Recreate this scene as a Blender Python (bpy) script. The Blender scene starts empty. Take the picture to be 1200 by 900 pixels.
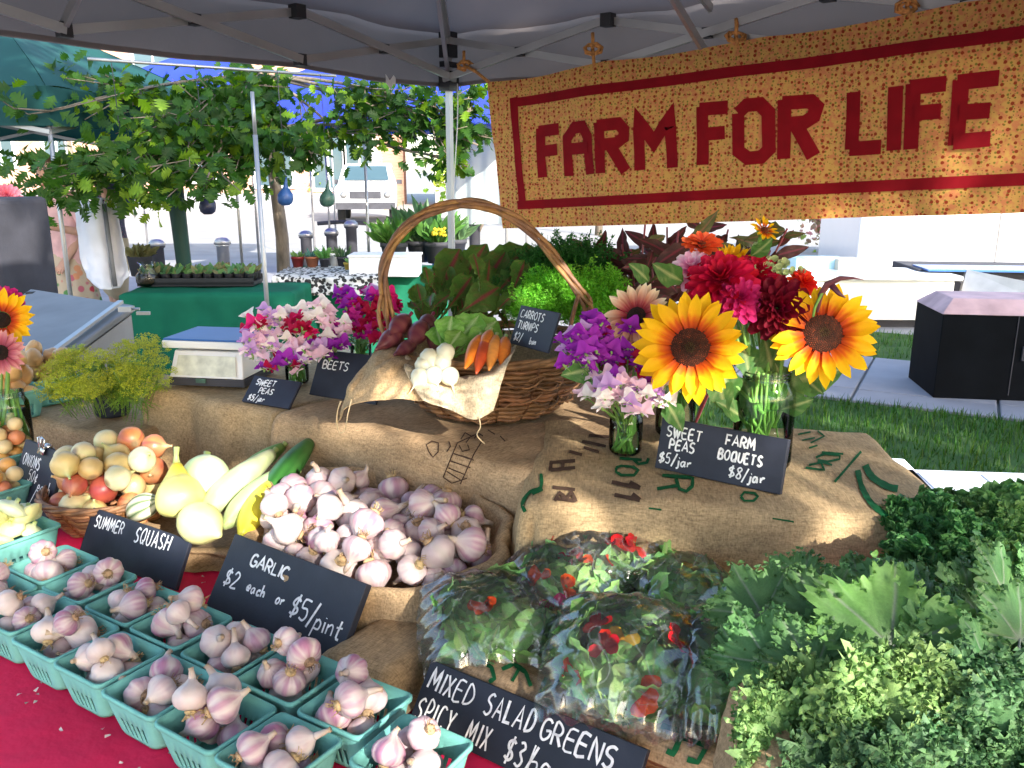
import bpy, math, random
import numpy as np
from mathutils import Vector, Matrix, Euler, noise
random.seed(7); rng = np.random.default_rng(7)
S = bpy.context.scene; C = S.collection
PI = math.pi
# ------------------------------------------------------------ camera, world, sun, exposure
PITCH = math.radians(14.04); EYE = 1.6; FP = 1000.0
cd = bpy.data.cameras.new('camera'); cam = bpy.data.objects.new('camera', cd); C.objects.link(cam)
cam.location = (0, 0, EYE); cam.rotation_euler = (PI/2 - PITCH, 0, 0)
cd.sensor_width = 36; cd.lens = 36*FP/1200; cd.clip_start = 0.05; cd.clip_end = 3000
S.camera = cam
SUN_EL = math.radians(24.5); SUN_H = Vector((.52, -.854, 0)).normalized()
SUN = Vector((SUN_H.x*math.cos(SUN_EL), SUN_H.y*math.cos(SUN_EL), math.sin(SUN_EL)))
W = bpy.data.worlds.new('World'); S.world = W; W.use_nodes = True
nt = W.node_tree; nt.nodes.clear()
sk = nt.nodes.new('ShaderNodeTexSky'); sk.sky_type = 'NISHITA'; sk.sun_disc = False
sk.sun_elevation = SUN_EL; sk.sun_rotation = math.atan2(SUN_H.x, SUN_H.y); sk.dust_density = 1.5
bg = nt.nodes.new('ShaderNodeBackground'); bg.inputs[1].default_value = 0.15
wo = nt.nodes.new('ShaderNodeOutputWorld'); nt.links.new(sk.outputs[0], bg.inputs[0]); nt.links.new(bg.outputs[0], wo.inputs[0])
sl = bpy.data.lights.new('sun', 'SUN'); sl.energy = 3.4; sl.angle = math.radians(0.6); sl.color = (1, .95, .86)
so = bpy.data.objects.new('sun', sl); C.objects.link(so); so.rotation_euler = (-SUN).to_track_quat('-Z', 'Y').to_euler()
so.location = (2, -4, 6)
S.view_settings.view_transform = 'Standard'; S.view_settings.look = 'None'
S.view_settings.exposure = 2.05; S.view_settings.gamma = 1
S.render.engine = 'CYCLES'; cy = S.cycles
cy.use_denoising = True; cy.max_bounces = 8; cy.diffuse_bounces = 4; cy.glossy_bounces = 3
cy.transmission_bounces = 8; cy.transparent_max_bounces = 16; cy.caustics_reflective = False; cy.caustics_refractive = False
cy.sample_clamp_indirect = 6

# ------------------------------------------------------------ pixel of the 1200x900 photograph -> point at a real distance
CF = Vector((0, math.cos(PITCH), -math.sin(PITCH))); CU = Vector((0, math.sin(PITCH), math.cos(PITCH)))
CO = Vector((0, 0, EYE))
def ray(x, y): return CF + Vector((1, 0, 0))*((x-600)/FP) + CU*((450-y)/FP)
def PZ(x, y, z):
    d = ray(x, y); return CO + d*((z-EYE)/d.z)
def PY(x, y, Y):
    d = ray(x, y); return CO + d*(Y/d.y)
def PC(x, y, c): return CO + ray(x, y)*c
def proj(P):
    v = Vector(P)-CO; c = v.dot(CF); return 600+FP*v.x/c, 450-FP*v.dot(CU)/c

# ------------------------------------------------------------ object helpers
def link(o, parent=None):
    C.objects.link(o)
    if parent is not None: o.parent = parent
    return o
def thing(name, label, cat, loc=(0,0,0), rot=(0,0,0), group=None):
    o = bpy.data.objects.new(name, None); o.empty_display_size = .05; link(o)
    o.location = loc; o.rotation_euler = rot
    return tag(o, label, cat, group)
def tag(o, label=None, cat=None, group=None, kind=None):
    if label: o['label'] = label
    if cat: o['category'] = cat
    if group: o['group'] = group
    if kind: o['kind'] = kind
    return o
def inst(name, mesh, parent=None, loc=(0,0,0), rot=(0,0,0), sc=1.0, M=None):
    o = link(bpy.data.objects.new(name, mesh), parent)
    if M is not None: o.matrix_local = M
    else:
        o.location = loc; o.rotation_euler = rot
        o.scale = (sc, sc, sc) if not isinstance(sc, (tuple, list)) else sc
    return o
def dup(root, loc, rot=None, label=None, group=None, sc=None):
    r = root.copy(); C.objects.link(r); r.location = loc
    if rot is not None: r.rotation_euler = rot
    if sc is not None: r.scale = (sc, sc, sc)
    if label: r['label'] = label
    if group: r['group'] = group
    for ch in root.children:
        c = ch.copy(); C.objects.link(c); c.parent = r
        for g in ch.children:
            d = g.copy(); C.objects.link(d); d.parent = c
    return r

class G:
    """collects vertices, faces, material slots and a colour per vertex"""
    def __init__(s): s.v = []; s.f = []; s.mi = []; s.c = []
    def add(s, V, F, M=None, mi=0, col=None):
        k = len(s.v)
        if M is not None: V = [M @ Vector(p) for p in V]
        s.v.extend([tuple(p) for p in V]); s.f.extend([tuple(i+k for i in f) for f in F]); s.mi.extend([mi]*len(F))
        if col is None: s.c.extend([(1,1,1)]*len(V))
        elif isinstance(col, tuple): s.c.extend([col]*len(V))
        else: s.c.extend(col)
        return s
    def box(s, c, d, M=None, mi=0, col=None, R=None):
        x, y, z = d[0]/2, d[1]/2, d[2]/2
        V = [Vector((a*x, b*y, e*z)) for a in (-1,1) for b in (-1,1) for e in (-1,1)]
        if R is not None: V = [R @ p for p in V]
        V = [p + Vector(c) for p in V]
        return s.add(V, [(0,1,3,2),(4,6,7,5),(0,4,5,1),(2,3,7,6),(0,2,6,4),(1,5,7,3)], M, mi, col)
    def bar(s, a, b, w, h=None, mi=0, col=None, up=(0,0,1)):
        a, b = Vector(a), Vector(b); d = b-a; L = d.length; d.normalize(); u = Vector(up)
        sx = d.cross(u)
        if sx.length < 1e-3: sx = d.cross(Vector((0,1,0)))
        sx.normalize(); uu = sx.cross(d); h = h or w
        V = [p + sx*(i*w/2) + uu*(j*h/2) for p in (a, b) for i in (-1,1) for j in (-1,1)]
        return s.add(V, [(0,1,3,2),(4,6,7,5),(0,4,5,1),(2,3,7,6),(0,2,6,4),(1,5,7,3)], None, mi, col)
    def tube(s, P, r, n=8, mi=0, col=None, cap=True, M=None, flat=1.0):
        P = [Vector(p) for p in P]; m = len(P); rr = r if isinstance(r, (list, tuple)) else [r]*m
        V = []; cc = []; t = (P[1]-P[0]).normalized(); u = t.orthogonal().normalized()
        for i in range(m):
            t2 = (P[min(i+1, m-1)]-P[max(i-1, 0)])
            t2 = t2.normalized() if t2.length > 1e-9 else t
            u = (u - t2*u.dot(t2)); u = u.normalized() if u.length > 1e-6 else t2.orthogonal().normalized()
            w = t2.cross(u)
            for k in range(n):
                a = 2*PI*k/n; V.append(P[i] + u*(rr[i]*math.cos(a)) + w*(rr[i]*flat*math.sin(a)))
                if isinstance(col, list): cc.append(col[i])
        F = [(i*n+k, i*n+(k+1) % n, (i+1)*n+(k+1) % n, (i+1)*n+k) for i in range(m-1) for k in range(n)]
        if cap: F += [tuple(range(n))[::-1], tuple(range((m-1)*n, m*n))]
        return s.add(V, F, M, mi, cc if isinstance(col, list) else col)
    def lathe(s, prof, n=20, M=None, mi=0, col=None, cap0=True, cap1=True, fr=None):
        V = []; cc = []
        for j, (r, z) in enumerate(prof):
            for k in range(n):
                a = 2*PI*k/n; q = r*(fr(a, j/(len(prof)-1)) if fr else 1)
                V.append((q*math.cos(a), q*math.sin(a), z))
                if callable(col): cc.append(col(a, j/(len(prof)-1)))
        m = len(prof)
        F = [(i*n+k, i*n+(k+1) % n, (i+1)*n+(k+1) % n, (i+1)*n+k) for i in range(m-1) for k in range(n)]
        if cap0: F.append(tuple(range(n))[::-1])
        if cap1: F.append(tuple(range((m-1)*n, m*n)))
        return s.add(V, F, M, mi, cc if callable(col) else col)
    def grid(s, fn, nu, nv, mi=0, col=None, skip=None, wrap=False):
        V = []; cc = []
        for j in range(nv+1):
            for i in range(nu + (0 if wrap else 1)):
                V.append(fn(i/nu, j/nv))
                if callable(col): cc.append(col(i/nu, j/nv))
        w = nu if wrap else nu+1
        F = [(j*w+i, j*w+(i+1) % w, (j+1)*w+(i+1) % w, (j+1)*w+i) for j in range(nv) for i in range(nu) if not (skip and skip(i, j))]
        return s.add(V, F, None, mi, cc if callable(col) else col)
    def ribbon(s, pts, w, fn, mi=0, closed=False, sub=0.0):
        """a flat stroke: pts in 2-D, fn maps (x, y) to 3-D; mitred"""
        P = [Vector((p[0], p[1])) for p in pts]
        if sub:
            Q = [P[0]]
            for a, b in zip(P, P[1:]):
                k = max(1, int((b-a).length/sub)); Q += [a.lerp(b, i/k) for i in range(1, k+1)]
            P = Q
        m = len(P); V = []
        for i in range(m):
            if closed: a, b = P[(i-1) % m], P[(i+1) % m]
            else: a, b = P[max(i-1, 0)], P[min(i+1, m-1)]
            d1 = (P[i]-a) if (closed or i > 0) else (b-P[i]); d2 = (b-P[i]) if (closed or i < m-1) else (P[i]-a)
            d1 = d1.normalized() if d1.length > 1e-9 else Vector((1, 0)); d2 = d2.normalized() if d2.length > 1e-9 else d1
            n1 = Vector((-d1.y, d1.x)); n2 = Vector((-d2.y, d2.x)); n = n1+n2
            n = n.normalized() if n.length > 1e-3 else n1
            k = w/2/max(.45, n.dot(n1)); e = P[i]
            V += [fn(*(e+n*k)), fn(*(e-n*k))]
        F = [(2*i, 2*i+1, 2*i+3, 2*i+2) for i in range(m-1)]
        if closed: F.append((2*m-2, 2*m-1, 1, 0))
        return s.add(V, F, None, mi)
    def mesh(s, name, mats, smooth=True, vc=False):
        me = bpy.data.meshes.new(name); me.from_pydata(s.v, [], s.f)
        for m in (mats if isinstance(mats, (list, tuple)) else [mats]): me.materials.append(m)
        me.polygons.foreach_set('material_index', s.mi)
        me.polygons.foreach_set('use_smooth', [smooth]*len(s.f))
        if vc:
            at = me.color_attributes.new('Col', 'FLOAT_COLOR', 'POINT')
            at.data.foreach_set('color', np.hstack([np.array(s.c, dtype=np.float32).reshape(-1, 3), np.ones((len(s.c), 1), np.float32)]).ravel())
        me.update(); return me
    def build(s, name, mats, parent=None, smooth=True, vc=False, loc=(0,0,0), rot=(0,0,0)):
        return inst(name, s.mesh(name, mats, smooth, vc), parent, loc, rot)
def autosmooth(o, ang=40):
    try: o.data.set_sharp_from_angle(angle=math.radians(ang))
    except Exception: pass
    return o
def struct(o): o['kind'] = 'structure'; return o
def scatter(name, tv, tf, mats4, mat, parent=None, tint=None, smooth=True):
    """many copies of one small shape joined into ONE mesh. mats4: (n,4,4)"""
    tv = np.array(tv, np.float32); T = np.array(mats4, np.float32); n = len(T); k = len(tv)
    V = np.einsum('nij,kj->nki', T[:, :3, :3], tv) + T[:, None, :3, 3]
    tf = np.array(tf, np.int32); m = len(tf); q = tf.shape[1]
    F = (tf[None] + (np.arange(n, dtype=np.int32)*k)[:, None, None]).reshape(-1, q)
    me = bpy.data.meshes.new(name); me.vertices.add(n*k); me.vertices.foreach_set('co', V.ravel())
    me.loops.add(F.size); me.loops.foreach_set('vertex_index', F.ravel())
    me.polygons.add(len(F)); me.polygons.foreach_set('loop_start', np.arange(0, F.size, q, dtype=np.int32))
    me.polygons.foreach_set('use_smooth', [smooth]*len(F)); me.materials.append(mat)
    at = me.color_attributes.new('Col', 'FLOAT_COLOR', 'POINT')
    cc = np.ones((n, k, 4), np.float32)
    if tint is not None: cc[:, :, :3] = np.array(tint, np.float32)[:, None, :]
    at.data.foreach_set('color', cc.ravel()); me.update(calc_edges=True); me.validate()
    return link(bpy.data.objects.new(name, me), parent)
def TRS(p, R, s):
    M = Matrix.Translation(p) @ R.to_4x4(); return M @ (Matrix.Scale(s, 4) if not isinstance(s, tuple) else Matrix.Diagonal((*s, 1)))
def rrot(): return Euler((random.uniform(0, 2*PI), random.uniform(0, 2*PI), random.uniform(0, 2*PI))).to_matrix()
def look(n, spin=0.0):
    """rotation whose local z points along n"""
    return Vector(n).to_track_quat('Z', 'Y').to_matrix() @ Matrix.Rotation(spin, 3, 'Z')
def U(a, b): return random.uniform(a, b)

# ------------------------------------------------------------ materials
def nd(t, k, **kw):
    n = t.nodes.new(k)
    for a, b in kw.items(): setattr(n, a, b)
    return n
def mat(name, col=(.5,.5,.5), rough=.6, var=.15, ns=18, bump=.15, bs=80, metal=0, vc=False, rand=.08, trans=0, spec=.4,
        sss=0, coat=0, gen='Object', weave=0, detail=4, aniso=(1,1,1), bd=.002):
    m = bpy.data.materials.new(name); m.use_nodes = True; t = m.node_tree; L = t.links
    b = t.nodes['Principled BSDF']; out = t.nodes['Material Output']
    tc = nd(t, 'ShaderNodeTexCoord'); mp = nd(t, 'ShaderNodeMapping'); mp.inputs['Scale'].default_value = aniso
    L.new(tc.outputs[gen], mp.inputs[0])
    n1 = nd(t, 'ShaderNodeTexNoise'); n1.inputs['Scale'].default_value = ns; n1.inputs['Detail'].default_value = detail
    L.new(mp.outputs[0], n1.inputs['Vector'])
    mr = nd(t, 'ShaderNodeMapRange'); mr.inputs[3].default_value = 1-var; mr.inputs[4].default_value = 1+var
    mr.inputs[1].default_value = .3; mr.inputs[2].default_value = .7; L.new(n1.outputs[0], mr.inputs[0])
    hs = nd(t, 'ShaderNodeHueSaturation'); L.new(mr.outputs[0], hs.inputs['Value'])
    if vc:
        at = nd(t, 'ShaderNodeAttribute', attribute_name='Col')
        mx = nd(t, 'ShaderNodeMix', data_type='RGBA', blend_type='MULTIPLY'); mx.inputs[0].default_value = 1
        mx.inputs[6].default_value = (*col, 1); L.new(at.outputs[0], mx.inputs[7]); L.new(mx.outputs[2], hs.inputs['Color'])
    else: hs.inputs['Color'].default_value = (*col, 1)
    last = hs.outputs[0]
    if rand:
        oi = nd(t, 'ShaderNodeObjectInfo'); m2 = nd(t, 'ShaderNodeMapRange'); m2.inputs[3].default_value = 1-rand; m2.inputs[4].default_value = 1+rand
        L.new(oi.outputs['Random'], m2.inputs[0]); h2 = nd(t, 'ShaderNodeHueSaturation'); L.new(last, h2.inputs['Color']); L.new(m2.outputs[0], h2.inputs['Value'])
        m3 = nd(t, 'ShaderNodeMapRange'); m3.inputs[3].default_value = .5-rand*.08; m3.inputs[4].default_value = .5+rand*.08
        L.new(oi.outputs['Random'], m3.inputs[0]); L.new(m3.outputs[0], h2.inputs['Hue']); last = h2.outputs[0]
    L.new(last, b.inputs['Base Color'])
    b.inputs['Roughness'].default_value = rough; b.inputs['Metallic'].default_value = metal
    b.inputs['Specular IOR Level'].default_value = spec
    if coat: b.inputs['Coat Weight'].default_value = coat; b.inputs['Coat Roughness'].default_value = .15
    if sss: b.inputs['Subsurface Weight'].default_value = sss; b.inputs['Subsurface Radius'].default_value = (.012, .006, .004); b.inputs['Subsurface Scale'].default_value = .6
    nb = nd(t, 'ShaderNodeTexNoise'); nb.inputs['Scale'].default_value = bs; nb.inputs['Detail'].default_value = 5; L.new(mp.outputs[0], nb.inputs['Vector'])
    h = nb.outputs[0]
    if weave:
        add = None
        for scl in ((520, 45, 160), (45, 520, 160), (160, 60, 480)):
            mw = nd(t, 'ShaderNodeMapping'); mw.inputs['Scale'].default_value = tuple(x*weave for x in scl); L.new(tc.outputs[gen], mw.inputs[0])
            w = nd(t, 'ShaderNodeTexNoise'); w.inputs['Scale'].default_value = 1; w.inputs['Detail'].default_value = 1; L.new(mw.outputs[0], w.inputs['Vector'])
            if add is None: add = w.outputs[0]
            else:
                q = nd(t, 'ShaderNodeMath', operation='ADD'); L.new(add, q.inputs[0]); L.new(w.outputs[0], q.inputs[1]); add = q.outputs[0]
        q = nd(t, 'ShaderNodeMath', operation='ADD'); L.new(add, q.inputs[0]); L.new(nb.outputs[0], q.inputs[1]); h = q.outputs[0]
        m4 = nd(t, 'ShaderNodeMapRange'); m4.inputs[1].default_value = 1.55; m4.inputs[2].default_value = 2.45; m4.inputs[3].default_value = .66; m4.inputs[4].default_value = 1.3
        L.new(h, m4.inputs[0]); h3 = nd(t, 'ShaderNodeHueSaturation'); L.new(last, h3.inputs['Color']); L.new(m4.outputs[0], h3.inputs['Value']); L.new(h3.outputs[0], b.inputs['Base Color'])
        last = h3.outputs[0]
    if bump:
        bp = nd(t, 'ShaderNodeBump'); bp.inputs['Strength'].default_value = bump; bp.inputs['Distance'].default_value = bd
        L.new(h, bp.inputs['Height']); L.new(bp.outputs[0], b.inputs['Normal'])
    if trans:
        tr = nd(t, 'ShaderNodeBsdfTranslucent'); hh = nd(t, 'ShaderNodeHueSaturation'); hh.inputs['Value'].default_value = 1.5; hh.inputs['Saturation'].default_value = 1.1
        L.new(last, hh.inputs['Color']); L.new(hh.outputs[0], tr.inputs[0])
        ms = nd(t, 'ShaderNodeMixShader'); ms.inputs[0].default_value = trans; L.new(b.outputs[0], ms.inputs[1]); L.new(tr.outputs[0], ms.inputs[2]); L.new(ms.outputs[0], out.inputs[0])
    return m
def glass(name, col=(.9,1,.96), rough=.02, clear=.0, ior=1.3, milk_glint=0):
    m = bpy.data.materials.new(name); m.use_nodes = True; t = m.node_tree; L = t.links; out = t.nodes['Material Output']; t.nodes.remove(t.nodes['Principled BSDF'])
    tr = nd(t, 'ShaderNodeBsdfTransparent'); tr.inputs[0].default_value = (*col, 1)
    gl = nd(t, 'ShaderNodeBsdfGlossy'); gl.inputs['Roughness'].default_value = rough
    fr = nd(t, 'ShaderNodeFresnel'); fr.inputs[0].default_value = ior
    mr = nd(t, 'ShaderNodeMapRange'); mr.inputs[3].default_value = clear; mr.inputs[4].default_value = 1; L.new(fr.outputs[0], mr.inputs[0])
    ms = nd(t, 'ShaderNodeMixShader'); L.new(mr.outputs[0], ms.inputs[0]); L.new(tr.outputs[0], ms.inputs[1]); L.new(gl.outputs[0], ms.inputs[2]); L.new(ms.outputs[0], out.inputs[0])
    if milk_glint:
        df = nd(t, 'ShaderNodeBsdfTranslucent'); df.inputs[0].default_value = (.8,.86,.92,1); d2 = nd(t, 'ShaderNodeBsdfDiffuse'); d2.inputs[0].default_value = (.8,.86,.92,1); m0 = nd(t, 'ShaderNodeMixShader'); m0.inputs[0].default_value = .5; L.new(df.outputs[0], m0.inputs[1]); L.new(d2.outputs[0], m0.inputs[2]); m1 = nd(t, 'ShaderNodeMixShader'); m1.inputs[0].default_value = milk_glint; nz = nd(t, 'ShaderNodeTexNoise'); nz.inputs['Scale'].default_value = 9; nz.inputs['Detail'].default_value = 2; nz.inputs['Distortion'].default_value = 1.2; t2 = nd(t, 'ShaderNodeTexCoord'); L.new(t2.outputs['Object'], nz.inputs[0]); sb = nd(t, 'ShaderNodeMath', operation='SUBTRACT'); sb.inputs[1].default_value = .5; L.new(nz.outputs[0], sb.inputs[0]); ab = nd(t, 'ShaderNodeMath', operation='ABSOLUTE'); L.new(sb.outputs[0], ab.inputs[0]); mq = nd(t, 'ShaderNodeMapRange'); mq.inputs[1].default_value = 0; mq.inputs[2].default_value = .022; mq.inputs[3].default_value = .20; mq.inputs[4].default_value = milk_glint; L.new(ab.outputs[0], mq.inputs[0]); L.new(mq.outputs[0], m1.inputs[0]); L.new(ms.outputs[0], m1.inputs[1]); L.new(m0.outputs[0], m1.inputs[2]); L.new(m1.outputs[0], out.inputs[0])  # creases whitened by ridged noise, highlights painted into the film
    n = nd(t, 'ShaderNodeTexNoise'); n.inputs['Scale'].default_value = 17 if milk_glint else 14; n.inputs['Distortion'].default_value = 1.5 if milk_glint else 0; bp = nd(t, 'ShaderNodeBump'); bp.inputs['Strength'].default_value = .32 if milk_glint else .2; bp.inputs['Distance'].default_value = .006
    tc = nd(t, 'ShaderNodeTexCoord'); L.new(tc.outputs['Object'], n.inputs[0]); L.new(n.outputs[0], bp.inputs['Height']); L.new(bp.outputs[0], gl.inputs['Normal']); L.new(bp.outputs[0], fr.inputs['Normal'])
    return m
def shirt(name, cols, scale=60, back=(.8,.7,.5), rough=.8, thr=.33):
    """small printed pattern: spots of several colours on a ground"""
    m = bpy.data.materials.new(name); m.use_nodes = True; t = m.node_tree; L = t.links; b = t.nodes['Principled BSDF']
    tc = nd(t, 'ShaderNodeTexCoord'); v = nd(t, 'ShaderNodeTexVoronoi'); v.inputs['Scale'].default_value = scale; L.new(tc.outputs['Object'], v.inputs['Vector'])
    sp = nd(t, 'ShaderNodeSeparateColor'); L.new(v.outputs['Color'], sp.inputs[0])
    rp = nd(t, 'ShaderNodeValToRGB'); rp.color_ramp.interpolation = 'CONSTANT'; e = rp.color_ramp.elements
    e[0].position = 0; e[0].color = (*cols[0], 1); e[1].position = 1/len(cols); e[1].color = (*cols[1 % len(cols)], 1)
    for i, c in enumerate(cols[2:]): q = e.new((i+2)/len(cols)); q.color = (*c, 1)
    L.new(sp.outputs[0], rp.inputs[0])
    mr = nd(t, 'ShaderNodeMapRange'); mr.inputs[1].default_value = thr; mr.inputs[2].default_value = thr+.09; mr.inputs[3].default_value = 0; mr.inputs[4].default_value = 1; L.new(v.outputs['Distance'], mr.inputs[0])
    mx = nd(t, 'ShaderNodeMix', data_type='RGBA'); L.new(mr.outputs[0], mx.inputs[0]); L.new(rp.outputs[0], mx.inputs[6]); mx.inputs[7].default_value = (*back, 1)
    L.new(mx.outputs[2], b.inputs['Base Color']); b.inputs['Roughness'].default_value = rough
    n = nd(t, 'ShaderNodeTexNoise'); n.inputs['Scale'].default_value = 30; bp = nd(t, 'ShaderNodeBump'); bp.inputs['Strength'].default_value = .3; bp.inputs['Distance'].default_value = .01; L.new(tc.outputs['Object'], n.inputs[0]); L.new(n.outputs[0], bp.inputs['Height']); L.new(bp.outputs[0], b.inputs['Normal'])
    return m
MT = {
 'burlap': mat('burlap', (.41,.28,.155), .92, .16, 7, .5, 260, weave=.85, rand=.06, spec=.1, bd=.0012, gen='Object'),
 'linen': mat('linen', (.60,.49,.34), .9, .12, 9, .5, 260, weave=.8, rand=0, spec=.1, trans=.12, bd=.0012),
 'jute': mat('jute', (.62,.48,.30), .9, .2, 30, .4, 300, rand=.1, spec=.1),
 'redcloth': mat('redcloth', (.72,.016,.080), .75, .12, 5, .8, 7, rand=0, spec=.2, bd=.014),
 'pulp': mat('pulp', (.17,.46,.41), .8, .10, 25, .25, 300, rand=.05, spec=.25),
 'slate': mat('slate', (.018,.021,.035), .55, .35, 9, .15, 200, rand=.1, spec=.4),
 'chalk': mat('chalk', (.80,.80,.80), .95, .2, 90, 0, 50, rand=0, spec=.05),
 'wicker': mat('wicker', (.21,.105,.05), .55, .35, 40, .35, 160, rand=.1, vc=True),
 'garlic': mat('garlic', (.66,.59,.575), .42, .06, 30, .12, 90, rand=.1, vc=True, sss=.15, spec=.45),
 'root': mat('root', (.42,.28,.15), .9, .3, 120, .5, 300, rand=.2),
 'produce': mat('produce', (1,1,1), .38, .13, 22, .14, 70, rand=.07, vc=True, spec=.5, sss=.08),
 'petal': mat('petal', (1,1,1), .6, .06, 60, .1, 150, rand=.06, vc=True, trans=.28, spec=.2),
 'leaf': mat('leaf', (1,1,1), .5, .15, 40, .2, 130, rand=.12, vc=True, trans=.3, spec=.35),
 'kale': mat('kale', (1,1,1), .48, .12, 40, .35, 110, rand=.14, vc=True, trans=.16, spec=.35),
 'stem': mat('stem', (.16,.32,.06), .6, .2, 30, .1, rand=.1),
 'bark': mat('bark', (.20,.16,.12), .9, .3, 12, .8, 40, rand=0, aniso=(3,3,.6), bd=.01),
 'seed': mat('seed', (.055,.025,.012), .95, .5, 120, .9, 260, rand=.1, vc=True, bd=.003),
 'alu': mat('alu', (.42,.41,.40), .38, .1, 8, .05, 60, metal=.7, rand=0),
 'steel': mat('steel', (.19,.185,.185), .5, .2, 5, .08, 40, metal=.1, rand=0),
 'blackplastic': mat('blackplastic', (.02,.02,.022), .45, .1, 20, .05, rand=0),
 'white': mat('white', (.80,.80,.78), .5, .04, 5, .03, rand=0),
 'whiteplastic': mat('whiteplastic', (.78,.78,.80), .4, .05, 3, .03, rand=0, coat=.2),
 'foam': mat('foam', (.82,.82,.82), .8, .05, 60, .3, 200, rand=0),
 'canopy': mat('canopy', (.20,.172,.165), .7, .12, 2.2, .25, 5, rand=0, trans=.22, spec=.2, bd=.03),
 'greencanvas': mat('greencanvas', (.006,.06,.055), .8, .1, 3, .2, 8, rand=0, trans=.12),
 'bluecanvas': mat('bluecanvas', (.03,.06,.48), .7, .1, 3, .2, 8, rand=0, trans=.3),
 'greencloth': mat('greencloth', (.008,.12,.065), .8, .12, 5, .2, 90, rand=0, spec=.15),
 'greenpaint': mat('greenpaint', (.008,.045,.032), .6, .1, 10, .1, rand=0),
 'terracotta': mat('terracotta', (.36,.13,.07), .85, .15, 12, .2, rand=.15),
 'soil': mat('soil', (.05,.035,.025), 1, .4, 60, .8, 120, rand=0),
 'blue': mat('blue', (.03,.12,.36), .4, .05, 10, .03, rand=0),
 'navy': mat('navy', (.03,.06,.20), .45, .2, 14, .1, rand=.2),
 'gourdgreen': mat('gourdgreen', (.06,.13,.10), .5, .25, 14, .1, rand=.1),
 'dark': mat('dark', (.045,.045,.055), .8, .2, 6, .1, rand=0),
 'blackbox': mat('blackbox', (.004,.005,.007), .85, .2, 6, .05, rand=0, spec=.08),
 'pinkdust': mat('pinkdust', (.55,.36,.36), .8, .25, 5, .1, rand=0),
 'asphalt': mat('asphalt', (.30,.295,.29), .95, .15, 1.5, .3, 90, rand=0, detail=8),
 'paving': mat('paving', (.27,.265,.29), .9, .12, 2.5, .25, 60, rand=.06, detail=8),
 'grassbase': mat('grassbase', (.045,.10,.018), 1, .3, 6, .5, 60, rand=0),
 'blade': mat('blade', (.035,.11,.014), .6, .3, 2, 0, rand=0, trans=.3, vc=True),
 'skin': mat('skin', (.52,.29,.20), .55, .06, 20, .05, rand=0, sss=.1),
 'hair': mat('hair', (.10,.05,.025), .6, .3, 60, .5, 120, rand=0, aniso=(1,1,.2)),
 'cream': mat('cream', (.62,.55,.45), .8, .08, 5, .1, rand=0),
 'brick': mat('brick', (.42,.20,.13), .9, .15, 5, .2, rand=.12),
 'mortar': mat('mortar', (.42,.34,.28), .95, .1, 5, .1, rand=0),
 'window': mat('window', (.05,.09,.11), .08, .1, 1, 0, rand=0, spec=.8),
 'carwhite': mat('carwhite', (.70,.70,.72), .25, .02, 2, 0, rand=0, coat=.8),
 'rubber': mat('rubber', (.02,.02,.02), .8, .1, 20, .1, rand=0),
 'chrome': mat('chrome', (.75,.75,.75), .22, .1, 20, .05, metal=.9, rand=0),
 'display': mat('display', (.62,.62,.50), .3, .25, 30, .1, rand=0, coat=.3),
 'cream2': mat('cream2', (.36,.33,.30), .75, .12, 6, .1, rand=0),
 'charcoal': mat('charcoal', (.035,.035,.045), .9, .2, 8, .3, 200, rand=0),
 'tealbox': mat('tealbox', (.45,.68,.74), .5, .1, 5, .05, rand=0),
 'greycloth': mat('greycloth', (.38,.42,.40), .85, .1, 3, .2, 8, rand=0, trans=.3),
 'whitecloth': mat('whitecloth', (.72,.72,.76), .85, .06, 6, .15, 60, rand=0),
 'redglaze': mat('redglaze', (.20,.02,.02), .35, .1, 8, .05, rand=0),
 'yellowpot': mat('yellowpot', (.60,.40,.06), .5, .1, 8, .05, rand=0),
 'khakiwood': mat('khakiwood', (.40,.33,.20), .8, .2, 8, .2, rand=0, aniso=(1,6,6)),
 'treeleaf': mat('treeleaf', (1,1,1), .5, .1, 6, 0, rand=.1, vc=True, trans=.42, spec=.3),
 'inkbrown': mat('inkbrown', (.085,.05,.035), .95, .3, 60, .2, 300, rand=0, spec=.1),
 'inkgreen': mat('inkgreen', (.012,.10,.035), .95, .25, 60, .2, 300, rand=0, spec=.1),
 'bannerred': mat('bannerred', (.21,.004,.010), .85, .12, 20, .1, 300, rand=0, spec=.15),
 'glass': glass('glass', (.93,.98,.96), .02, .02, 1.35), 'water': glass('water', (.86,.95,.88), .02, 0, 1.2),
 'bag': glass('bag', (.97,.98,.985), .10, .085, 1.35, .03),
}
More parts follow.
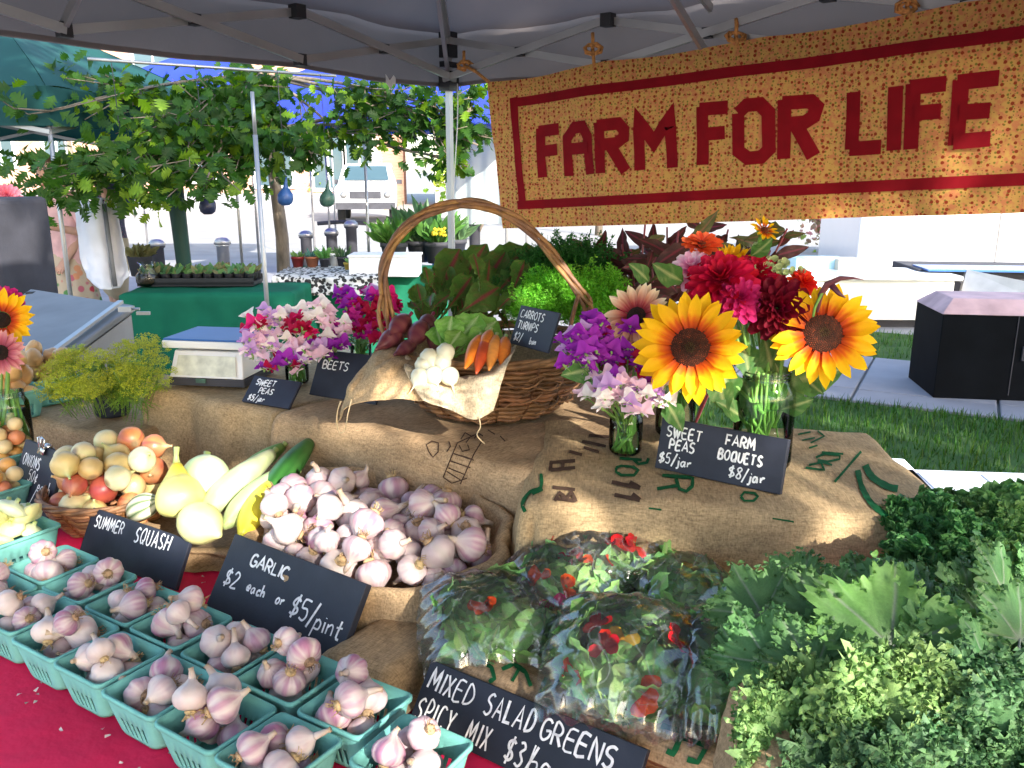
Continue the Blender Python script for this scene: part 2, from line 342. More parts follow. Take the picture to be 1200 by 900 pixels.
# ------------------------------------------------------------ our canopy
TC = Vector((-.247, 3.479, 0)); ta = math.radians(-37)
TU = Vector((math.cos(ta), math.sin(ta), 0)); TV = Vector((TU.y, -TU.x, 0)); LU, LV = 2.2, 3.0
def T(u, v, z): return TC + TU*u + TV*v + Vector((0, 0, z))
EAVE, VAL, PEAK = 2.10, 1.915, 2.95
def build_tent():
    t = thing('market_canopy', 'grey fabric pop-up canopy overhead with folding metal scissor frame and silver corner pole', 'canopy', TC)
    O = -TC
    cu, cv = LU/2, LV/2
    cor = [(0,0), (LU,0), (LU,LV), (0,LV)]
    for i in range(4):
        (u0, v0), (u1, v1) = cor[i], cor[(i+1) % 4]; g = G()
        def fn(a, b, u0=u0, v0=v0, u1=u1, v1=v1):
            u = (u0+(u1-u0)*a)*(1-b)+cu*b; v = (v0+(v1-v0)*a)*(1-b)+cv*b
            z = EAVE+(PEAK-EAVE)*b - .05*math.sin(PI*b)*math.sin(PI*a) + .012*noise.noise(Vector((u*5, v*5, 1))) + .006*math.sin(a*26+b*9)*(1-b)
            return T(u, v, z)+O
        g.grid(fn, 36, 24); g.build('canopy_panel', MT['canopy'], t)
        g = G()
        def fv(a, b, u0=u0, v0=v0, u1=u1, v1=v1):
            u = u0+(u1-u0)*a; v = v0+(v1-v0)*a
            ou, ov = (u-cu)/cu, (v-cv)/cv; k = .012+.010*math.sin(a*31)*b+.006*math.sin(a*73)*b
            d = Vector((0, 0, 0)) + (TU*(1 if u > cu else -1)*k if abs(u1-u0) < .01 else TV*(1 if v > cv else -1)*k)
            return T(u, v, EAVE+.035-(EAVE+.035-VAL)*b + .006*math.sin(a*19)*b)+d+O
        g.grid(fv, 60, 5); g.build('valance', MT['canopy'], t)
        g = G(); g.grid(lambda a, b: fv(a, .93+.07*b)+Vector((0,0,-.003))+TV*.003, 60, 1); g.build('valance_hem', MT['canopy'], t)
    for (u, v) in cor:
        iu, iv = (.03 if u == 0 else -.03), (.03 if v == 0 else -.03); g = G(); b = T(u+iu, v+iv, 0)+O
        R = Matrix.Rotation(ta, 3, 'Z')
        g.box(b+Vector((0,0,.62)), (.026,.026,1.2), R=R); g.box(b+Vector((0,0,1.42)), (.020,.020,1.32), R=R)
        p = g.build('pole', MT['alu'], t, smooth=False)
        g = G(); g.box(b+Vector((0,0,2.06)), (.05,.05,.09), R=R); g.box(b+Vector((0,0,1.93)), (.055,.055,.07), R=R); g.box(b+Vector((0,0,1.99)), (.03,.07,.02), R=R)
        g.build('corner_bracket', MT['blackplastic'], t, smooth=False)
        g = G(); g.bar(b+Vector((0,0,2.08)), T(cu, cv, PEAK-.06)+O, .022, .03); g.build('roof_bar', MT['alu'], t, smooth=False)
        g = G(); g.bar(b+Vector((0,0,1.94)), T(u+(cu-u)*.32, v+(cv-v)*.32, EAVE+.22)+O, .014, .022); g.build('roof_strut', MT['alu'], t, smooth=False)
    def side(f, n, L):
        for i in range(n):
            a, b = .04+(L-.08)*i/n, .04+(L-.08)*(i+1)/n; m = (a+b)/2
            g = G(); g.bar(f(a, 2.075, .0), f(b, 1.935, .0), .012, .024); g.build('truss_bar', MT['alu'], t, smooth=False)
            g = G(); g.bar(f(a, 1.935, .022), f(b, 2.075, .022), .012, .024); g.build('truss_bar', MT['alu'], t, smooth=False)
            g = G(); g.box(f(m, 2.005, .012), (.03,.03,.03), R=Matrix.Rotation(ta, 3, 'Z')); g.build('truss_joint', MT['blackplastic'], t, smooth=False)
            if i < n-1:
                g = G(); g.box(f(b, 2.075, .012), (.038,.038,.04), R=Matrix.Rotation(ta, 3, 'Z')); g.build('truss_bracket', MT['blackplastic'], t, smooth=False); g = G(); g.box(f(b, 1.935, .012), (.03,.03,.035), R=Matrix.Rotation(ta, 3, 'Z'))
                g.build('truss_bracket', MT['blackplastic'], t, smooth=False)
    side(lambda s, z, o: T(s, .05+o, z)+O, 3, LU); side(lambda s, z, o: T(.05+o, s, z)+O, 4, LV)
    side(lambda s, z, o: T(s, LV-.05-o, z)+O, 3, LU); side(lambda s, z, o: T(LU-.05-o, s, z)+O, 4, LV)
    for a, b in [((.05, cv), (cu, cv)), ((cu, .05), (cu, cv))]:
        for zz in (0, 1):
            g = G(); g.bar(T(*a, 2.075-.14*zz)+O, T(*b, PEAK-.25-.14*(1-zz))+O, .012, .024); g.build('cross_bar', MT['alu'], t, smooth=False)
build_tent()
g = G()
q = PC(735, 24, 2.84)
g.grid(lambda a, b: q+TU*(a-.5)*.11+Vector((0,0,.015*math.sin(a*9)+.02*abs(a-.5)*2))+TV*(b-.5)*(.03+.02*math.sin(a*7)), 10, 3)
o = g.build('tissue_strip', MT['white']); tag(o, 'crumpled white plastic strip caught on the canopy frame above the banner', 'plastic strip')
g = G(); q = PC(458, 96, 3.05); g.grid(lambda a, b: q+TV*(a-.5)*.05+Vector((0,0,(b-.5)*.03+.01*math.sin(a*8))), 5, 3)
o = g.build('paper_scrap', MT['white']); tag(o, 'tiny white paper scrap on the lower hem of the canopy left of the pole', 'paper scrap')
g = G(); q0, q1 = PC(536, 98, 3.22), PC(531, 305, 3.24)
g.tube([q0.lerp(q1, i/8)+Vector((.004*math.sin(i), 0, 0)) for i in range(9)], .0022, 5)
tag(g.build('string', MT['white']), 'thin pale string hanging down beside the silver canopy pole', 'string')

# ------------------------------------------------------------ the banner
def banner_mat():
    m = bpy.data.materials.new('calico'); m.use_nodes = True; t = m.node_tree; L = t.links; b = t.nodes['Principled BSDF']
    tc = nd(t, 'ShaderNodeTexCoord'); prev = None
    base = (.56,.32,.085,1)
    nz = nd(t, 'ShaderNodeTexNoise'); nz.inputs['Scale'].default_value = 70; L.new(tc.outputs['Object'], nz.inputs[0])
    mb = nd(t, 'ShaderNodeMix', data_type='RGBA'); mb.inputs[6].default_value = base; mb.inputs[7].default_value = (.54,.20,.08,1)
    r0 = nd(t, 'ShaderNodeMapRange'); r0.inputs[1].default_value = .42; r0.inputs[2].default_value = .6; L.new(nz.outputs[0], r0.inputs[0]); L.new(r0.outputs[0], mb.inputs[0]); prev = mb.outputs[2]
    for sc, th, col, off in ((92, .28, (.20,.17,.03,1), .37), (62, .28, (.27,.04,.015,1), 0), (120, .15, (.10,.03,.015,1), .71)):
        mp = nd(t, 'ShaderNodeMapping'); mp.inputs['Location'].default_value = (off, off, off); L.new(tc.outputs['Object'], mp.inputs[0])
        v = nd(t, 'ShaderNodeTexVoronoi'); v.inputs['Scale'].default_value = sc; v.inputs['Randomness'].default_value = .5; L.new(mp.outputs[0], v.inputs['Vector'])
        ad = nd(t, 'ShaderNodeTexNoise'); ad.inputs['Scale'].default_value = 300; L.new(tc.outputs['Object'], ad.inputs[0])
        q = nd(t, 'ShaderNodeMath', operation='MULTIPLY_ADD'); L.new(ad.outputs[0], q.inputs[0]); q.inputs[1].default_value = .16; L.new(v.outputs['Distance'], q.inputs[2])
        r = nd(t, 'ShaderNodeMapRange'); r.inputs[1].default_value = th+.06; r.inputs[2].default_value = th+.11; r.inputs[3].default_value = 1; r.inputs[4].default_value = 0; L.new(q.outputs[0], r.inputs[0])
        mx = nd(t, 'ShaderNodeMix', data_type='RGBA'); L.new(r.outputs[0], mx.inputs[0]); L.new(prev, mx.inputs[6]); mx.inputs[7].default_value = col; prev = mx.outputs[2]
    L.new(prev, b.inputs['Base Color']); b.inputs['Roughness'].default_value = .85; b.inputs['Specular IOR Level'].default_value = .15
    n = nd(t, 'ShaderNodeTexNoise'); n.inputs['Scale'].default_value = 9; n.inputs['Detail'].default_value = 3; bp = nd(t, 'ShaderNodeBump'); bp.inputs['Strength'].default_value = .5; bp.inputs['Distance'].default_value = .012
    L.new(tc.outputs['Object'], n.inputs[0]); L.new(n.outputs[0], bp.inputs['Height']); L.new(bp.outputs[0], b.inputs['Normal'])
    tr = nd(t, 'ShaderNodeBsdfTranslucent'); L.new(prev, tr.inputs[0]); ms = nd(t, 'ShaderNodeMixShader'); ms.inputs[0].default_value = .15
    L.new(b.outputs[0], ms.inputs[1]); L.new(tr.outputs[0], ms.inputs[2]); L.new(ms.outputs[0], t.nodes['Material Output'].inputs[0]); return m
BV = .10
def bpix(x, y):
    """pixel -> (u, z) on the banner's own plane"""
    d = ray(x, y); P0 = T(0, BV, 0); k = (P0-CO).dot(TV)/d.dot(TV); P = CO+d*k
    return (P-TC).dot(TU), P.z
def bpt(u, z, off=0.0):
    w = .016*math.sin(u*5.1+z*2)+.009*math.sin(u*13+z*6)+.004*math.sin(u*37+z*3)*max(0, 1.95-z)*2+.010*noise.noise(Vector((u*5, z*7, 2)))+.005*noise.noise(Vector((u*14+z*9, z*5, 6)))
    return T(u, BV, z) + TV*(w+off) - TC
def build_banner():
    t = thing('banner', 'orange floral cloth banner with red stitched words hung from the canopy frame', 'banner', TC)
    c = [bpix(570, 96), bpix(1240, -16), bpix(1240, 248), bpix(586, 268)]
    g = G()
    def fn(a, b):
        u = (c[0][0]*(1-a)+c[1][0]*a)*(1-b)+(c[3][0]*(1-a)+c[2][0]*a)*b
        z = (c[0][1]*(1-a)+c[1][1]*a)*(1-b)+(c[3][1]*(1-a)+c[2][1]*a)*b
        z += -.010*abs(math.sin(a*PI*3.4))*(1-b)**2 * 1.0
        return bpt(u, z)
    g.grid(fn, 110, 24); g.build('cloth', banner_mat(), t)
    Z3 = lambda L: [(600+x/4, y/4) for x, y in L]; Z4 = lambda L: [(900+x/4, y/4) for x, y in L]
    let = {
     'F': [Z3([(125,600),(138,832)]), Z3([(115,616),(222,604)]), Z3([(135,710),(214,700)])],
     'A': [Z3([(266,826),(262,650),(300,600),(345,595),(371,642),(380,817)]), Z3([(266,700),(372,692)])],
     'R': [Z3([(434,812),(428,575)]), Z3([(420,592),(515,580),(540,610),(538,645),(505,672),(434,680)]), Z3([(478,680),(550,803)])],
     'M': [Z3([(612,798),(604,562),(673,668),(746,546),(756,786)])],
     'F ': [Z3([(897,773),(899,500)]), Z3([(885,514),(1018,503)]), Z3([(905,630),(1003,621)])],
     'O': [[(866.5,133),(866,177),(877,185.5),(892,184),(900.5,175),(900.5,132),(891,122),(876,123.5),(866.5,133)]],
     'R ': [Z4([(68,745),(74,465)]), Z4([(62,483),(190,473),(218,500),(203,545),(165,572),(78,582)]), Z4([(128,590),(206,733)])],
     'L': [Z4([(395,430),(381,700)]), Z4([(372,698),(528,688)])],
     'I': [Z4([(600,405),(588,705)])],
     'F  ': [Z4([(685,392),(671,700)]), Z4([(668,412),(840,393)]), Z4([(690,532),(815,521)])],
     'E': [Z4([(908,375),(885,682)]), Z4([(890,388),(1086,366)]), Z4([(900,528),(1045,518)]), Z4([(874,666),(1048,651)])]}
    for k, strokes in let.items():
        g = G()
        for i, st in enumerate(strokes):
            g.ribbon([bpix(*p) for p in st], .039, lambda x, y, i=i: bpt(x, y, .004+.0012*i), sub=.03)
        g.build('letter', MT['bannerred'], t)
    for w, st in ((.031, [(600,120),(750,99.5),(900,79),(1223,35)]), (.031, [(600,114),(612,240)]), (.031, [(606,240.5),(750,233),(900,224.5),(1050,217),(1221,209)]), (.03, [(1224,34),(1220,214)])):
        g = G(); g.ribbon([bpix(*p) for p in st], w, lambda x, y: bpt(x, y, .004), sub=.03); g.build('border_stripe', MT['bannerred'], t)
    for (x, y, s) in ((540,76,1.0), (697,58,1), (860,42,1), (1062,8,1)):
        g = G(); u, z = bpix(x, y); end = bpix(x+ (32 if x == 540 else 4), y+(20 if x < 700 else 12)); col = (.42,.20,.07)
        P = bpt(u, z, -.01)
        for k in range(5):
            a = U(0, 6); R = U(.014, .026)
            g.tube([P+Vector((R*math.cos(a+j*.9)*1.3, U(-.008,.008), R*math.sin(a+j*.9)*.7)) for j in range(6)], [.003]+[.005]*4+[.002], 5)
        g.tube([P, P.lerp(bpt(*end, .0), .5)+Vector((0,0,.006)), bpt(*end, 0)], .006, 5)
        g.tube([P, P+Vector((0,0,.03)), P+Vector((.0,.01,.05))], .006, 5)
        g.build('fabric_tie', MT['tie'], t)
MT['tie'] = mat('tie', (.50,.22,.06), .8, .4, 90, .3, rand=0)
build_banner()

# ------------------------------------------------------------ single-stroke handwriting
FONT = {
 'A': [[(0,0),(.35,1),(.7,0)],[(.13,.35),(.6,.35)]], 'B': [[(0,0),(0,1),(.45,.95),(.5,.75),(.35,.55),(0,.52)],[(.3,.54),(.6,.4),(.55,.1),(.3,0),(0,0)]],
 'C': [[(.6,.85),(.4,1),(.15,.9),(0,.5),(.12,.12),(.38,0),(.62,.12)]], 'D': [[(0,0),(.03,1),(.4,.9),(.62,.5),(.42,.1),(0,0)]],
 'E': [[(.55,1),(0,.97),(0,0),(.58,.03)],[(0,.52),(.48,.53)]], 'F': [[(.58,1),(0,.97),(0,0)],[(0,.5),(.45,.52)]],
 'G': [[(.6,.85),(.4,1),(.12,.85),(0,.5),(.1,.12),(.38,0),(.62,.2),(.62,.45),(.35,.45)]], 'H': [[(0,0),(0,1)],[(.6,0),(.6,1)],[(0,.5),(.6,.53)]],
 'I': [[(.05,0),(.05,1)]], 'K': [[(0,0),(0,1)],[(.55,1),(.02,.45),(.6,0)]], 'L': [[(0,1),(0,0),(.52,.02)]],
 'M': [[(0,0),(.1,1),(.4,.35),(.7,1),(.82,0)]], 'N': [[(0,0),(.04,1),(.58,.03),(.62,1)]],
 'O': [[(.32,1),(.08,.82),(0,.45),(.12,.1),(.38,0),(.62,.2),(.66,.6),(.52,.92),(.32,1)]], 'P': [[(0,0),(.02,1),(.4,.97),(.55,.75),(.4,.5),(.02,.46)]],
 'Q': [[(.32,1),(.08,.82),(0,.45),(.12,.1),(.38,0),(.62,.2),(.66,.6),(.52,.92),(.32,1)],[(.4,.25),(.72,-.08)]],
 'R': [[(0,0),(.02,1),(.4,.97),(.55,.75),(.4,.52),(.02,.48)],[(.25,.48),(.6,0)]], 'S': [[(.55,.88),(.3,1),(.05,.85),(.08,.6),(.45,.42),(.55,.18),(.3,0),(0,.1)]],
 'T': [[(0,1),(.66,1)],[(.33,1),(.31,0)]], 'U': [[(0,1),(.03,.2),(.28,0),(.55,.2),(.6,1)]], 'W': [[(0,1),(.2,0),(.42,.7),(.62,0),(.85,1)]],
 'X': [[(0,1),(.6,0)],[(.58,1),(0,0)]], 'Y': [[(0,1),(.3,.5),(.6,1)],[(.3,.5),(.26,0)]],
 'a': [[(.42,.42),(.2,.5),(.02,.3),(.08,.03),(.28,.03),(.42,.4),(.42,.1),(.52,0)]], 'b': [[(0,1),(.02,0),(.3,.02),(.42,.25),(.3,.45),(.03,.35)]],
 'c': [[(.4,.42),(.2,.5),(.02,.25),(.15,0),(.42,.08)]], 'e': [[(.03,.25),(.4,.28),(.35,.46),(.18,.5),(.02,.25),(.14,.02),(.42,.08)]],
 'g': [[(.42,.42),(.2,.5),(.02,.3),(.1,.08),(.3,.1),(.42,.4),(.42,-.25),(.2,-.38),(.03,-.25)]], 'h': [[(0,1),(.02,0)],[(.02,.3),(.2,.48),(.36,.38),(.38,0)]],
 'i': [[(.03,.48),(.05,0)],[(.03,.68),(.05,.72)]], 'j': [[(.14,.48),(.14,-.2),(-.08,-.35)],[(.14,.68),(.16,.72)]], 'l': [[(.03,1),(.05,0)]],
 'n': [[(0,.48),(.02,0)],[(.02,.3),(.2,.48),(.36,.38),(.38,0)]], 'o': [[(.22,.5),(.03,.35),(.05,.08),(.24,0),(.42,.2),(.38,.44),(.22,.5)]],
 'p': [[(.02,.48),(.0,-.4)],[(.02,.35),(.2,.5),(.4,.35),(.32,.08),(.03,.05)]], 'r': [[(0,.48),(.04,0)],[(.04,.3),(.2,.48),(.38,.44)]],
 't': [[(.16,.85),(.14,.1),(.3,0)],[(-.02,.52),(.36,.55)]], 'u': [[(0,.48),(.04,.06),(.24,.03),(.38,.48),(.4,0)]], 's': [[(.34,.42),(.1,.5),(.04,.34),(.34,.18),(.25,0),(0,.06)]],
 '0': [[(.28,1),(.05,.75),(.02,.3),(.2,0),(.42,.15),(.5,.6),(.42,.92),(.28,1)]], '1': [[(.1,.8),(.22,1),(.22,0)]], '2': [[(.02,.78),(.2,1),(.45,.85),(.4,.55),(0,.02),(.52,.03)]],
 '3': [[(.03,.92),(.3,1),(.45,.8),(.2,.55),(.48,.3),(.3,0),(0,.08)]], '5': [[(.5,1),(.1,.98),(.05,.58),(.35,.6),(.48,.3),(.3,0),(0,.06)]],
 '8': [[(.42,.9),(.2,1),(.06,.8),(.4,.35),(.38,.06),(.16,0),(.02,.22),(.42,.75),(.42,.9)]], '$': [[(.5,.8),(.28,.92),(.06,.76),(.1,.56),(.42,.42),(.5,.22),(.28,.06),(0,.16)],[(.32,1.1),(.2,-.12)]],
 '/': [[(.42,1.1),(0,-.25)]], '\u00a2': [[(.4,.6),(.2,.68),(.03,.45),(.15,.2),(.42,.28)],[(.3,.85),(.15,.02)]], '-': [[(0,.5),(.4,.5)]],
}
def smooth2(P):
    if len(P) < 3: return P
    Q = [P[0]]
    for i in range(len(P)-1):
        a = P[max(i-1, 0)]; b = P[i]; c = P[i+1]; d = P[min(i+2, len(P)-1)]
        for k in (1, 2, 3):
            t = k/3
            Q.append(tuple(.5*((2*b[j])+(-a[j]+c[j])*t+(2*a[j]-5*b[j]+4*c[j]-d[j])*t*t+(-a[j]+3*b[j]-3*c[j]+d[j])*t**3) for j in (0, 1)))
    return Q
def write(g, text, x, y, h, fn, w=.006, wx=1.0, slant=.05, lw=None, jit=.03, slope=0.0, rnd=None):
    """handwrite text from (x, y), cap height h, along a line of the given slope"""
    r = rnd or random
    lw = lw or h*.085
    for ch in text:
        if ch == ' ': x += h*.45*wx; continue
        gl = FONT.get(ch)
        if gl is None: continue
        mx = 0; j = lambda: r.uniform(-jit, jit)
        bo = r.uniform(-.03, .03)*h; rnda = r.uniform(-.05, .05)
        for st in gl:
            P = [(a+j(), b+j()) for a, b in st]; P = smooth2(P) if len(st) > 3 or ch.islower() else P
            Q = [(x+(a*wx+(slant+rnda)*b)*h, y+bo+b*h) for a, b in P]; Q = [(a, b+(a)*slope) for a, b in Q]
            g.ribbon(Q, lw*r.uniform(.8, 1.25), fn); mx = max(mx, max(a for a, b in st))
        x += (mx*wx+.22)*h
    return x
def fit_board(bl, br, tl, tr, z0, zr=None):
    """place a board standing on z0 so that its corners are where the photograph has them"""
    BL, BR = PZ(*bl, z0), PZ(*br, z0 if zr is None else zr); ex = (BR-BL); w = ex.length; ex.normalize()
    best = None
    n0 = Vector((ex.y, -ex.x, 0)).normalized()
    for k in range(-10, 75):
        th = math.radians(k); up = (Vector((0,0,1))*math.cos(th) - n0*math.sin(th)); up = (up-ex*up.dot(ex)).normalized()
        for h in np.arange(.04, .34, .006):
            e = 0
            for base, tp in ((BL, tl), (BR, tr)):
                p = proj(base+up*h); e += (p[0]-tp[0])**2+(p[1]-tp[1])**2
            if best is None or e < best[0]: best = (e, up, h)
    e, up, h = best; n = ex.cross(up)
    M = Matrix((ex, up, n)).transposed().to_4x4(); M.translation = BL
    print('board', round(w, 3), round(h, 3), 'err', round(math.sqrt(e), 1)); return M, w, h
def board(label, corners, z0, lines, zr=None, th=.016, group='chalkboard price signs', edge=None):
    M, w, h = fit_board(*corners, z0, zr)
    t = thing('chalkboard_sign', label, 'sign', group=group); t.matrix_world = M
    g = G(); r = .0012
    V = []; 
    g.box((w/2, h/2, -th/2), (w, h, th)); o = g.build('slate', MT['slate'], t, smooth=False)
    bv = o.modifiers.new('bevel', 'BEVEL'); bv.width = .0016; bv.segments = 2
    g = G(); fn = lambda x, y: (x*w, y*h, .0008)
    A = w/h; fn = lambda x, y: (x, y, .0008)
    for (s, x, y, hh, *k) in lines:
        kw = k[0] if k else {}
        write(g, s, x*w, y*h, hh*h, fn, **kw)
    lt_ = g.build('lettering', MT['chalk'], t, smooth=False); lt_['kind'] = 'stuff'
    return t, M, w, h
# ------------------------------------------------------------ ground and far setting
def poly(name, pts, z, m, parent=None, th=0):
    g = G(); V = [(p[0], p[1], z) for p in pts]; n = len(V)
    if th:
        V2 = [(p[0], p[1], z-th) for p in pts]
        g.add(V+V2, [tuple(range(n))]+[(i, i+n, (i+1) % n+n, (i+1) % n) for i in range(n)])
    else: g.add(V, [tuple(range(n))])
    return g.build(name, m, parent, smooth=False)
g = G(); g.grid(lambda a, b: ((a-.5)*900, (b-.35)*900, 0), 20, 20); struct(g.build('ground', MT['asphalt'], smooth=False))
gz = lambda x, y: PZ(x, y, 0)
A0, A1 = gz(935, 466), gz(1200, 497); sd = (A1-A0); sd.z = 0; sd.normalize(); sn = Vector((-sd.y, sd.x, 0))
o = Vector((A0.x, A0.y, 0))
W2 = lambda s, n: o+sd*s+sn*n
def rect(s0, s1, n0, n1): return [W2(s0, n0), W2(s1, n0), W2(s1, n1), W2(s0, n1)]
struct(poly('lawn', rect(-2.6, 9, -2.6, -.002), .012, MT['grassbase']))
struct(poly('lawn', rect(-2.6, 9, 1.62, 3.0), .012, MT['grassbase']))
sw = bpy.data.objects.new('sidewalk', None); link(sw); struct(sw)
for i, s in enumerate(np.arange(-2.4, 8.5, .92)):
    for (n0, n1) in ((0, .34), (.352, 1.60)):
        k = .0015*(i % 3)
        b = poly('paving_slab', rect(s+.006, s+.92-.012, n0, n1), .03+k, MT['paving'], sw, .05)
        bv = b.modifiers.new('bevel', 'BEVEL'); bv.width = .008; bv.segments = 2
# grass blades
bv = [(-.004,0,0),(.004,0,0),(.002,.012,.035),(-.002,.012,.035),(0,.03,.06)]; bf = [(0,1,2),(0,2,3),(3,2,4)]
Ms = []; ti = []
for i in range(26000):
    if i % 5: s, n = U(-2.5, 4.2), -abs(random.gauss(0, 1.0)) if i % 2 else U(-2.5, 0)
    else: s, n = U(-2.5, 4), U(1.64, 2.98)
    if n < -2.55: continue
    p = W2(s, n); q = U(.6, 1.25)
    Ms.append(TRS(Vector((p.x, p.y, .012)), Matrix.Rotation(U(0, 6.28), 3, 'Z') @ Matrix.Rotation(U(-.5, .5), 3, 'X'), (q, q, q)))
    c = U(.6, 1.5); ti.append((c*U(.8, 1.7), c, c*.8))
tag(scatter('grass', bv, bf, Ms, MT['blade'], tint=ti), 'short green lawn grass between the stall and the pavement', 'grass', kind='stuff')

# far brick building across the square (left) with windows
def building(name, label, x0, x1, Y, h, wins, m, roof=True, depth=8, parapet=.4):
    t = thing(name, label, 'building', (0, Y, 0))
    g = G(); g.box(((x0+x1)/2, depth/2, h/2), (x1-x0, depth, h)); w = g.build('wall', m, t, smooth=False)
    g = G(); g.box(((x0+x1)/2, depth/2, h+parapet/2), (x1-x0+.4, depth+.4, parapet)); g.build('roof', MT['cream'], t, smooth=False)
    g = G(); g.box(((x0+x1)/2, -.06, .35), (x1-x0, .12, .7)); g.build('plinth', MT['paving'], t, smooth=False)
    for (a, b, z0, z1) in wins:
        g = G(); k = .12
        for q in ((a, b, z0-k, z0), (a, b, z1, z1+k), (a-k, a, z0-k, z1+k), (b, b+k, z0-k, z1+k)): g.box(((q[0]+q[1])/2, -.05, (q[2]+q[3])/2), (q[1]-q[0], .1, q[3]-q[2]))
        f = g.build('window', MT['white'], t, smooth=False)
        g = G(); g.box(((a+b)/2, -.012, (z0+z1)/2), (b-a-.02, .02, z1-z0-.02)); g.build('pane', MT['window'], f, smooth=False)
        g = G(); g.box(((a+b)/2, -.045, (z0+z1)/2), (.07, .05, z1-z0)); g.build('mullion', MT['white'], f, smooth=False)
    return t
def brickmat():
    m = bpy.data.materials.new('brickwall'); m.use_nodes = True; t = m.node_tree; b = t.nodes['Principled BSDF']; br = nd(t, 'ShaderNodeTexBrick')
    br.inputs['Color1'].default_value = (.40,.19,.12,1); br.inputs['Color2'].default_value = (.50,.27,.18,1); br.inputs['Mortar'].default_value = (.45,.38,.32,1); br.inputs['Scale'].default_value = 4
    tc = nd(t, 'ShaderNodeTexCoord'); mp = nd(t, 'ShaderNodeMapping'); mp.inputs['Rotation'].default_value = (PI/2, 0, 0)
    t.links.new(tc.outputs['Object'], mp.inputs[0]); t.links.new(mp.outputs[0], br.inputs[0]); t.links.new(br.outputs[0], b.inputs[0]); b.inputs['Roughness'].default_value = .9; return m
MT['brickwall'] = brickmat()
building('brick_building', 'salmon brick building across the square behind the leafy tree', -34, -5.3, 36, 8.5,
         [(-21.3, -20.3, 1.8, 3.2), (-19, -18, 1.8, 3.2), (-16.5, -15.2, 1.2, 3.2), (-13.5, -12.2, 1.2, 3.2), (-8.1, -6.9, .9, 3.0), (-6.75, -5.7, .9, 3.0), (-21, -19.5, 5, 6.6), (-15, -13.5, 5, 6.6), (-10.5, -9.0, 1.0, 3.0)], MT['brickwall'])
building('pale_building', 'pale building with dark windows glimpsed below the banner', -3.5, 24, 40, 7,
         [(-2.6, -1.4, 0.8, 2.4), (3.0, 4.2, .8, 2.2), (12.2, 13.4, -.0+.6, 1.6), (13.6, 14.6, .6, 1.6), (17, 18.2, .8, 2), (20, 21.4, .8, 2)], MT['cream'])

# ------------------------------------------------------------ market table with crimson cloth
TT = Vector((.848, -.530, 0)).normalized(); TB = Vector((-TT.y, TT.x, 0)); TZ = .75; TROT = math.atan2(TT.y, TT.x)
def Q(t, b, z): return TT*t+TB*b+Vector((0, 0, z))
def tb(P): return P.dot(TT), P.dot(TB)
def drape(a, b, h, exf=1e9, exb=1e9, r=.02, flare=.08, fold=.02, fk=24, seed=0, floorout=.1, na=70, nb=60, nz=.006, tilt=0, ext=None):
    """cloth over a box a x b x h, origin at the centre of its top; returns fn(p, q), and the ranges"""
    L = ext or (h+floorout)
    def fn(p, q):
        dx = max(abs(p)-a/2, 0); dy = max(abs(q)-b/2, 0); s = math.hypot(dx, dy)
        bx = max(-a/2, min(a/2, p)); by = max(-b/2, min(b/2, q))
        n = noise.noise(Vector((p*4+seed, q*4, seed)))*nz + noise.noise(Vector((p*13, q*13+seed, 3)))*nz*.45
        if s == 0: return Vector((bx, by, n))
        ux, uy = math.copysign(dx/s, p), math.copysign(dy/s, q)
        if s < r*PI/2: out = r*math.sin(s/r); dn = r*(1-math.cos(s/r))
        else: out = r; dn = r+(s-r*PI/2)
        k = min(1, dn/max(h, .01)); per = (p if dy > 0 else 0)+(q if dx > 0 else 0)+math.atan2(dy, dx+1e-6)*.12
        if dn > h: out += (dn-h); dn = h
        out += flare*dn + fold*k*(math.sin(per*fk+seed)+.5*math.sin(per*fk*2.3+seed*2+1)+1.1) + noise.noise(Vector((per*6, dn*9, seed+7)))*.016
        return Vector((bx+ux*out, by+uy*out, -dn+n*(1-k)+.004*k*math.sin(per*11)+(.003 if dn >= h else 0)))
    return fn, (a/2+L), (b/2+L)
def drape_mesh(fn, P, Qm, na, nb):
    g = G(); g.grid(lambda u, v: fn((u*2-1)*P, (v*2-1)*Qm), na, nb); return g
TA, TBD = 3.3, 1.75
tc0 = Q(-.85, .50+TBD/2, TZ)
t = thing('market_table', 'long stall table under a crimson red tablecloth', 'table', (tc0.x, tc0.y, 0), (0, 0, TROT))
f, P, Qm = drape(TA, TBD, .72, floorout=-.02, fold=.03, fk=16, flare=.05, nz=.003)
g = G(); g.grid(lambda u, v: f((u*2-1)*P, (v*2-1)*Qm)+Vector((0, 0, TZ)), 120, 90); g.build('tablecloth', MT['redcloth'], t)
for sx in (-1, 1):
    for sy in (-1, 1):
        g = G(); g.box((sx*(TA/2-.1), sy*(TBD/2-.1), .36), (.035, .035, .72)); g.build('leg', MT['steel'], t, smooth=False)
g = G(); g.box((0, 0, TZ-.025), (TA-.02, TBD-.02, .03)); g.build('tabletop', MT['white'], t, smooth=False)

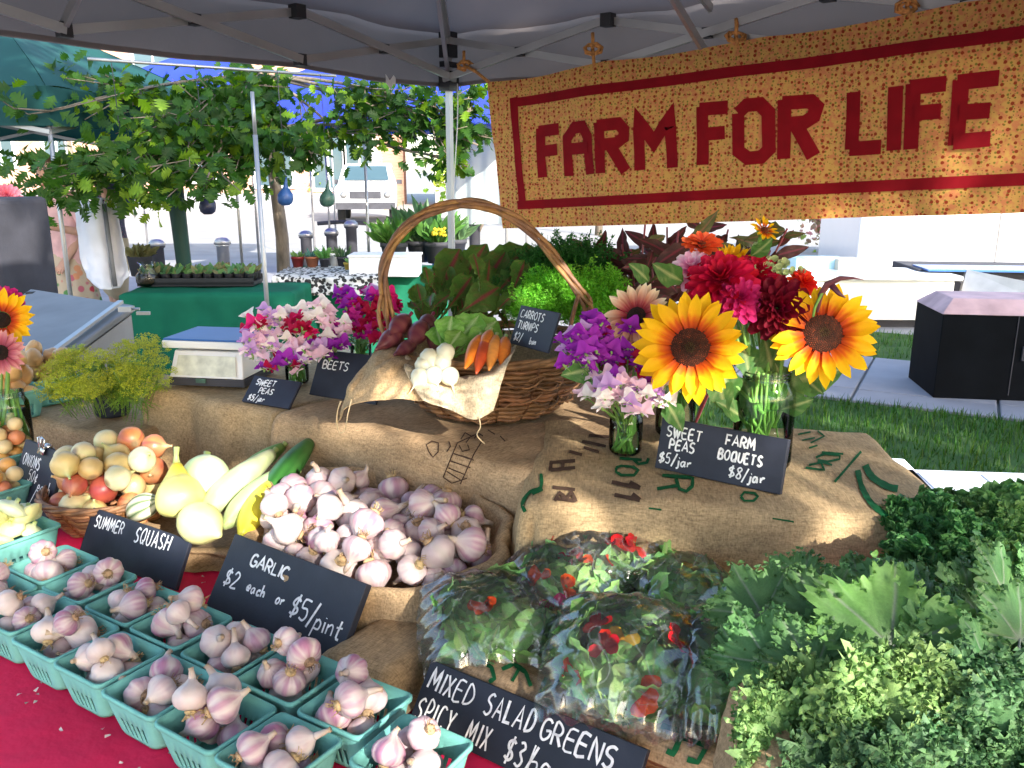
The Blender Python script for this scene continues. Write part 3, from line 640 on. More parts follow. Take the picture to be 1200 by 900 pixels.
# ------------------------------------------------------------ burlap covered risers
from mathutils.bvhtree import BVHTree
BURLAP = {}
def riser(key, name, label, cx, cy, z, a, b, rot, h=None, **kw):
    h = h if h is not None else z-TZ-.002
    t = thing(name, label, 'burlap cloth', (cx, cy, z), (0, 0, rot), 'burlap sacks draped over boxes on the table')
    fn, P, Qm = drape(a, b, h, **kw); g = drape_mesh(fn, P, Qm, 110, 90)
    g.build('cloth', MT['burlap'], t)
    M = Matrix.Translation((cx, cy, z)) @ Matrix.Rotation(rot, 4, 'Z')
    BURLAP[key] = (BVHTree.FromPolygons([M @ Vector(v) for v in g.v], g.f), t, M); return t
c1 = Q(-1.93, 1.76, 1.0); riser('B1', 'burlap_cover', 'plain burlap over the low box under the white scale and left sweet peas', c1.x, c1.y, .985, .50, .50, TROT, r=.025, flare=.03, fold=.016, seed=2)
c2 = Q(-1.20, 1.80, 1.0); riser('B2', 'burlap_cover', 'wide burlap over the middle box under the big handled basket with faded emblem print', c2.x, c2.y, 1.0, .80, .66, TROT-.06, r=.028, flare=.04, fold=.022, seed=5, fk=13, nz=.010)
riser('B3', 'burlap_cover', 'printed coffee sack burlap under the sunflower jars with green and brown letters', .44, 1.725, 1.0, .74, .50, -.10, r=.024, flare=.06, fold=.026, seed=9, fk=12, nz=.009)
c0 = Q(-2.42, 1.62, .9); riser('B0', 'burlap_cover', 'brown burlap over the low box at the far left under the potatoes and dill', c0.x, c0.y, .88, .55, .55, TROT, fold=.01, seed=12)
def pxstrokes(key, strokes, w, m, name='printed_mark', off=.0022, parent=None, sub=3, curve=False):
    """flat printing that lies on the cloth: each stroke is laid on the real surface"""
    bvh, t, M = BURLAP[key]; Mi = M.inverted()
    def hit(x, y):
        d = ray(x, y).normalized(); h = bvh.ray_cast(CO, d)
        if h[0] is None: return None
        n = h[1]; n = n if n.dot(d) < 0 else -n
        return Mi @ (h[0]+n*off)
    g = G()
    for st in strokes:
        if curve: st = smooth2(st)
        P = [Vector(p) for p in st]; Qp = [P[0]]
        for a, b in zip(P, P[1:]):
            k = max(1, int((b-a).length/sub)); Qp += [a.lerp(b, i/k) for i in range(1, k+1)]
        V = []
        for i, p in enumerate(Qp):
            d = (Qp[min(i+1, len(Qp)-1)]-Qp[max(i-1, 0)]).normalized(); nn = Vector((-d.y, d.x))*w/2*U(.85, 1.1)
            V.append((hit(*(p+nn)), hit(*(p-nn))))
        for (a, b), (c, d) in zip(V, V[1:]):
            if a and b and c and d and (a-c).length < .06: g.add([a, b, d, c], [(0,1,2,3)])
    if g.v: return g.build(name, m, t)
# ------------------------------------------------------------ printing on the sacks
BR_, GR_ = MT['inkbrown'], MT['inkgreen']
pxstrokes('B3', [[(645,543),(674,541)],[(645,552),(674,549)],[(646,541),(645,553)],[(660,541),(659,551)]], 4.2, BR_)
pxstrokes('B3', [[(648,572),(674,575)],[(650,585),(674,588)],[(650,588),(656,578),(664,586),(670,577),(675,589)]], 4.2, BR_)
pxstrokes('B3', [[(682,518),(710,524)],[(684,525),(702,531)],[(690,511),(714,513)],[(667,530),(682,534)]], 3.6, BR_)
pxstrokes('B3', [[(717,566),(750,573)],[(720,581),(750,587)],[(738,566),(750,573)],[(741,580),(750,587)]], 5, BR_)
pxstrokes('B3', [[(722,549),(728,547),(742,548),(748,552),(743,558),(728,558),(722,554),(722,549)]], 3.4, GR_)
pxstrokes('B3', [[(726,538),(752,540)],[(742,539),(748,545),(758,543),(760,538)]], 3.6, GR_)
pxstrokes('B3', [[(776,558),(812,561),(811,571),(804,577),(796,574),(792,562)],[(794,570),(770,574)]], 4.2, GR_)
pxstrokes('B3', [[(868,583),(872,578),(884,579),(888,583),(883,588),(872,588),(868,583)]], 3, GR_)
pxstrokes('B3', [[(978,566),(1009,530)]], 3, GR_)
pxstrokes('B3', [[(944,549),(966,552),(962,543),(948,546)],[(958,541),(975,546)],[(956,537),(966,533),(984,535),(984,539),(970,542),(958,540)],[(963,531),(988,533)]], 2.6, GR_)
pxstrokes('B3', [[(935,510),(950,507)],[(940,517),(955,514)],[(950,520),(966,512),(958,506)],[(948,526),(958,523)]], 2, GR_)
pxstrokes('B3', [[(1014,546),(1022,560),(1040,571),(1052,574)]], 8, GR_, curve=True)
pxstrokes('B3', [[(1005,552),(1010,572),(1022,592),(1040,606)]], 7, GR_, curve=True)
pxstrokes('B3', [[(634,556),(634,572),(622,577),(613,590),(616,600)],[(636,574),(624,580)]], 4, GR_, curve=True)
pxstrokes('B3', [[(905,608),(930,612)],[(760,596),(775,598)]], 2, GR_)
pxstrokes('B2', [[(520,559),(536,520),(560,509)],[(540,567),(556,532),(566,516)],[(528,540),(552,548)],[(532,532),(556,540)],[(526,548),(546,556)],[(540,516),(545,508),(552,512),(546,520)],[(556,515),(560,508),(566,512)],
   [(524,530),(528,524),(526,518)],[(503,530),(500,522),(506,518),(514,520),(514,530),(508,536),(503,530)],[(520,559),(530,566),(548,560)],[(538,523),(542,530),(550,528),(548,522)],[(524,552),(540,562)],[(572,505),(580,510)],[(586,512),(592,518)]], 1.4, BR_)
# ------------------------------------------------------------ pint baskets of green pulp
def pint_mesh(s=.060, s0=.046, h=.072):
    g = G()
    def ringp(a, v):
        # rounded square, a in 0..1
        k = a*4; i = int(k) % 4; f = k-int(k); hs = s0+(s-s0)*v**.8; rc = .010+.006*(1-v); L = hs-rc
        # straight part then corner
        arc = rc*PI/2; tot = 2*L+arc; d = f*tot
        if d < 2*L: x, y = -L+d, -hs
        else:
            th = (d-2*L)/rc; x, y = L+rc*math.sin(th), -L-rc*math.cos(th)
        for _ in range(i): x, y = -y, x
        return x, y
    n = 64; rows = [0, .10, .5, .8, 1.0]
    def fn(a, b):
        v = np.interp(b*(len(rows)-1), range(len(rows)), rows); x, y = ringp(a, v); return (x, y, v*h)
    def skip(i, j):
        k = (i % 16); return j == 1 and k in (2, 4, 6, 8, 10) 
    g.grid(fn, n, len(rows)-1, skip=skip, wrap=True)
    V = [(ringp(i/n, 0)[0], ringp(i/n, 0)[1], .001) for i in range(n)]; g.add(V, [tuple(range(n))])
    # rim lip
    V = []
    for i in range(n):
        x, y = ringp(i/n, 1); V += [(x, y, h), (x*1.045, y*1.045, h-.001), (x*1.045, y*1.045, h-.007)]
    F = []
    for i in range(n):
        j = (i+1) % n; F += [(3*i, 3*j, 3*j+1, 3*i+1), (3*i+1, 3*j+1, 3*j+2, 3*i+2)]
    g.add(V, F); return g.mesh('pint_basket', MT['pulp'])
PINT = pint_mesh(); QUART = pint_mesh(.072, .058, .085)
def pint(t, b, label, z=TZ+.004, rot=0, mesh=None, group='green pulp pint baskets of garlic along the table front', P=None):
    o = inst('pint_basket', mesh or PINT); p = P or Q(t, b, z); o.location = (p.x, p.y, z); o.rotation_euler = (U(-.02, .02), U(-.02, .02), TROT+rot)
    m = o.modifiers.new('thickness', 'SOLIDIFY'); m.thickness = .0022; m.offset = 0
    return tag(o, label, 'basket', group), p
# ------------------------------------------------------------ garlic
def garlic_mesh(seed, purple, stem):
    r = random.Random(seed); g = G(); lob = r.choice([6, 7, 8, 9]); ph = r.uniform(0, 6); asym = r.uniform(-.12, .12)
    prof = [(.0005,-.001),(.008,.0),(.017,.002),(.024,.008),(.0275,.016),(.0275,.024),(.0235,.032),(.017,.038),(.0105,.043),(.0068,.048)]
    W_ = np.array([.93,.88,.84]); Pp = np.array([.50,.20,.38]); Rb = np.array([.72,.48,.58])
    ns = [r.uniform(0, 6.28) for _ in range(14)]
    def col(a, v):
        s = sum(max(0, math.cos((a-n0)*3))**(8) for n0 in ns)*.14+.5*max(0, math.sin(a*17+math.sin(v*9+ns[0])*1.2))**4
        edge = max(0, abs(math.cos(lob*a/2+ph)))**6*.5
        k = purple*min(1, (s+edge)*(.35+1.0*math.sin(PI*min(1, v*1.1)))); c = W_*(1-k)+(Pp*.6+Rb*.4)*k
        if v < .2: c = c*(.75+.25*v/.2)*np.array([1,.94,.85])
        return tuple(c)
    fr = lambda a, v: 1+(.13*(abs(math.cos(lob*a/2+ph))**.6-.7))*math.sin(PI*min(1, v*.95+.12))+asym*math.cos(a)*.5
    g.lathe(prof, 36, fr=fr, col=col, cap1=False)
    # neck and dried stem
    P = []; R = []; L = stem; bx = r.uniform(-.5, .5)
    for i in range(6):
        k = i/5; P.append((bx*k*k*L, .3*bx*k*k*L, .046+L*k)); R.append(.0068*(1-.45*k)+.0006*math.sin(i*3))
    R[-1] *= 1.2
    g.tube(P, R, 8, col=[tuple((W_*(1-k)+np.array([.62,.50,.34])*k)) for k in [i/5 for i in range(6)]])
    me = g.mesh('garlic_bulb', MT['garlic'], vc=True); return me
def root_mesh(seed):
    r = random.Random(seed); g = G(); g.lathe([(.009,-.0005),(.0095,-.003),(.006,-.006),(.001,-.007)], 10, col=None)
    for _ in range(16):
        a = r.uniform(0, 6.28); q = r.uniform(.002, .009); l = r.uniform(.004, .012)
        g.tube([(q*math.cos(a), q*math.sin(a), -.004), ((q+l*.4)*math.cos(a), (q+l*.4)*math.sin(a), -.005-l*.6), ((q+l*.5)*math.cos(a+.4), (q+l*.5)*math.sin(a+.4), -.005-l)], .0007, 3)
    return g.mesh('root_tuft', MT['root'])
GAR = [(garlic_mesh(i, p, s), root_mesh(i)) for i, (p, s) in enumerate([(.6,.018),(.9,.022),(.35,.032),(1.1,.014),(.15,.02),(.75,.026),(.45,.010),(.9,.016)])]
def garlic(p, rot, sc, label, group, k=None):
    me, rm = GAR[k if k is not None else random.randrange(len(GAR))]
    t = inst('garlic_bulb', me, None, p, rot, sc); tag(t, label, 'garlic', group)
    inst('root_tuft', rm, t); return t
def pile(n, foot, base, rad, tries=14, jr=.12):
    """greedy heap of round things: foot(x, y)->bool is inside; base(x, y)-> floor height"""
    out = []
    for i in range(n):
        r = rad*U(1-jr, 1+jr); best = None
        for _ in range(tries):
            x, y = foot(); z = base(x, y)+r
            for (X, Y, Zz, R) in out:
                d2 = (x-X)**2+(y-Y)**2; s = (r+R)*.93
                if d2 < s*s: z = max(z, Zz+math.sqrt(s*s-d2))
            if best is None or z < best[2]: best = (x, y, z, r)
        out.append(best)
    return out
ORD = ['', 'second ', 'third ', 'fourth ', 'fifth ', 'sixth ', 'seventh ', 'eighth ', 'ninth ', 'tenth ', 'eleventh ', 'twelfth ', 'thirteenth ', 'fourteenth ', 'fifteenth ', 'sixteenth ']
def ordn(i): return ['first', 'second', 'third', 'fourth', 'fifth', 'sixth', 'seventh', 'eighth', 'ninth', 'tenth', 'eleventh', 'twelfth', 'thirteenth', 'fourteenth', 'fifteenth', 'sixteenth', 'seventeenth', 'eighteenth'][i]
def rank_rows(items, rows):
    """items: list of (x, y, z, r) -> for each (row, place) as seen in the picture"""
    pr = [proj((p[0], p[1], p[2])) for p in items]; idx = sorted(range(len(items)), key=lambda i: pr[i][1]); out = [None]*len(items)
    per = math.ceil(len(items)/rows)
    for rr in range(rows):
        row = sorted(idx[rr*per:(rr+1)*per], key=lambda i: pr[i][0])
        for k, i in enumerate(row): out[i] = (rr, k)
    return out
STEP = .1325; T0, B0 = -1.418, .652
PN = {}
spots = [(0, i) for i in range(-2, 8)]+[(1, i) for i in range(-2, 9)]
rown = ['front', 'back']
for (row, i) in spots:
    tt = T0+.0625+i*(.1355 if row == 0 else .1405)+U(-.002, .002); b = B0+.0625+row*.134-i*.005-(.035 if (row, i) == (1, 5) else 0)+U(-.002, .002)
    if row == 0 and i > 4: continue
    if row == 1 and i > 5: continue
    lab = f'green pulp basket of garlic, {ordn(i+2)} from the left in the {rown[row]} row'
    o, p = pint(tt, b, lab); n = 6
    c, s = math.cos(TROT), math.sin(TROT)
    def foot():
        u, v = U(-.027, .027), U(-.027, .027); return p.x+u*c-v*s, p.y+u*s+v*c
    it = pile(n, foot, lambda x, y: TZ+.018, .0240, 30, .14); rk = rank_rows(it, 2)
    for q, (x, y, z, r) in enumerate(it):
        far = 'far' if rk[q][0] == 0 else 'near'
        place = ['left', 'centre left', 'centre right', 'right'][min(rk[q][1], 3)]
        R = look(Vector((U(-1,1), U(-1,1), U(-.6,.8))))
        t = garlic((x, y, z), R.to_euler(), r/.0268*1.02, f'garlic bulb at {far} {place} of the {ordn(i+2)} basket from left, {rown[row]} row', f'garlic bulbs in the {ordn(i+2)} {rown[row]} row basket')
        off = R @ Vector((0, 0, .02)); t.location = Vector((x, y, z))-off
# garlic heap in its burlap sack
sk_c = Vector((-.225, 1.60, 0)); 
def sack(name, label, c, rt, rb, z0, zf, zb, seed, rot=TROT, thick=.016, lump=.03, nmat='burlap', nu=90):
    t = thing(name, label, 'sack', (c.x, c.y, z0), (0, 0, rot)); g = G()
    #  v: inside floor -> up inner wall -> rolled rim -> outer wall -> foot
    prof = [(.15,0,.3),(.6,0,.34),(.86,0,.5),(.95,0,.80),(.99,.2,.98),(1.03,1,1.03),(1.08,.6,1.0),(1.10,0,.85),(1.11,0,.5),(1.12,0,.22),(1.16,0,.04),(1.26,0,.0)]
    def fn(u, v):
        a = u*2*PI; k = v*(len(prof)-1); i = min(int(k), len(prof)-2); f = k-i
        R = prof[i][0]*(1-f)+prof[i+1][0]*f; H = prof[i][2]*(1-f)+prof[i+1][2]*f
        rim = zf+(zb-zf)*(.5+.5*math.sin(a)); rim *= 1+.10*noise.noise(Vector((math.cos(a)*1.6, math.sin(a)*1.6, seed)))
        w = 1+.12*noise.noise(Vector((math.cos(a)*2.2+seed, math.sin(a)*2.2, H*1.2)))+.07*noise.noise(Vector((math.cos(a)*6, math.sin(a)*6+seed, H*2)))*min(1, v*1.5)+lump*.4*math.sin(a*7+seed)*max(0, v-.6)
        return (R*rt*w*math.cos(a), R*rb*w*math.sin(a), H*rim)
    g.grid(fn, nu, 30, wrap=True); V = [fn(i/nu, 0) for i in range(nu)]; g.add(V, [tuple(range(nu))])
    g.build('cloth', MT[nmat], t); return t
cs = PZ(440, 632, .85); sack('garlic_sack', 'open burlap sack with rolled rim heaped with purple white garlic bulbs', Vector((cs.x, cs.y, 0)), .285, .200, TZ+.003, .095, .175, 3, lump=.09)
def foot():
    while 1:
        u, v = U(-1, 1), U(-1, 1)
        if u*u+v*v < 1:
            p = Vector((cs.x, cs.y, 0))+TT*u*.25+TB*v*.165; return p.x, p.y
def gb(x, y):
    d = Vector((x-cs.x, y-cs.y, 0)); u, v = d.dot(TT)/.25, d.dot(TB)/.165; return .825+.045*(1-u*u-v*v)
it = pile(72, foot, gb, .0275, 22, .2); rk = rank_rows(it, 6); rn = ['farthest', 'second', 'third', 'fourth', 'fifth', 'nearest']
for q, (x, y, z, r) in enumerate(it):
    R = look(Vector((U(-1,1), U(-1,.6), U(-.8,.8)))); k = random.randrange(len(GAR))
    look_w = ['faintly striped', 'purple streaked', 'pale long necked', 'deep purple', 'white', 'rosy long necked', 'pale squat', 'purple squat'][k]
    t = garlic((x, y, z), R.to_euler(), r/.0255, f'{look_w} garlic bulb, {ordn(rk[q][1])} from left in the {rn[rk[q][0]]} sack row', 'garlic bulbs heaped in the burlap sack', k)
    t.location = Vector((x, y, z))-R @ Vector((0, 0, .02*r/.0255))
# ------------------------------------------------------------ smooth patches of hanging cloth through measured points
def patch(name, rows, m, parent=None, nu=16, nv=16, amp=.004, seed=0, th=.0):
    """rows: list of lists of (px, py, depth); Catmull-Rom through them"""
    Pn = [[PC(*p) for p in r] for r in rows]
    def cr(L, t):
        k = t*(len(L)-1); i = min(int(k), len(L)-2); f = k-i; a, b, c, d = L[max(i-1, 0)], L[i], L[i+1], L[min(i+2, len(L)-1)]
        return .5*((2*b)+(c-a)*f+(2*a-5*b+4*c-d)*f*f+(3*b-a-3*c+d)*f**3)
    g = G()
    def fn(u, v):
        p = cr([cr(r, u) for r in Pn], v); return p+Vector((0, -1, .4))*(amp*(noise.noise(p*18+Vector((seed, 0, 0)))+.5*noise.noise(p*45)))
    g.grid(fn, nu, nv); o = g.build(name, m, parent)
    if th: md = o.modifiers.new('thickness', 'SOLIDIFY'); md.thickness = th
    return o

# shed garlic skins on the cloth and in the sack
Ms = []; ti = []
for _ in range(110):
    if random.random() < .35: tt_, bb_ = U(-1.8, -.4), U(.60, .67); p = Q(tt_, bb_, TZ+.004)
    else: tt_, bb_ = U(-1.7, -.2), U(.92, 1.12); p = Q(tt_, bb_, TZ+.004)
    Ms.append(TRS(p, look((U(-.4,.4), U(-.4,.4), 1), U(0, 6)), (U(.002,.0055), U(.0015,.0035), .003))); k = U(.7, 1.1); ti.append((k, k*U(.82,.95), k*U(.75,.92)))
tag(scatter('garlic_skins', [(-1,-1,0),(1,-.7,.6),(.8,1,0),(-.9,.8,.7),(0,0,.2)], [(0,1,4),(1,2,4),(2,3,4),(3,0,4)], Ms, MT['garlic'], tint=ti), 'loose papery garlic skins scattered on the red cloth', 'garlic skins', kind='stuff')
# ------------------------------------------------------------ chalkboard signs
board('large dark chalkboard reading GARLIC $2 each or $5/pint leaning on the sack', ((240,712),(393,785),(278,622),(428,685)), TZ+.004,
      [('GARLIC', .20, .70, .15, dict(slope=0, wx=1.15, lw=.0042)), ('$2', .06, .36, .21, dict(lw=.0042)), ('each', .245, .40, .14, dict(lw=.0036)), ('or', .475, .40, .14, dict(lw=.0036)), ('$5/', .59, .34, .24, dict(lw=.0042)), ('pint', .775, .31, .24, dict(lw=.0038))])
board('dark chalkboard reading SUMMER SQUASH standing before the yellow squash', ((92,648),(205,692),(112,593),(221,633)), TZ+.004,
      [('SUMMER', .07, .62, .24, dict(wx=.72, lw=.0036, slope=.04)), ('SQUASH', .50, .55, .30, dict(wx=.66, lw=.0036, slope=.04))], th=.010)
_t, _M, _w, _h = board('tall dark chalkboard reading ONIONS with a metal clip beside the onion basket', ((7,599),(51,622),(29,515),(77,530)), TZ+.004,
      [('ONIONS', .09, .68, .15, dict(wx=.62, lw=.0030)), ('50\u00a2', .32, .50, .15, dict(wx=.8, lw=.0030)), ('each', .60, .42, .17, dict(wx=.7, lw=.0027)), ('$2.', .10, .27, .17, dict(wx=.8, lw=.0030)), ('50', .33, .34, .10, dict(wx=.8, lw=.0027)), ('/', .50, .22, .2, dict(lw=.0027)), ('pint', .56, .12, .19, dict(wx=.7, lw=.0027))], th=.012)
# metal bulldog clip on the onions sign
g = G(); cxx, cyy = _w*.52, _h*.98
g.box((cxx, cyy-.006, .006), (.030, .022, .004)); g.box((cxx, cyy-.006, -.016), (.030, .022, .004)); g.tube([(cxx-.015, cyy+.006, -.005), (cxx+.015, cyy+.006, -.005)], .007, 8)
for sx in (-1, 1): g.tube([(cxx+sx*.010, cyy-.002, .008), (cxx+sx*.018, cyy+.022, .014), (cxx+sx*.004, cyy+.026, .015), (cxx+sx*.002, cyy+.0, .009)], .0022, 6)
g.build('metal_clip', MT['chrome'] if 'chrome' in MT else MT['steel'], _t)
board('wide chalkboard reading MIXED SALAD GREENS SPICY MIX $3/bag in front of the salad bags', ((478,846),(733,968),(505,769),(762,880)), TZ+.004,
      [('MIXED', .03, .58, .31, dict(wx=.70, lw=.0036)), ('SALAD', .32, .57, .31, dict(wx=.62, lw=.0036)), ('GREENS', .58, .57, .30, dict(wx=.80, lw=.0036)), ('SPICY', .02, .10, .33, dict(wx=.55, lw=.0036)), ('MIX', .28, .10, .32, dict(wx=.55, lw=.0036)), ('$3/', .47, .10, .33, dict(wx=.7, lw=.0035)), ('bag', .58, .10, .36, dict(wx=.8, lw=.0032)), ('$5', .80, .12, .33, dict(wx=.8, lw=.0035))], th=.012)
board('small chalkboard reading SWEET PEAS $5/jar beneath the pale pink flower bunch', ((283,470),(338,479),(297,437),(354,450)), .992,
      [('SWEET', .12, .68, .20, dict(wx=1.0, lw=.0032)), ('PEAS', .26, .38, .19, dict(wx=1.0, lw=.0032)), ('$5/jar', .1, .09, .20, dict(wx=1.0, lw=.0030))], th=.008)
board('dark chalkboard reading BEETS tucked between flowers and the burlap flap', ((362,462),(440,474),(378,407),(452,419)), 1.004,
      [('BEETS', .10, .60, .17, dict(wx=1.0, lw=.0034)), ('$2', .72, .50, .15, dict(lw=.0032)), ('/bun', .6, .2, .14, dict(lw=.003))], th=.008)
board('small tilted chalkboard reading CARROTS TURNIPS $2/bun at the back of the handled basket', ((597,402),(642,414),(608,357),(658,368)), 1.205,
      [('CARROTS', .08, .70, .19, dict(wx=.78, lw=.0026)), ('TURNIPS', .08, .42, .19, dict(wx=.78, lw=.0026)), ('$2/', .08, .12, .19, dict(wx=.8, lw=.0028)), ('bun', .5, .12, .15, dict(wx=.9, lw=.0026))], th=.006)
board('wide chalkboard reading SWEET PEAS $5/jar FARM BOQUETS $8/jar before the sunflower jars', ((767,548),(914,580),(778,490),(922,513)), 1.004,
      [('SWEET', .06, .66, .20, dict(wx=.82, lw=.0036)), ('PEAS', .10, .42, .19, dict(wx=.82, lw=.0036)), ('$5/jar', .03, .14, .19, dict(wx=.95, lw=.0034)), ('FARM', .54, .70, .19, dict(wx=.82, lw=.0036)), ('BOQUETS', .50, .43, .18, dict(wx=.74, lw=.0036)), ('$8/jar', .60, .13, .20, dict(wx=.95, lw=.0034))], th=.014)

# ------------------------------------------------------------ rounded vegetables
def veg_mesh(name, prof, n=22, seed=0, colf=None, bend=0, lobes=0, la=0, lump=.0, m='produce', stem=None):
    g = G(); H = prof[-1][1]-prof[0][1]
    V = []; cc = []
    for j, (r, z) in enumerate(prof):
        v = j/(len(prof)-1)
        for k in range(n):
            a = 2*PI*k/n; q = r*(1+la*math.cos(lobes*a)*math.sin(PI*min(1, v+.05)) if lobes else r and 1)
            q = r*(1+(la*math.cos(lobes*a) if lobes else 0)); P = Vector((q*math.cos(a), q*math.sin(a), z))
            w = (z-prof[0][1])/H; P.x += bend*w*w
            P *= 1+lump*noise.noise(P*(1.2/max(x for x, _ in prof))+Vector((seed, seed, 0)))
            V.append(P); cc.append(colf(a, v, random) if colf else (1,1,1))
    M_ = len(prof); F = [(i*n+k, i*n+(k+1) % n, (i+1)*n+(k+1) % n, (i+1)*n+k) for i in range(M_-1) for k in range(n)]+[tuple(range(n))[::-1], tuple(range((M_-1)*n, M_*n))]
    g.add(V, F, None, 0, cc)
    return g.mesh(name, MT[m], vc=True)
def ell(rx, h, n=11, p=1.0): return [(max(.0006, rx*math.sin(PI*i/n)**p), -h*math.cos(PI*i/n)) for i in range(n+1)]
def mixc(a, b, k): k = max(0, min(1, k)); return tuple(a[i]*(1-k)+b[i]*k for i in range(3))
def onion_mesh(seed, base, dark, pole):
    r = random.Random(seed); ns = [r.uniform(0, 6.28) for _ in range(9)]
    pr = [(.001,-.033),(.006,-.034),(.016,-.031),(.029,-.022),(.0365,-.006),(.0365,.006),(.030,.020),(.018,.030),(.009,.036),(.005,.044),(.003,.052),(.004,.056)]
    def col(a, v, _):
        s = sum(max(0, math.cos(a-n0))**90 for n0 in ns); c = mixc(base, dark, .6*s+.25*math.sin(a*2+ns[0])); 
        if v < .12: c = (.32,.22,.12)
        return mixc(c, pole, max(0, (v-.55)*2.4))
    return veg_mesh('onion', pr, 28, seed, col, lump=.05)
WH, YE, RE, GRN = (.66,.54,.30), (.60,.34,.10), (.40,.085,.05), (.50,.56,.24)
ON = [onion_mesh(1, WH, (.62,.60,.30), (.55,.62,.25)), onion_mesh(2, (.62,.46,.20), (.60,.40,.14), GRN), onion_mesh(3, RE, (.30,.04,.05), (.65,.30,.16)), onion_mesh(4, (.52,.19,.07), RE, (.7,.5,.25)), onion_mesh(5, (.70,.62,.40), (.6,.66,.3), GRN)]
ONW = ['white', 'golden white', 'dark red', 'coppery red', 'pale green white']
ob = PZ(129, 578, .83)
def wicker(t, rx, ry, h, base=.72, nw=12, ns=30, r=.0042, seed=0, flare=0, rough=0.0, cols=((1.6,1.35,1.1), (.8,.75,.7))):
    rnd = random.Random(seed)
    def rad(z): return base+(1-base)*(z/h)**.7
    for k in range(ns):
        a = 2*PI*k/ns; g = G(); g.tube([(rx*rad(z)*math.cos(a), ry*rad(z)*math.sin(a), z) for z in np.linspace(0, h, 6)], r*.75, 5, col=cols[1]); g.build('stake', MT['wicker'], t, vc=True) if k < 60 else None
    for w in range(nw):
        z = h*(w+.4)/nw; g = G(); P = []; cc = []; c = rnd.uniform(cols[1][0], cols[0][0]); m = ns*2
        for i in range(m+1):
            a = 2*PI*i/m; o = r*.95*(1 if ((i+w*2+(0 if w % 2 else 2)) % 4) < 2 else -1)+rnd.uniform(-rough, rough)
            P.append(((rx*rad(z)+o)*math.cos(a), (ry*rad(z)+o)*math.sin(a), z+rnd.uniform(-rough, rough)*.8)); q = c*rnd.uniform(.8, 1.2); cc.append((q, q*.93, q*.85))
        g.tube(P, r*rnd.uniform(.85, 1.15), 5, col=cc, cap=False, flat=1.25); g.build('woven_cane', MT['wicker'], t, vc=True)
    g = G()
    for o in range(3):
        P = [((rx+.003+r*math.cos(o*2.1+i*.5))*math.cos(2*PI*i/72), (ry+.003+r*math.cos(o*2.1+i*.5))*math.sin(2*PI*i/72), h+r*math.sin(o*2.1+i*.5)) for i in range(73)]
        g.tube(P, r*1.05, 6, col=[(1.3+.5*math.sin(i*1.7+o),)*3 for i in range(73)], cap=False)
    g.build('rim', MT['wicker'], t, vc=True)
    g = G(); g.lathe([(.001, .004), (1, .004)], 40, M=Matrix.Diagonal((rx*base, ry*base, 1, 1)), col=(.6,.55,.5), cap0=False, cap1=False); g.build('base', MT['wicker'], t, vc=True)
t = thing('onion_basket', 'round honey coloured wicker basket piled with white and red onions', 'basket', (ob.x, ob.y, TZ+.003)); MT['wicker2'] = MT['wicker']
wicker(t, .152, .145, .088, .62, 9, 26, .0050, 1, cols=((2.6,2.1,1.6), (1.5,1.2,1.0)))
def foot():
    while 1:
        u, v = U(-1, 1), U(-1, 1)
        if u*u+v*v < 1: return ob.x+u*.112, ob.y+v*.106
it = pile(34, foot, lambda x, y: TZ+.040+.02*(1-((x-ob.x)**2+(y-ob.y)**2)/.02), .0295, 16, .1); rk = rank_rows(it, 5); rn5 = ['farthest', 'second', 'middle', 'fourth', 'nearest']
for q, (x, y, z, r) in enumerate(it):
    k = random.choice([0, 0, 1, 4, 4, 2, 3]); k = random.choice([2, 3, 3]) if (rk[q][0] in (2, 3) and rk[q][1] < 4) else random.choice([0, 1, 1, 4, 3])
    o = inst('onion', ON[k], None, (x, y, z), look((U(-1,1), U(-1,1), U(-.3,1))).to_euler(), r/.0352)
    tag(o, f'{ONW[k]} onion, {ordn(rk[q][1])} from the left in the {rn5[rk[q][0]]} row of the wicker basket', 'onion', 'onions in the wicker basket')
# potatoes, pale tomatoes and squash in pulp baskets at the far left
POT = [veg_mesh('potato', ell(.026, .034), 18, s, lambda a, v, r: mixc((.66,.40,.16), (.50,.27,.10), r.random()*.5), lump=.22) for s in (1, 5, 9)]
TOM = [veg_mesh('tomato', ell(.019, .018), 16, s, lambda a, v, r, c=c: c, lobes=5, la=.03) for s, c in ((1, (.72,.38,.10)), (2, (.70,.55,.28)), (3, (.62,.22,.10)))]
PAT = [veg_mesh('small_squash', [(.001,-.012),(.012,-.013),(.026,-.006),(.032,.002),(.026,.009),(.012,.014),(.005,.017),(.004,.026)], 24, s, lambda a, v, r, c=c: mixc(c, (.35,.5,.12), max(0, v-.8)*4), lobes=10, la=.05) for s, c in ((1, (.78,.76,.35)), (2, (.74,.80,.50)))]
def filled(name, px, z, mesh, items, n, rad, label, cat, ilabel, zoff=.03, h=.02, half=.04):
    p = PZ(px[0], px[1], z+.07); p.z = z
    o, _ = pint(0, 0, label, z=z, mesh=mesh, P=p, group='green pulp baskets at the far left'); c, s = math.cos(TROT), math.sin(TROT)
    def foot(): u, v = U(-half, half), U(-half, half); return p.x+u*c-v*s, p.y+u*s+v*c
    it = pile(n, foot, lambda x, y: z+zoff, rad, 16, .12); rk = rank_rows(it, 3)
    for q, (x, y, zz, r) in enumerate(it):
        w = ['back', 'middle', 'front'][rk[q][0]]
        tag(inst(name, random.choice(items), None, (x, y, zz), (U(-.9,.9), U(-.9,.9), U(0, 6)), r/rad), f'{ilabel}, {ordn(rk[q][1])} from left in the {w} of its basket', cat, f'{name} pieces in {cat} basket at {px[0]}'.split(' at ')[0])
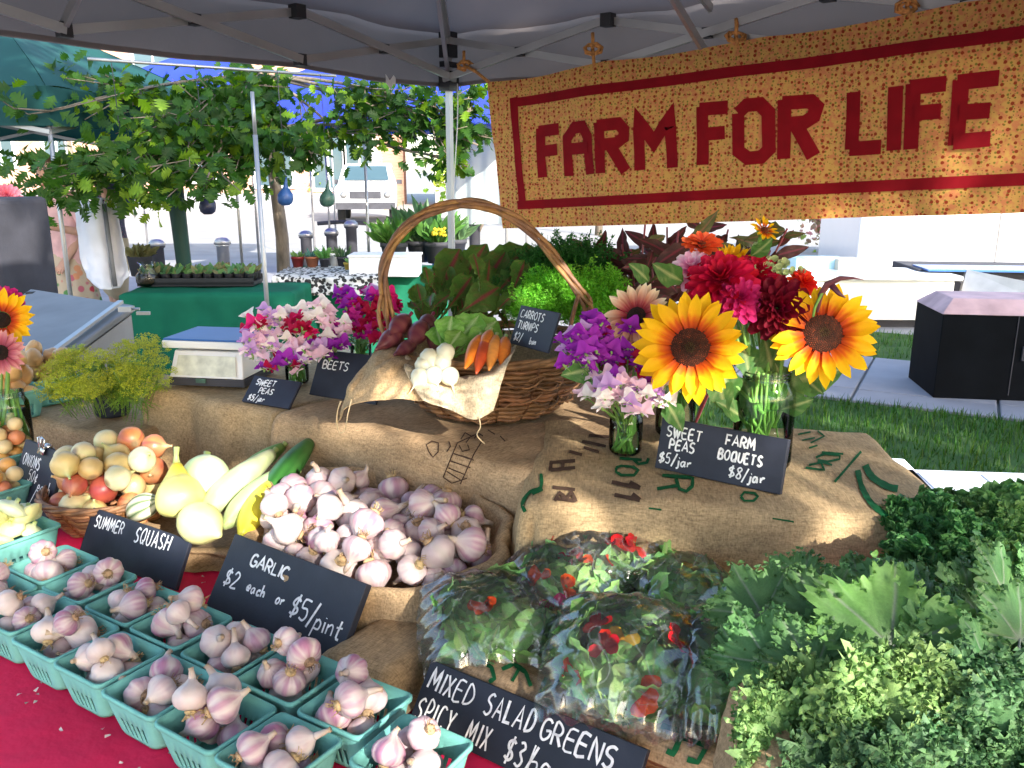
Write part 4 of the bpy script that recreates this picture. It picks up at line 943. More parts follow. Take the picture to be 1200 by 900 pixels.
filled('potato', (10, 462), .884, QUART, POT, 15, .026, 'green pulp basket of yellow potatoes on the brown burlap at the left edge', 'potato', 'small yellow potato', half=.045, zoff=.045)
filled('potato', (53, 445), .884, QUART, POT, 12, .026, 'second green pulp basket of potatoes partly behind the dill', 'potato', 'small yellow potato behind the dill', half=.045, zoff=.045)
filled('tomato', (8, 528), TZ+.06, PINT, TOM, 18, .019, 'green pulp basket of small orange tomatoes above the onions sign', 'tomato', 'small orange tomato', half=.04, zoff=.045)
filled('tomato', (-6, 570), TZ+.02, PINT, TOM, 14, .019, 'green pulp basket half hidden behind the onions sign at the left edge', 'tomato', 'small pale tomato', half=.04, zoff=.035)
filled('small_squash', (12, 626), TZ+.004, QUART, PAT, 14, .022, 'green pulp basket of small pale yellow squash under the onions sign', 'squash', 'tiny pale yellow squash', half=.045, zoff=.05)
# ------------------------------------------------------------ summer squash on its burlap
sqc = PZ(262, 606, TZ+.03)
sack('squash_sack', 'low open burlap sack spread under the summer squash', Vector((sqc.x, sqc.y, 0)), .245, .17, TZ+.003, .035, .055, 11)
def veg_along(name, label, cat, pts, rad, colf, grp, n=18, stem=None, m='produce', stemcol=(.42,.52,.18)):
    """pts: list of world points; rad: list of radii interpolated along"""
    k = 16; P = []; R = []
    for i in range(k+1):
        f = i/k*(len(pts)-1); a = min(int(f), len(pts)-2); w = f-a; w2 = w
        P.append(Vector(pts[a]).lerp(Vector(pts[a+1]), w2)); f2 = i/k*(len(rad)-1); b = min(int(f2), len(rad)-2); ww = f2-b; R.append(rad[b]*(1-ww)+rad[b+1]*ww)
    for _ in range(2): R = [R[0]]+[(R[i-1]+R[i]*2+R[i+1])/4 for i in range(1, k)]+[R[-1]]
    for _ in range(3): P = [P[0]]+[(P[i-1]+P[i]*2+P[i+1])/4 for i in range(1, k)]+[P[-1]]
    c = sum(P, Vector())/len(P); o = thing(name, label, cat, c, group=grp); g = G()
    cols = []
    g.tube([p-c for p in P], R, n, col=None); g.c = [colf((i % n)/n*2*PI, (i//n)/k) for i in range(len(g.v))]
    g.build('body', MT[m], o, vc=True)
    d = (P[0]-P[1]).normalized(); g = G(); r0 = R[0]*.55 if not stem else stem[0]; L = .022 if not stem else stem[1]
    g.tube([P[0]-c-d*.002, P[0]-c+d*L*.5, P[0]-c+d*L+Vector((.002, 0, .004))], [r0*1.3, r0*.8, r0], 7, col=stemcol); g.build('stem', MT[m], o, vc=True)
    return o
gS = 'summer squash heaped on the burlap'
z0 = TZ
def zl(px, py, z): return PZ(px, py, z)
yel = lambda a, v: mixc((.80,.72,.10), (.84,.82,.30), v); 
veg_along('yellow_squash', 'large pear shaped yellow squash standing at the left of the squash heap', 'squash', [PC(207,543,1.93), PC(208,565,1.92), PC(213,592,1.88), PC(216,606,1.87)], [.010,.020,.030,.046,.056,.052,.032,.006], lambda a, v: mixc((.66,.54,.04), (.70,.66,.22), v*1.4), gS, 22, stem=(.007,.034))
pale = lambda a, v: mixc((.52,.60,.30), (.64,.67,.40), .5+.5*math.sin(a*4+v*3))
grn = lambda a, v: mixc((.02,.10,.02), (.05,.20,.035), .5+.5*math.sin(a*9+v))
lite = lambda a, v: mixc((.38,.52,.18), (.58,.65,.34), .5+.5*math.sin(a*7+v*2))
def sq(lab, a, b, rads, cf, name='summer_squash', **k):
    m = (a+b)/2; m.z += .006; veg_along(name, lab, 'squash', [a, m, b], rads, cf, gS, 18, **k)
sq('round pale green squash between the pear shaped squash and the long ones', PC(242,536,2.02), PC(240,590,1.93), [.008,.035,.052,.056,.050,.03,.005], lambda a, v: mixc((.42,.54,.28), (.60,.64,.38), .4+.6*math.sin(a*4)), stem=(.009,.012))
sq('long pale green squash lying across the heap from the round one', PC(318,532,2.10), PC(236,604,1.86), [.014,.022,.028,.032,.034,.03,.008], pale, stem=(.008,.02))
sq('long creamy green squash second in the slanted row', PC(338,548,2.04), PC(262,618,1.82), [.012,.020,.026,.030,.032,.028,.007], lite, stem=(.008,.018))
sq('bright yellow zucchini lying between the pale and dark ones', PC(322,560,1.99), PC(282,628,1.78), [.012,.02,.024,.027,.028,.024,.006], lambda a, v: (.82,.74,.06), stem=(.007,.016))
sq('broad pale yellow squash at the front of the heap', PC(216,606,1.84), PC(258,628,1.76), [.01,.034,.044,.046,.04,.02,.005], lambda a, v: (.66,.64,.28), stem=(.008,.01))
sq('dark green zucchini at the right of the squash heap', PC(362,520,2.12), PC(306,592,1.90), [.016,.024,.028,.03,.03,.026,.008], grn, name='zucchini', stem=(.010,.02))
sq('slim dark green zucchini beneath the thick one', PC(346,556,2.02), PC(296,604,1.86), [.012,.018,.02,.021,.02,.016,.006], lambda a, v: (.04,.20,.03), name='zucchini', stem=(.008,.014))
sq('mid green zucchini behind the dark one', PC(330,524,2.16), PC(262,576,2.0), [.012,.02,.023,.024,.023,.02,.006], lambda a, v: (.16,.34,.07), name='zucchini', stem=(.008,.014))
sq('striped dark squash peeping between onion basket and yellow squash', PC(185,586,1.97), PC(150,606,1.99), [.01,.026,.03,.03,.024,.006], lambda a, v: (.75,.75,.55) if math.sin(a*8) > -.2 else (.06,.12,.04), stem=(.006,.01))
# ------------------------------------------------------------ big handled basket
HB = Vector((-.055, 2.17, 1.004)); HR = (.27, .275, .165)
t = thing('handled_basket', 'large brown willow basket with tall twisted arching handle full of root vegetables', 'basket', HB)
wicker(t, HR[0], HR[1], HR[2], .60, 13, 34, .0058, 7, rough=.0022, cols=((1.3,1.1,1.0), (.55,.5,.45)))
Lp = [(470,415,2.170),(460,385,2.150),(452,350,2.130),(449,318,2.130),(462,283,2.130),(490,255,2.130),(525,241,2.130),(560,239,2.130),(600,254,2.130),(632,280,2.130),(656,310,2.130),(676,338,2.130),(690,362,2.140),(684,400,2.170)]
def crp(L, n):
    out = []; L = [PC(*p) if isinstance(p, tuple) and p[0] > 20 else Vector(p) for p in L]
    for i in range(n+1):
        k = i/n*(len(L)-1); j = min(int(k), len(L)-2); f = k-j; a, b, c, d = L[max(j-1, 0)], L[j], L[j+1], L[min(j+2, len(L)-1)]
        out.append(.5*((2*b)+(c-a)*f+(2*a-5*b+4*c-d)*f*f+(3*b-a-3*c+d)*f**3))
    return out
base = crp(Lp, 60)
for s in range(4):
    g = G(); P = []
    for i, p in enumerate(base):
        e = abs(i-30)/30; sp = .0085+.010*max(0, e-.7)*3.0; a = s*PI/2+i*.19
        P.append(p-HB+Vector((sp*math.cos(a), .6*sp*math.sin(a), sp*math.sin(a))))
    g.tube(P, [.0062-.001*abs(i-30)/30 for i in range(61)], 7, col=[(1.15+.3*math.sin(i*.7+s),)*2+(1.0,) for i in range(61)]); g.build('handle_cane', MT['wicker'], t, vc=True)
g = G(); g.lathe([(.02,.06),(.55,.075),(.80,.10),(.93,.150)], 36, M=Matrix.Diagonal((HR[0], HR[1], 1, 1)), fr=lambda a, v: 1+.03*math.sin(a*9)*v, cap0=True, cap1=False); g.build('lining', MT['burlap'], t)
for (pts, nm) in (([(447,345,2.120),(444,372,2.110),(455,400,2.100),(475,420,2.090)], 1), ([(678,345,2.120),(670,375,2.110),(668,400,2.100)], 2), ([(690,360,2.120),(697,382,2.110),(690,410,2.110)], 3)):
    g = G(); P = [p-HB for p in crp(pts, 12)]; g.tube(P, .0055, 6, col=(1.2,1.1,1.0)); g.build('handle_cane', MT['wicker'], t, vc=True)
g = G(); rb = random.Random(3)
for k in range(40):   # loose twigs round the rough side
    a = rb.uniform(-2.9, .25); z = rb.uniform(.01, .155); q = .62+.38*(z/.165)**.7
    g.tube([((HR[0]*q+.006+.008*math.sin(j*1.3+k))*math.cos(a+j*.07), (HR[1]*q+.006+.008*math.sin(j*1.3+k))*math.sin(a+j*.07), z+.012*math.sin(j*.8+k)) for j in range(7)], .0025, 4, col=(rb.uniform(.5, 1.5),)*3)
g.build('loose_twigs', MT['wicker'], t, vc=True)
# burlap liner flaps
lt = thing('basket_liner', 'frayed burlap cloth hanging over the front rim of the handled basket', 'burlap cloth')
patch('flap', [[(446,402,2.12),(470,404,2.10),(500,420,2.06),(530,440,2.02)],[(430,424,2.00),(456,424,1.94),(488,440,1.88),(516,458,1.85)],[(408,456,1.96),(432,450,1.91),(468,452,1.87),(502,470,1.84)],[(396,494,1.95),(410,476,1.91),(440,470,1.87),(478,468,1.84)]], MT['burlap'], lt, 30, 30, .022, 1, .0015)
patch('flap', [[(478,412,2.08),(520,440,2.04),(566,432,2.05),(606,402,2.10)],[(474,430,1.90),(516,448,1.86),(566,442,1.87),(602,414,1.92)],[(484,452,1.83),(524,466,1.81),(566,462,1.82),(592,436,1.86)],[(496,470,1.835),(526,480,1.82),(556,492,1.82),(578,482,1.85)]], MT['linen'], lt, 34, 34, .026, 4, .0015)
for pts in ([(412,468,1.90),(408,484,1.90),(404,504,1.91),(397,506,1.92),(395,486,1.92),(399,470,1.91)], [(400,470,1.90),(396,480,1.91),(394,496,1.92),(396,502,1.92)], [(561,488,1.81),(563,500,1.82),(559,510,1.84),(568,520,1.86)]):
    g = G(); g.tube(crp(pts, 14), .0016, 4); g.build('loose_thread', MT['jute'], lt)
tp = veg_mesh('turnip', [(.0005,-.05),(.001,-.036),(.003,-.026),(.014,-.018),(.022,-.006),(.023,.004),(.019,.014),(.009,.020),(.006,.023)], 18, 3, lambda a, v, r: mixc((.58,.55,.42), (.42,.48,.24), max(0, v-.75)*4))
for (x, y, w) in ((503,421,'topmost'), (518,427,'right upper'), (508,442,'lower middle'), (527,443,'lower right'), (497,430,'left'), (522,415,'rear'), (492,444,'lower left')):
    p = PC(x, y-2, 1.85 if y > 435 else 1.89)
    o = inst('turnip', tp, None, p, look((U(-.5,.5), U(.2,1), .7)).to_euler(), .92); tag(o, f'small white turnip, {w} of the turnips on the burlap liner', 'turnip', 'white turnips in the handled basket')
gC = 'orange carrots in the handled basket'
for i, (a, b, lab, c) in enumerate((((562,396,1.98),(545,432,1.86),'leftmost stubby orange carrot root beside the turnips',(.66,.17,.015)), ((570,398,1.97),(558,438,1.85),'dark orange carrot second from the left',(.44,.07,.015)), ((581,396,1.98),(573,434,1.86),'golden carrot at the middle of the carrot bunch',(.74,.30,.05)), ((592,398,1.98),(588,430,1.88),'bright orange carrot at the right of the bunch',(.68,.20,.02)), ((574,390,2.0),(563,418,1.90),'orange carrot lying on top of the carrot bunch',(.70,.22,.02)))):
    veg_along('carrot', lab, 'carrot', [PC(*a), (PC(*a)+PC(*b))/2, PC(*b)], [.009,.016,.017,.014,.009,.002], lambda a_, v, c=c: mixc(c, (c[0]*.8, c[1]*.75, c[2]), .3+.3*math.sin(v*40+a_*2)), gC, 14, stem=(.005,.014))
gB = 'dark red beets in the handled basket'
for i, (a, b, r, lab) in enumerate((((497,380,2.110),(480,405,2.010),.026,'round dark beet nearest the turnips'), ((515,385,2.130),(505,410,2.030),.024,'dark beet to the right of the nearest one'), ((478,372,2.130),(455,395,2.030),.026,'beet at the upper left under the burlap flap'), ((470,388,2.090),(440,410,2.010),.024,'long dusty beet at the left rim'), ((505,372,2.170),(492,390,2.090),.022,'beet behind the others at the back'), ((486,402,2.050),(462,416,1.970),.018,'thin reddish beet at the front'))):
    veg_along('beet', lab, 'beet', [PC(*a), (PC(*a)+PC(*b))/2, PC(*b)], [.008,r*.9,r,r*.85,r*.4,.003], lambda a_, v: mixc((.10,.015,.03), (.17,.05,.05), .5+.5*math.sin(v*25)), gB, 16, stem=(.005,.02), stemcol=(.3,.03,.08))
# ------------------------------------------------------------ scale, bin, coolers, cabinets
def rbox(g, c, d, R=None, b=.1): g.box(c, d, R=R)
sc = PZ(258, 450, .99); t = thing('kitchen_scale', 'white box scale with a blue tray top beside the pink sweet peas', 'scale', (sc.x-.01, sc.y+.06, .992), (0, 0, -.16))
def bev(o, w=.004, s=3): m = o.modifiers.new('bevel', 'BEVEL'); m.width = w; m.segments = s; return o
g = G(); g.box((0, 0, .012), (.235, .20, .024)); bev(g.build('base', MT['dark'], t, smooth=False))
g = G(); V = [(-.115,-.10,.024),(.115,-.10,.024),(.115,.10,.024),(-.115,.10,.024),(-.105,-.075,.10),(.105,-.075,.10),(.105,.095,.10),(-.105,.095,.10)]
g.add(V, [(0,1,5,4),(1,2,6,5),(2,3,7,6),(3,0,4,7),(4,5,6,7),(3,2,1,0)]); bev(g.build('body', MT['whiteplastic'], t, smooth=False))
g = G(); g.add([(-.095,-.098,.032),(.095,-.098,.032),(.088,-.080,.088),(-.088,-.080,.088)], [(0,1,2,3)]); g.v = [(x, y-.006, z) for x, y, z in g.v]; g.build('display', MT['display'] if 'display' in MT else MT['steel'], t, smooth=False)
g = G(); g.box((0, 0, .122), (.255, .205, .022)); bev(g.build('tray', MT['white'], t, smooth=False))
g = G(); g.box((0, 0, .136), (.248, .198, .006)); bev(g.build('tray_mat', MT['blue'], t, smooth=False), .002)
g = G(); g.box((0, 0, .108), (.10, .10, .012)); g.build('tray_support', MT['dark'], t, smooth=False)
g = G(); g.box((-.01, -.112, .02), (.03, .004, .012)); g.build('badge', MT['gourdgreen'], t, smooth=False)
# sloping metal bin behind the table at the left
a, b_, c_, d_ = PC(36,338,3.75), PC(157,357,3.35), PC(52,432,2.75), PC(-60,405,3.1)
t = thing('metal_bin', 'grey metal bin with large sloping lid behind the table at left', 'metal bin')
g = G(); dn = Vector((0, 0, -.03)); V = [a, b_, c_, d_, a+dn, b_+dn, c_+dn, d_+dn]
g.add(V, [(0,3,2,1),(4,5,6,7),(0,1,5,4),(1,2,6,5),(2,3,7,6),(3,0,4,7)]); bev(g.build('lid', MT['steel'], t, smooth=False), .008)
g = G(); ii = lambda p, z: Vector((p.x, p.y, z)); cc = (a+b_+c_+d_)/4; s_ = lambda p: p.lerp(Vector((cc.x, cc.y, p.z)), .04)
V = [s_(a)+dn*1.3, s_(b_)+dn*1.3, s_(c_)+dn*1.3, s_(d_)+dn*1.3]; V += [ii(p, .02) for p in V]
g.add(V, [(0,1,5,4),(1,2,6,5),(2,3,7,6),(3,0,4,7),(0,3,2,1),(4,5,6,7)]); g.build('body', MT['cream2'], t, smooth=False)
g = G(); g.bar(b_+Vector((-.05,-.0,.012)), c_+Vector((-.03,.0,.012)), .02, .012); g.build('lid_edge', MT['alu'], t, smooth=False)
g = G(); p = PC(148, 362, 3.2); g.box(p, (.05,.03,.02)); g.tube([p+Vector((0,0,.0)), p+Vector((.05,0,.0))], .006, 6); g.box(PC(168,367,3.25), (.05,.012,.012)); g.build('latch', MT['alu'], t, smooth=False)
g = G(); g.box(PC(36,343,3.68), (.03,.03,.008)); g.build('bumper', MT['blackplastic'], t, smooth=False)
# dark planter with pink flowers at the far left
p = PC(0, 340, 4.6); t = thing('planter', 'tall charcoal fabric planter at the far left edge below pink flowers', 'planter', (p.x-.06, p.y, 0), (0, 0, -.25))
g = G(); g.box((0, 0, .75), (.56, .4, 1.43)); bev(g.build('box', MT['charcoal'], t, smooth=False), .03)
# white coolers right behind the table
def cooler(label, x, y, rot, w=.62, d=.36, h=.42):
    t = thing('cooler', label, 'cooler', (x, y, 0), (0, 0, rot), 'white plastic coolers on the grass behind the table')
    g = G(); g.add([(-w/2+.03,-d/2+.03,0),(w/2-.03,-d/2+.03,0),(w/2-.03,d/2-.03,0),(-w/2+.03,d/2-.03,0),(-w/2,-d/2,h),(w/2,-d/2,h),(w/2,d/2,h),(-w/2,d/2,h)], [(3,2,1,0),(0,1,5,4),(1,2,6,5),(2,3,7,6),(3,0,4,7),(4,5,6,7)]); bev(g.build('body', MT['whiteplastic'], t, smooth=False), .02)
    g = G(); g.box((0, 0, h+.028), (w+.02, d+.02, .05)); bev(g.build('lid', MT['whiteplastic'], t, smooth=False), .016)
    for k in (-1, 0, 1):
        g = G(); g.box((k*w*.27, 0, h+.055), (w*.23, d*.8, .006)); bev(g.build('lid_panel', MT['whiteplastic'], t, smooth=False), .003)
    for sx in (-1, 1):
        g = G(); g.tube([(sx*(w/2+.005), -d*.2, h-.10), (sx*(w/2+.03), -d*.2, h-.03), (sx*(w/2+.03), d*.2, h-.03), (sx*(w/2+.005), d*.2, h-.10)], .008, 6); g.build('handle', MT['whiteplastic'], t)
    return t
p = PZ(1030, 552, .48); cooler('white cooler mostly hidden behind the printed burlap', p.x-.10, p.y+.02, -.12, .5, .36)
p = PZ(1180, 572, .48); cooler('long white cooler with ribbed lid behind the leafy kale', p.x+.07, p.y-.02, -.10, .86, .42)
# black cabinet on the pavement
p = gz(1094, 474); t = thing('electrical_cabinet', 'black metal cabinet with dusty pink sloped top standing on the pavement', 'cabinet', (p.x+.56, p.y+.30, .03), (0, 0, -.16))
g = G(); g.box((0, 0, .30), (.98, .62, .60)); bev(g.build('body', MT['blackbox'], t, smooth=False), .006)
g = G(); w, d = .5, .32; V = [(-w,-d,.602),(w,-d,.602),(w,d,.602),(-w,d,.602),(-w*.8,-d*.62,.70),(w*.8,-d*.62,.70),(w*.8,d*.62,.70),(-w*.8,d*.62,.70)]
g.add(V, [(0,1,5,4),(1,2,6,5),(2,3,7,6),(3,0,4,7),(4,5,6,7),(3,2,1,0)]); bev(g.build('top', MT['pinkdust'], t, smooth=False), .006)
g = G(); g.box((0, -.313, .32), (.006, .004, .56)); g.box((.06, -.318, .34), (.02, .016, .10)); g.build('door_handle', MT['dark'], t, smooth=False)
# white folding table and boxes further back right
def slab_table(name, label, cat, P0, w, d, h, rot, m='white', gap=True):
    t = thing(name, label, cat, (P0.x, P0.y, 0), (0, 0, rot)); g = G(); g.box((w/2, d/2, h-.02), (w, d, .04)); bev(g.build('tabletop', MT[m], t, smooth=False), .01)
    for x in (.06, w-.06):
        for y in (.06, d-.06): g = G(); g.tube([(x, y, 0), (x, y, h-.04)], .014, 6); g.build('leg', MT['steel'], t)
    return t
p = gz(846, 398); t = thing('white_bench_box', 'low white chest on the far pavement behind the bouquet', 'chest', (p.x, p.y+.6, 0), (0, 0, -.03))
g = G(); g.box((1.25, .4, .30), (2.5, .7, .42)); bev(g.build('body', MT['white'], t, smooth=False), .01)
g = G(); g.box((1.25, .4, .53), (2.62, .8, .05)); bev(g.build('lid', MT['white'], t, smooth=False), .012)
g = G(); g.box((1.2, .4, .045), (2.2, .5, .09)); g.build('plinth', MT['dark'], t, smooth=False)
p = PY(1050, 330, 9.2); t = thing('open_trunk', 'open grey lidded trunk with blue lining at the right edge', 'trunk', (p.x, p.y, 0), (0, 0, -.12))
g = G(); g.box((1.5, .4, .30), (2.6, .9, .56)); bev(g.build('body', MT['dark'], t, smooth=False), .01)
g = G(); g.box((1.2, .05, .585), (1.9, .5, .02)); g.build('lining', MT['blue'], t, smooth=False)
V = [PC(1133,316,8.9), PC(1222,334,8.5), PC(1222,354,8.5), PC(1126,343,8.9)]; g = G(); o_ = t.matrix_world.inverted() if False else Matrix.Rotation(.12, 4, 'Z') @ Matrix.Translation(-t.location); V = [o_ @ v for v in V]; V += [v+Vector((0, .05, .0)) for v in V]
g.add(V, [(0,1,2,3),(7,6,5,4),(0,4,5,1),(1,5,6,2),(2,6,7,3),(3,7,4,0)]); g.build('lid', MT['alu'], t, smooth=False)
# pale delivery van side and parked car behind
def trailer():
    t = thing('white_trailer', 'long plain white market trailer standing behind the right end of the banner', 'trailer', (PY(1005,300,12.5).x, 12.5, 0), (0, 0, -.06))
    g = G(); g.box((3.4, 1, 1.28), (6.8, 2, 2.2)); bev(g.build('box', MT['carwhite'], t, smooth=False), .05)
    for x in (1.95, 3.9): g = G(); g.box((x, -.006, 1.28), (.025, .012, 2.2)); g.build('panel_seam', MT['steel'], t, smooth=False)
    g = G(); g.box((3.4, 1, .10), (6.6, 1.8, .14)); g.build('chassis', MT['dark'], t, smooth=False)
    for x in (3.0, 3.8): g = G(); g.lathe([(.001,-.09),(.2,-.09),(.26,-.07),(.26,.07),(.2,.09),(.001,.09)], 20, M=Matrix.Translation((x, .12, .26)) @ Matrix.Rotation(PI/2, 4, 'X')); g.build('wheel', MT['rubber'], t)
trailer()
def car():
    p = gz(433, 258); t = thing('parked_car', 'white off-road car parked nose-on across the square behind the pots', 'car', (p.x, p.y, 0), (0, 0, .12))
    prof = [(-2.2,.45),(-2.2,1.0),(-1.9,1.15),(-.9,1.22),(-.35,1.78),(1.7,1.85),(2.2,1.2),(2.25,.45)]
    g = G(); n = len(prof); V = []
    for s, k in ((-1, 1), (1, 1)):
        for (y, z) in prof: V.append((s*(.92 if z < 1.25 else .76), y, z))
    F = [tuple(range(n))[::-1], tuple(range(n, 2*n))]+[(i, (i+1) % n, (i+1) % n+n, i+n) for i in range(n)]
    g.add(V, F); bev(g.build('body', MT['carwhite'], t, smooth=False), .06)
    g = G(); g.add([(-.70,-.87,1.28),(.70,-.87,1.28),(.62,-.42,1.72),(-.62,-.42,1.72)], [(0,1,2,3)]); g.v = [(x, y-.04, z+.03) for x, y, z in g.v]; g.build('windscreen', MT['window'], t, smooth=False)
    for s in (-1, 1):
        g = G(); V = [(s*.93,-.5,1.27),(s*.93,1.5,1.27),(s*.80,1.4,1.74),(s*.80,-.2,1.70)]; g.add(V, [(0,1,2,3)]); g.build('side_window', MT['window'], t, smooth=False)
        g = G(); g.lathe([(.001,-.03),(.10,-.03),(.11,0),(.001,.02)], 16, M=Matrix.Translation((s*.66, -2.21, .88)) @ Matrix.Rotation(PI/2, 4, 'X')); g.build('headlight', MT['alu'], t)
        g = G(); g.box((s*1.02, -.55, 1.25), (.18,.10,.14)); g.build('mirror', MT['dark'], t, smooth=False)
        for y in (-1.35, 1.4):
            w = G(); w.lathe([(.001,-.11),(.28,-.11),(.36,-.08),(.36,.08),(.28,.11),(.001,.11)], 22, M=Matrix.Translation((s*.80, y, .36)) @ Matrix.Rotation(PI/2, 4, 'Y')); w.build('wheel', MT['rubber'], t)
    g = G(); g.box((0, -2.26, .55), (1.8, .12, .20)); g.build('bumper', MT['dark'], t, smooth=False)
    g = G(); g.box((0, -2.215, .88), (.95, .03, .22)); 
    g.build('grille', MT['dark'], t, smooth=False)
    g = G(); g.lathe([(.001,-.12),(.30,-.12),(.36,-.08),(.36,.08),(.3,.12),(.001,.12)], 22, M=Matrix.Translation((.2, 2.36, 1.1)) @ Matrix.Rotation(PI/2, 4, 'X')); g.build('spare_wheel', MT['rubber'], t)
car()
# blue and teal crate seen below the banner
p = PY(957, 312, 9.5); g = G(); g.box((0,0,0), (.56, .3, .2)); o = g.build('storage_box', MT['tealbox'], smooth=False, loc=p); tag(bev(o, .01), 'pale blue storage box on the low white chest', 'box')
p = PY(991, 311, 9.4); g = G(); g.box((0,0,0), (.28, .3, .16)); o = g.build('cardboard_box', MT['cream'], smooth=False, loc=p); tag(bev(o, .008), 'small tan box beside the pale blue box on the chest', 'box')
# ------------------------------------------------------------ petals and flowers
def petal_mesh(name, L, Wd, prof, cols, cup=.15, droop=.0, ruf=.0, seed=0, nu=5, nv=7, tipw=.5, m='petal', fold=0, point=False):
    """petal along +y from the origin, lying in xy, top is +z"""
    g = G(); r = random.Random(seed); f0 = r.uniform(0, 6)
    def w(v): return Wd/2*np.interp(v, [p[0] for p in prof], [p[1] for p in prof])
    def fn(u, v):
        s = u*2-1; y = L*v; x = s*w(v); z = cup*abs(s)**2*w(v)-droop*L*v*v+ruf*math.sin(v*9+f0+s*2)*abs(s)*w(v)-fold*(1-abs(s))*w(v)
        return (x, y, z)
    def col(u, v):
        c = None; k = np.clip(v+.10*(math.sin((u*2-1)*7+f0)*.5), 0, 1)
        return tuple(np.interp(k, [q[0] for q in cols], [q[1][i] for q in cols]) for i in range(3))
    g.grid(fn, nu, nv, col=col); return g.mesh(name, MT[m], vc=True)
RAYP = [(0,.30),(.15,.55),(.5,1),(.75,.86),(.92,.38),(1,.04)]
ROUND = [(0,.2),(.3,.6),(.65,1),(.85,.9),(1,.45)]
Yl, Og, Rd = (.86,.52,.005), (.70,.14,.004), (.33,.02,.004)
SUNP = [petal_mesh('petal', 1, .36, RAYP, [(0,Rd),(.18,(.50,.06,.003)),(.34,Og),(.50,(.84,.46,.005)),(1,Yl)], .3, d, .15, s, 4, 8) for s, d in ((1,.10),(2,-.06),(3,.22),(4,.04))]
PEAP = [petal_mesh('petal', 1, .36, RAYP, [(0,(.16,.01,.02)),(.25,(.40,.05,.06)),(.5,(.60,.28,.18)),(1,(.85,.75,.52))], .3, d, .1, s, 4, 7) for s, d in ((1,.05),(2,.2),(3,-.08))]
def seeds_mesh(name, R, dome, ring=((.8,.5,.3),(2.6,1.0,.35)), n=420):
    bv = [(-.5,-.5,0),(.5,-.5,0),(.5,.5,0),(-.5,.5,0),(0,0,1)]; g = G()
    g.lathe([(R,0),(R*.9,dome*.35),(R*.6,dome*.8),(R*.25,dome*.92),(.0005,dome*.86)], 22, col=ring[0], cap1=False)
    for i in range(n):
        q = math.sqrt((i+.5)/n); a = i*2.39996; h = dome*(1-(q)**2.6)*.95; s = R*.062
        c = ring[0] if q < .45 else ring[1]; k = U(.5, 1.6); c = tuple(x*k for x in c)
        if q < .25: c = (.8*k, 1.3*k, .5*k)
        p = Vector((R*q*math.cos(a), R*q*math.sin(a), h)); n_ = Vector((q*math.cos(a)*.6, q*math.sin(a)*.6, 1)).normalized(); Rr = look(n_, a)
        g.add([p+Rr @ Vector((x*s, y*s, z*s*1.3)) for x, y, z in bv], [(0,1,4),(1,2,4),(2,3,4),(3,0,4)], None, 0, c)
    return g.mesh(name, MT['seed'], smooth=False, vc=True)
def stemtube(t, pts, r=.004, name='stem', m='stem'):
    g = G(); g.tube(pts, r, 7); return g.build(name, MT[m], t)
def daisy(name, label, cat, c, n, R, rd, petals, rings, seeds, group=None, stem_to=None, open_=.0, sepal=True):
    """flower head with petals as parts; c centre, n facing"""
    t = thing(name, label, cat, c, look(n, U(0, 6)).to_euler(), group)
    inst('seed_disc', seeds, t)
    for k, (num, scl, tilt, z) in enumerate(rings):
        for i in range(num):
            a = 2*PI*(i+.5*k)/num+U(-.07, .07); L = (R-rd*.75)*scl*U(.86, 1.1)
            M = Matrix.Rotation(a, 4, 'Z') @ Matrix.Translation((0, rd*.75, z)) @ Matrix.Rotation(tilt+open_+U(-.14, .14), 4, 'X') @ Matrix.Rotation(U(-.25, .25), 4, 'Y') @ Matrix.Rotation(U(-.1,.1), 4, 'Z') @ Matrix.Diagonal((L*U(.85, 1.15), L, L, 1))
            inst('petal', random.choice(petals), t, M=M)
    if sepal:
        g = G()
        for i in range(14):
            a = 2*PI*i/14; ca, sa = math.cos(a), math.sin(a); q = R*.62
            g.add([(ca*rd*.5-sa*.006, sa*rd*.5+ca*.006, -.010), (ca*rd*.5+sa*.006, sa*rd*.5-ca*.006, -.010), (ca*q, sa*q, -.006)], [(0,1,2)])
        g.lathe([(rd*.9,-.004),(rd*.7,-.012),(.006,-.020)], 14); g.build('sepals', MT['stem'], t)
    if stem_to is not None:
        Mi = (Matrix.Translation(c) @ t.rotation_euler.to_matrix().to_4x4()).inverted(); e = Mi @ Vector(stem_to); m_ = Vector((e.x*.25, e.y*.25, -abs(e.length)*.35-.02))
        P = [Vector((0,0,-.014)).lerp(m_, k)*(1-k)+m_.lerp(e, k)*k for k in np.linspace(0, 1, 8)]; stemtube(t, P, .0045)
    return t
camdir = lambda P: (CO-Vector(P)).normalized()
SEED = seeds_mesh('seed_disc', .040, .016); SEEDP = seeds_mesh('seed_disc', .021, .012, ((.25,.2,.25),(.6,.3,.3)), 200)
JL, JS, JH = PZ(900, 556, 1.004), PZ(735, 537, 1.004), None
JL += Vector((0, .055, 0)); JS += Vector((0, .036, 0)); JL.z = JS.z = 1.006
gsf = 'yellow and red sunflowers in the large jar'
pA, pB = PC(809, 407, 1.63), PC(964, 391, 1.66)
daisy('sunflower', 'large yellow sunflower with red orange inner petals left of the big jar facing forward', 'sunflower', pA, (camdir(pA)+Vector((-.10,-.1,.05))), .108, .040, SUNP, [(19,1.0,.05,-.002),(17,.93,.24,.003)], SEED, gsf, JL+Vector((-.03,0,.08)))
daisy('sunflower', 'yellow and orange sunflower right of the big jar with lower petals drooping', 'sunflower', pB, (camdir(pB)+Vector((.22,-.0,.20))), .106, .042, SUNP, [(18,1.0,-.04,-.002),(16,.92,.16,.003)], SEED, gsf, JL+Vector((.02,0,.08)))
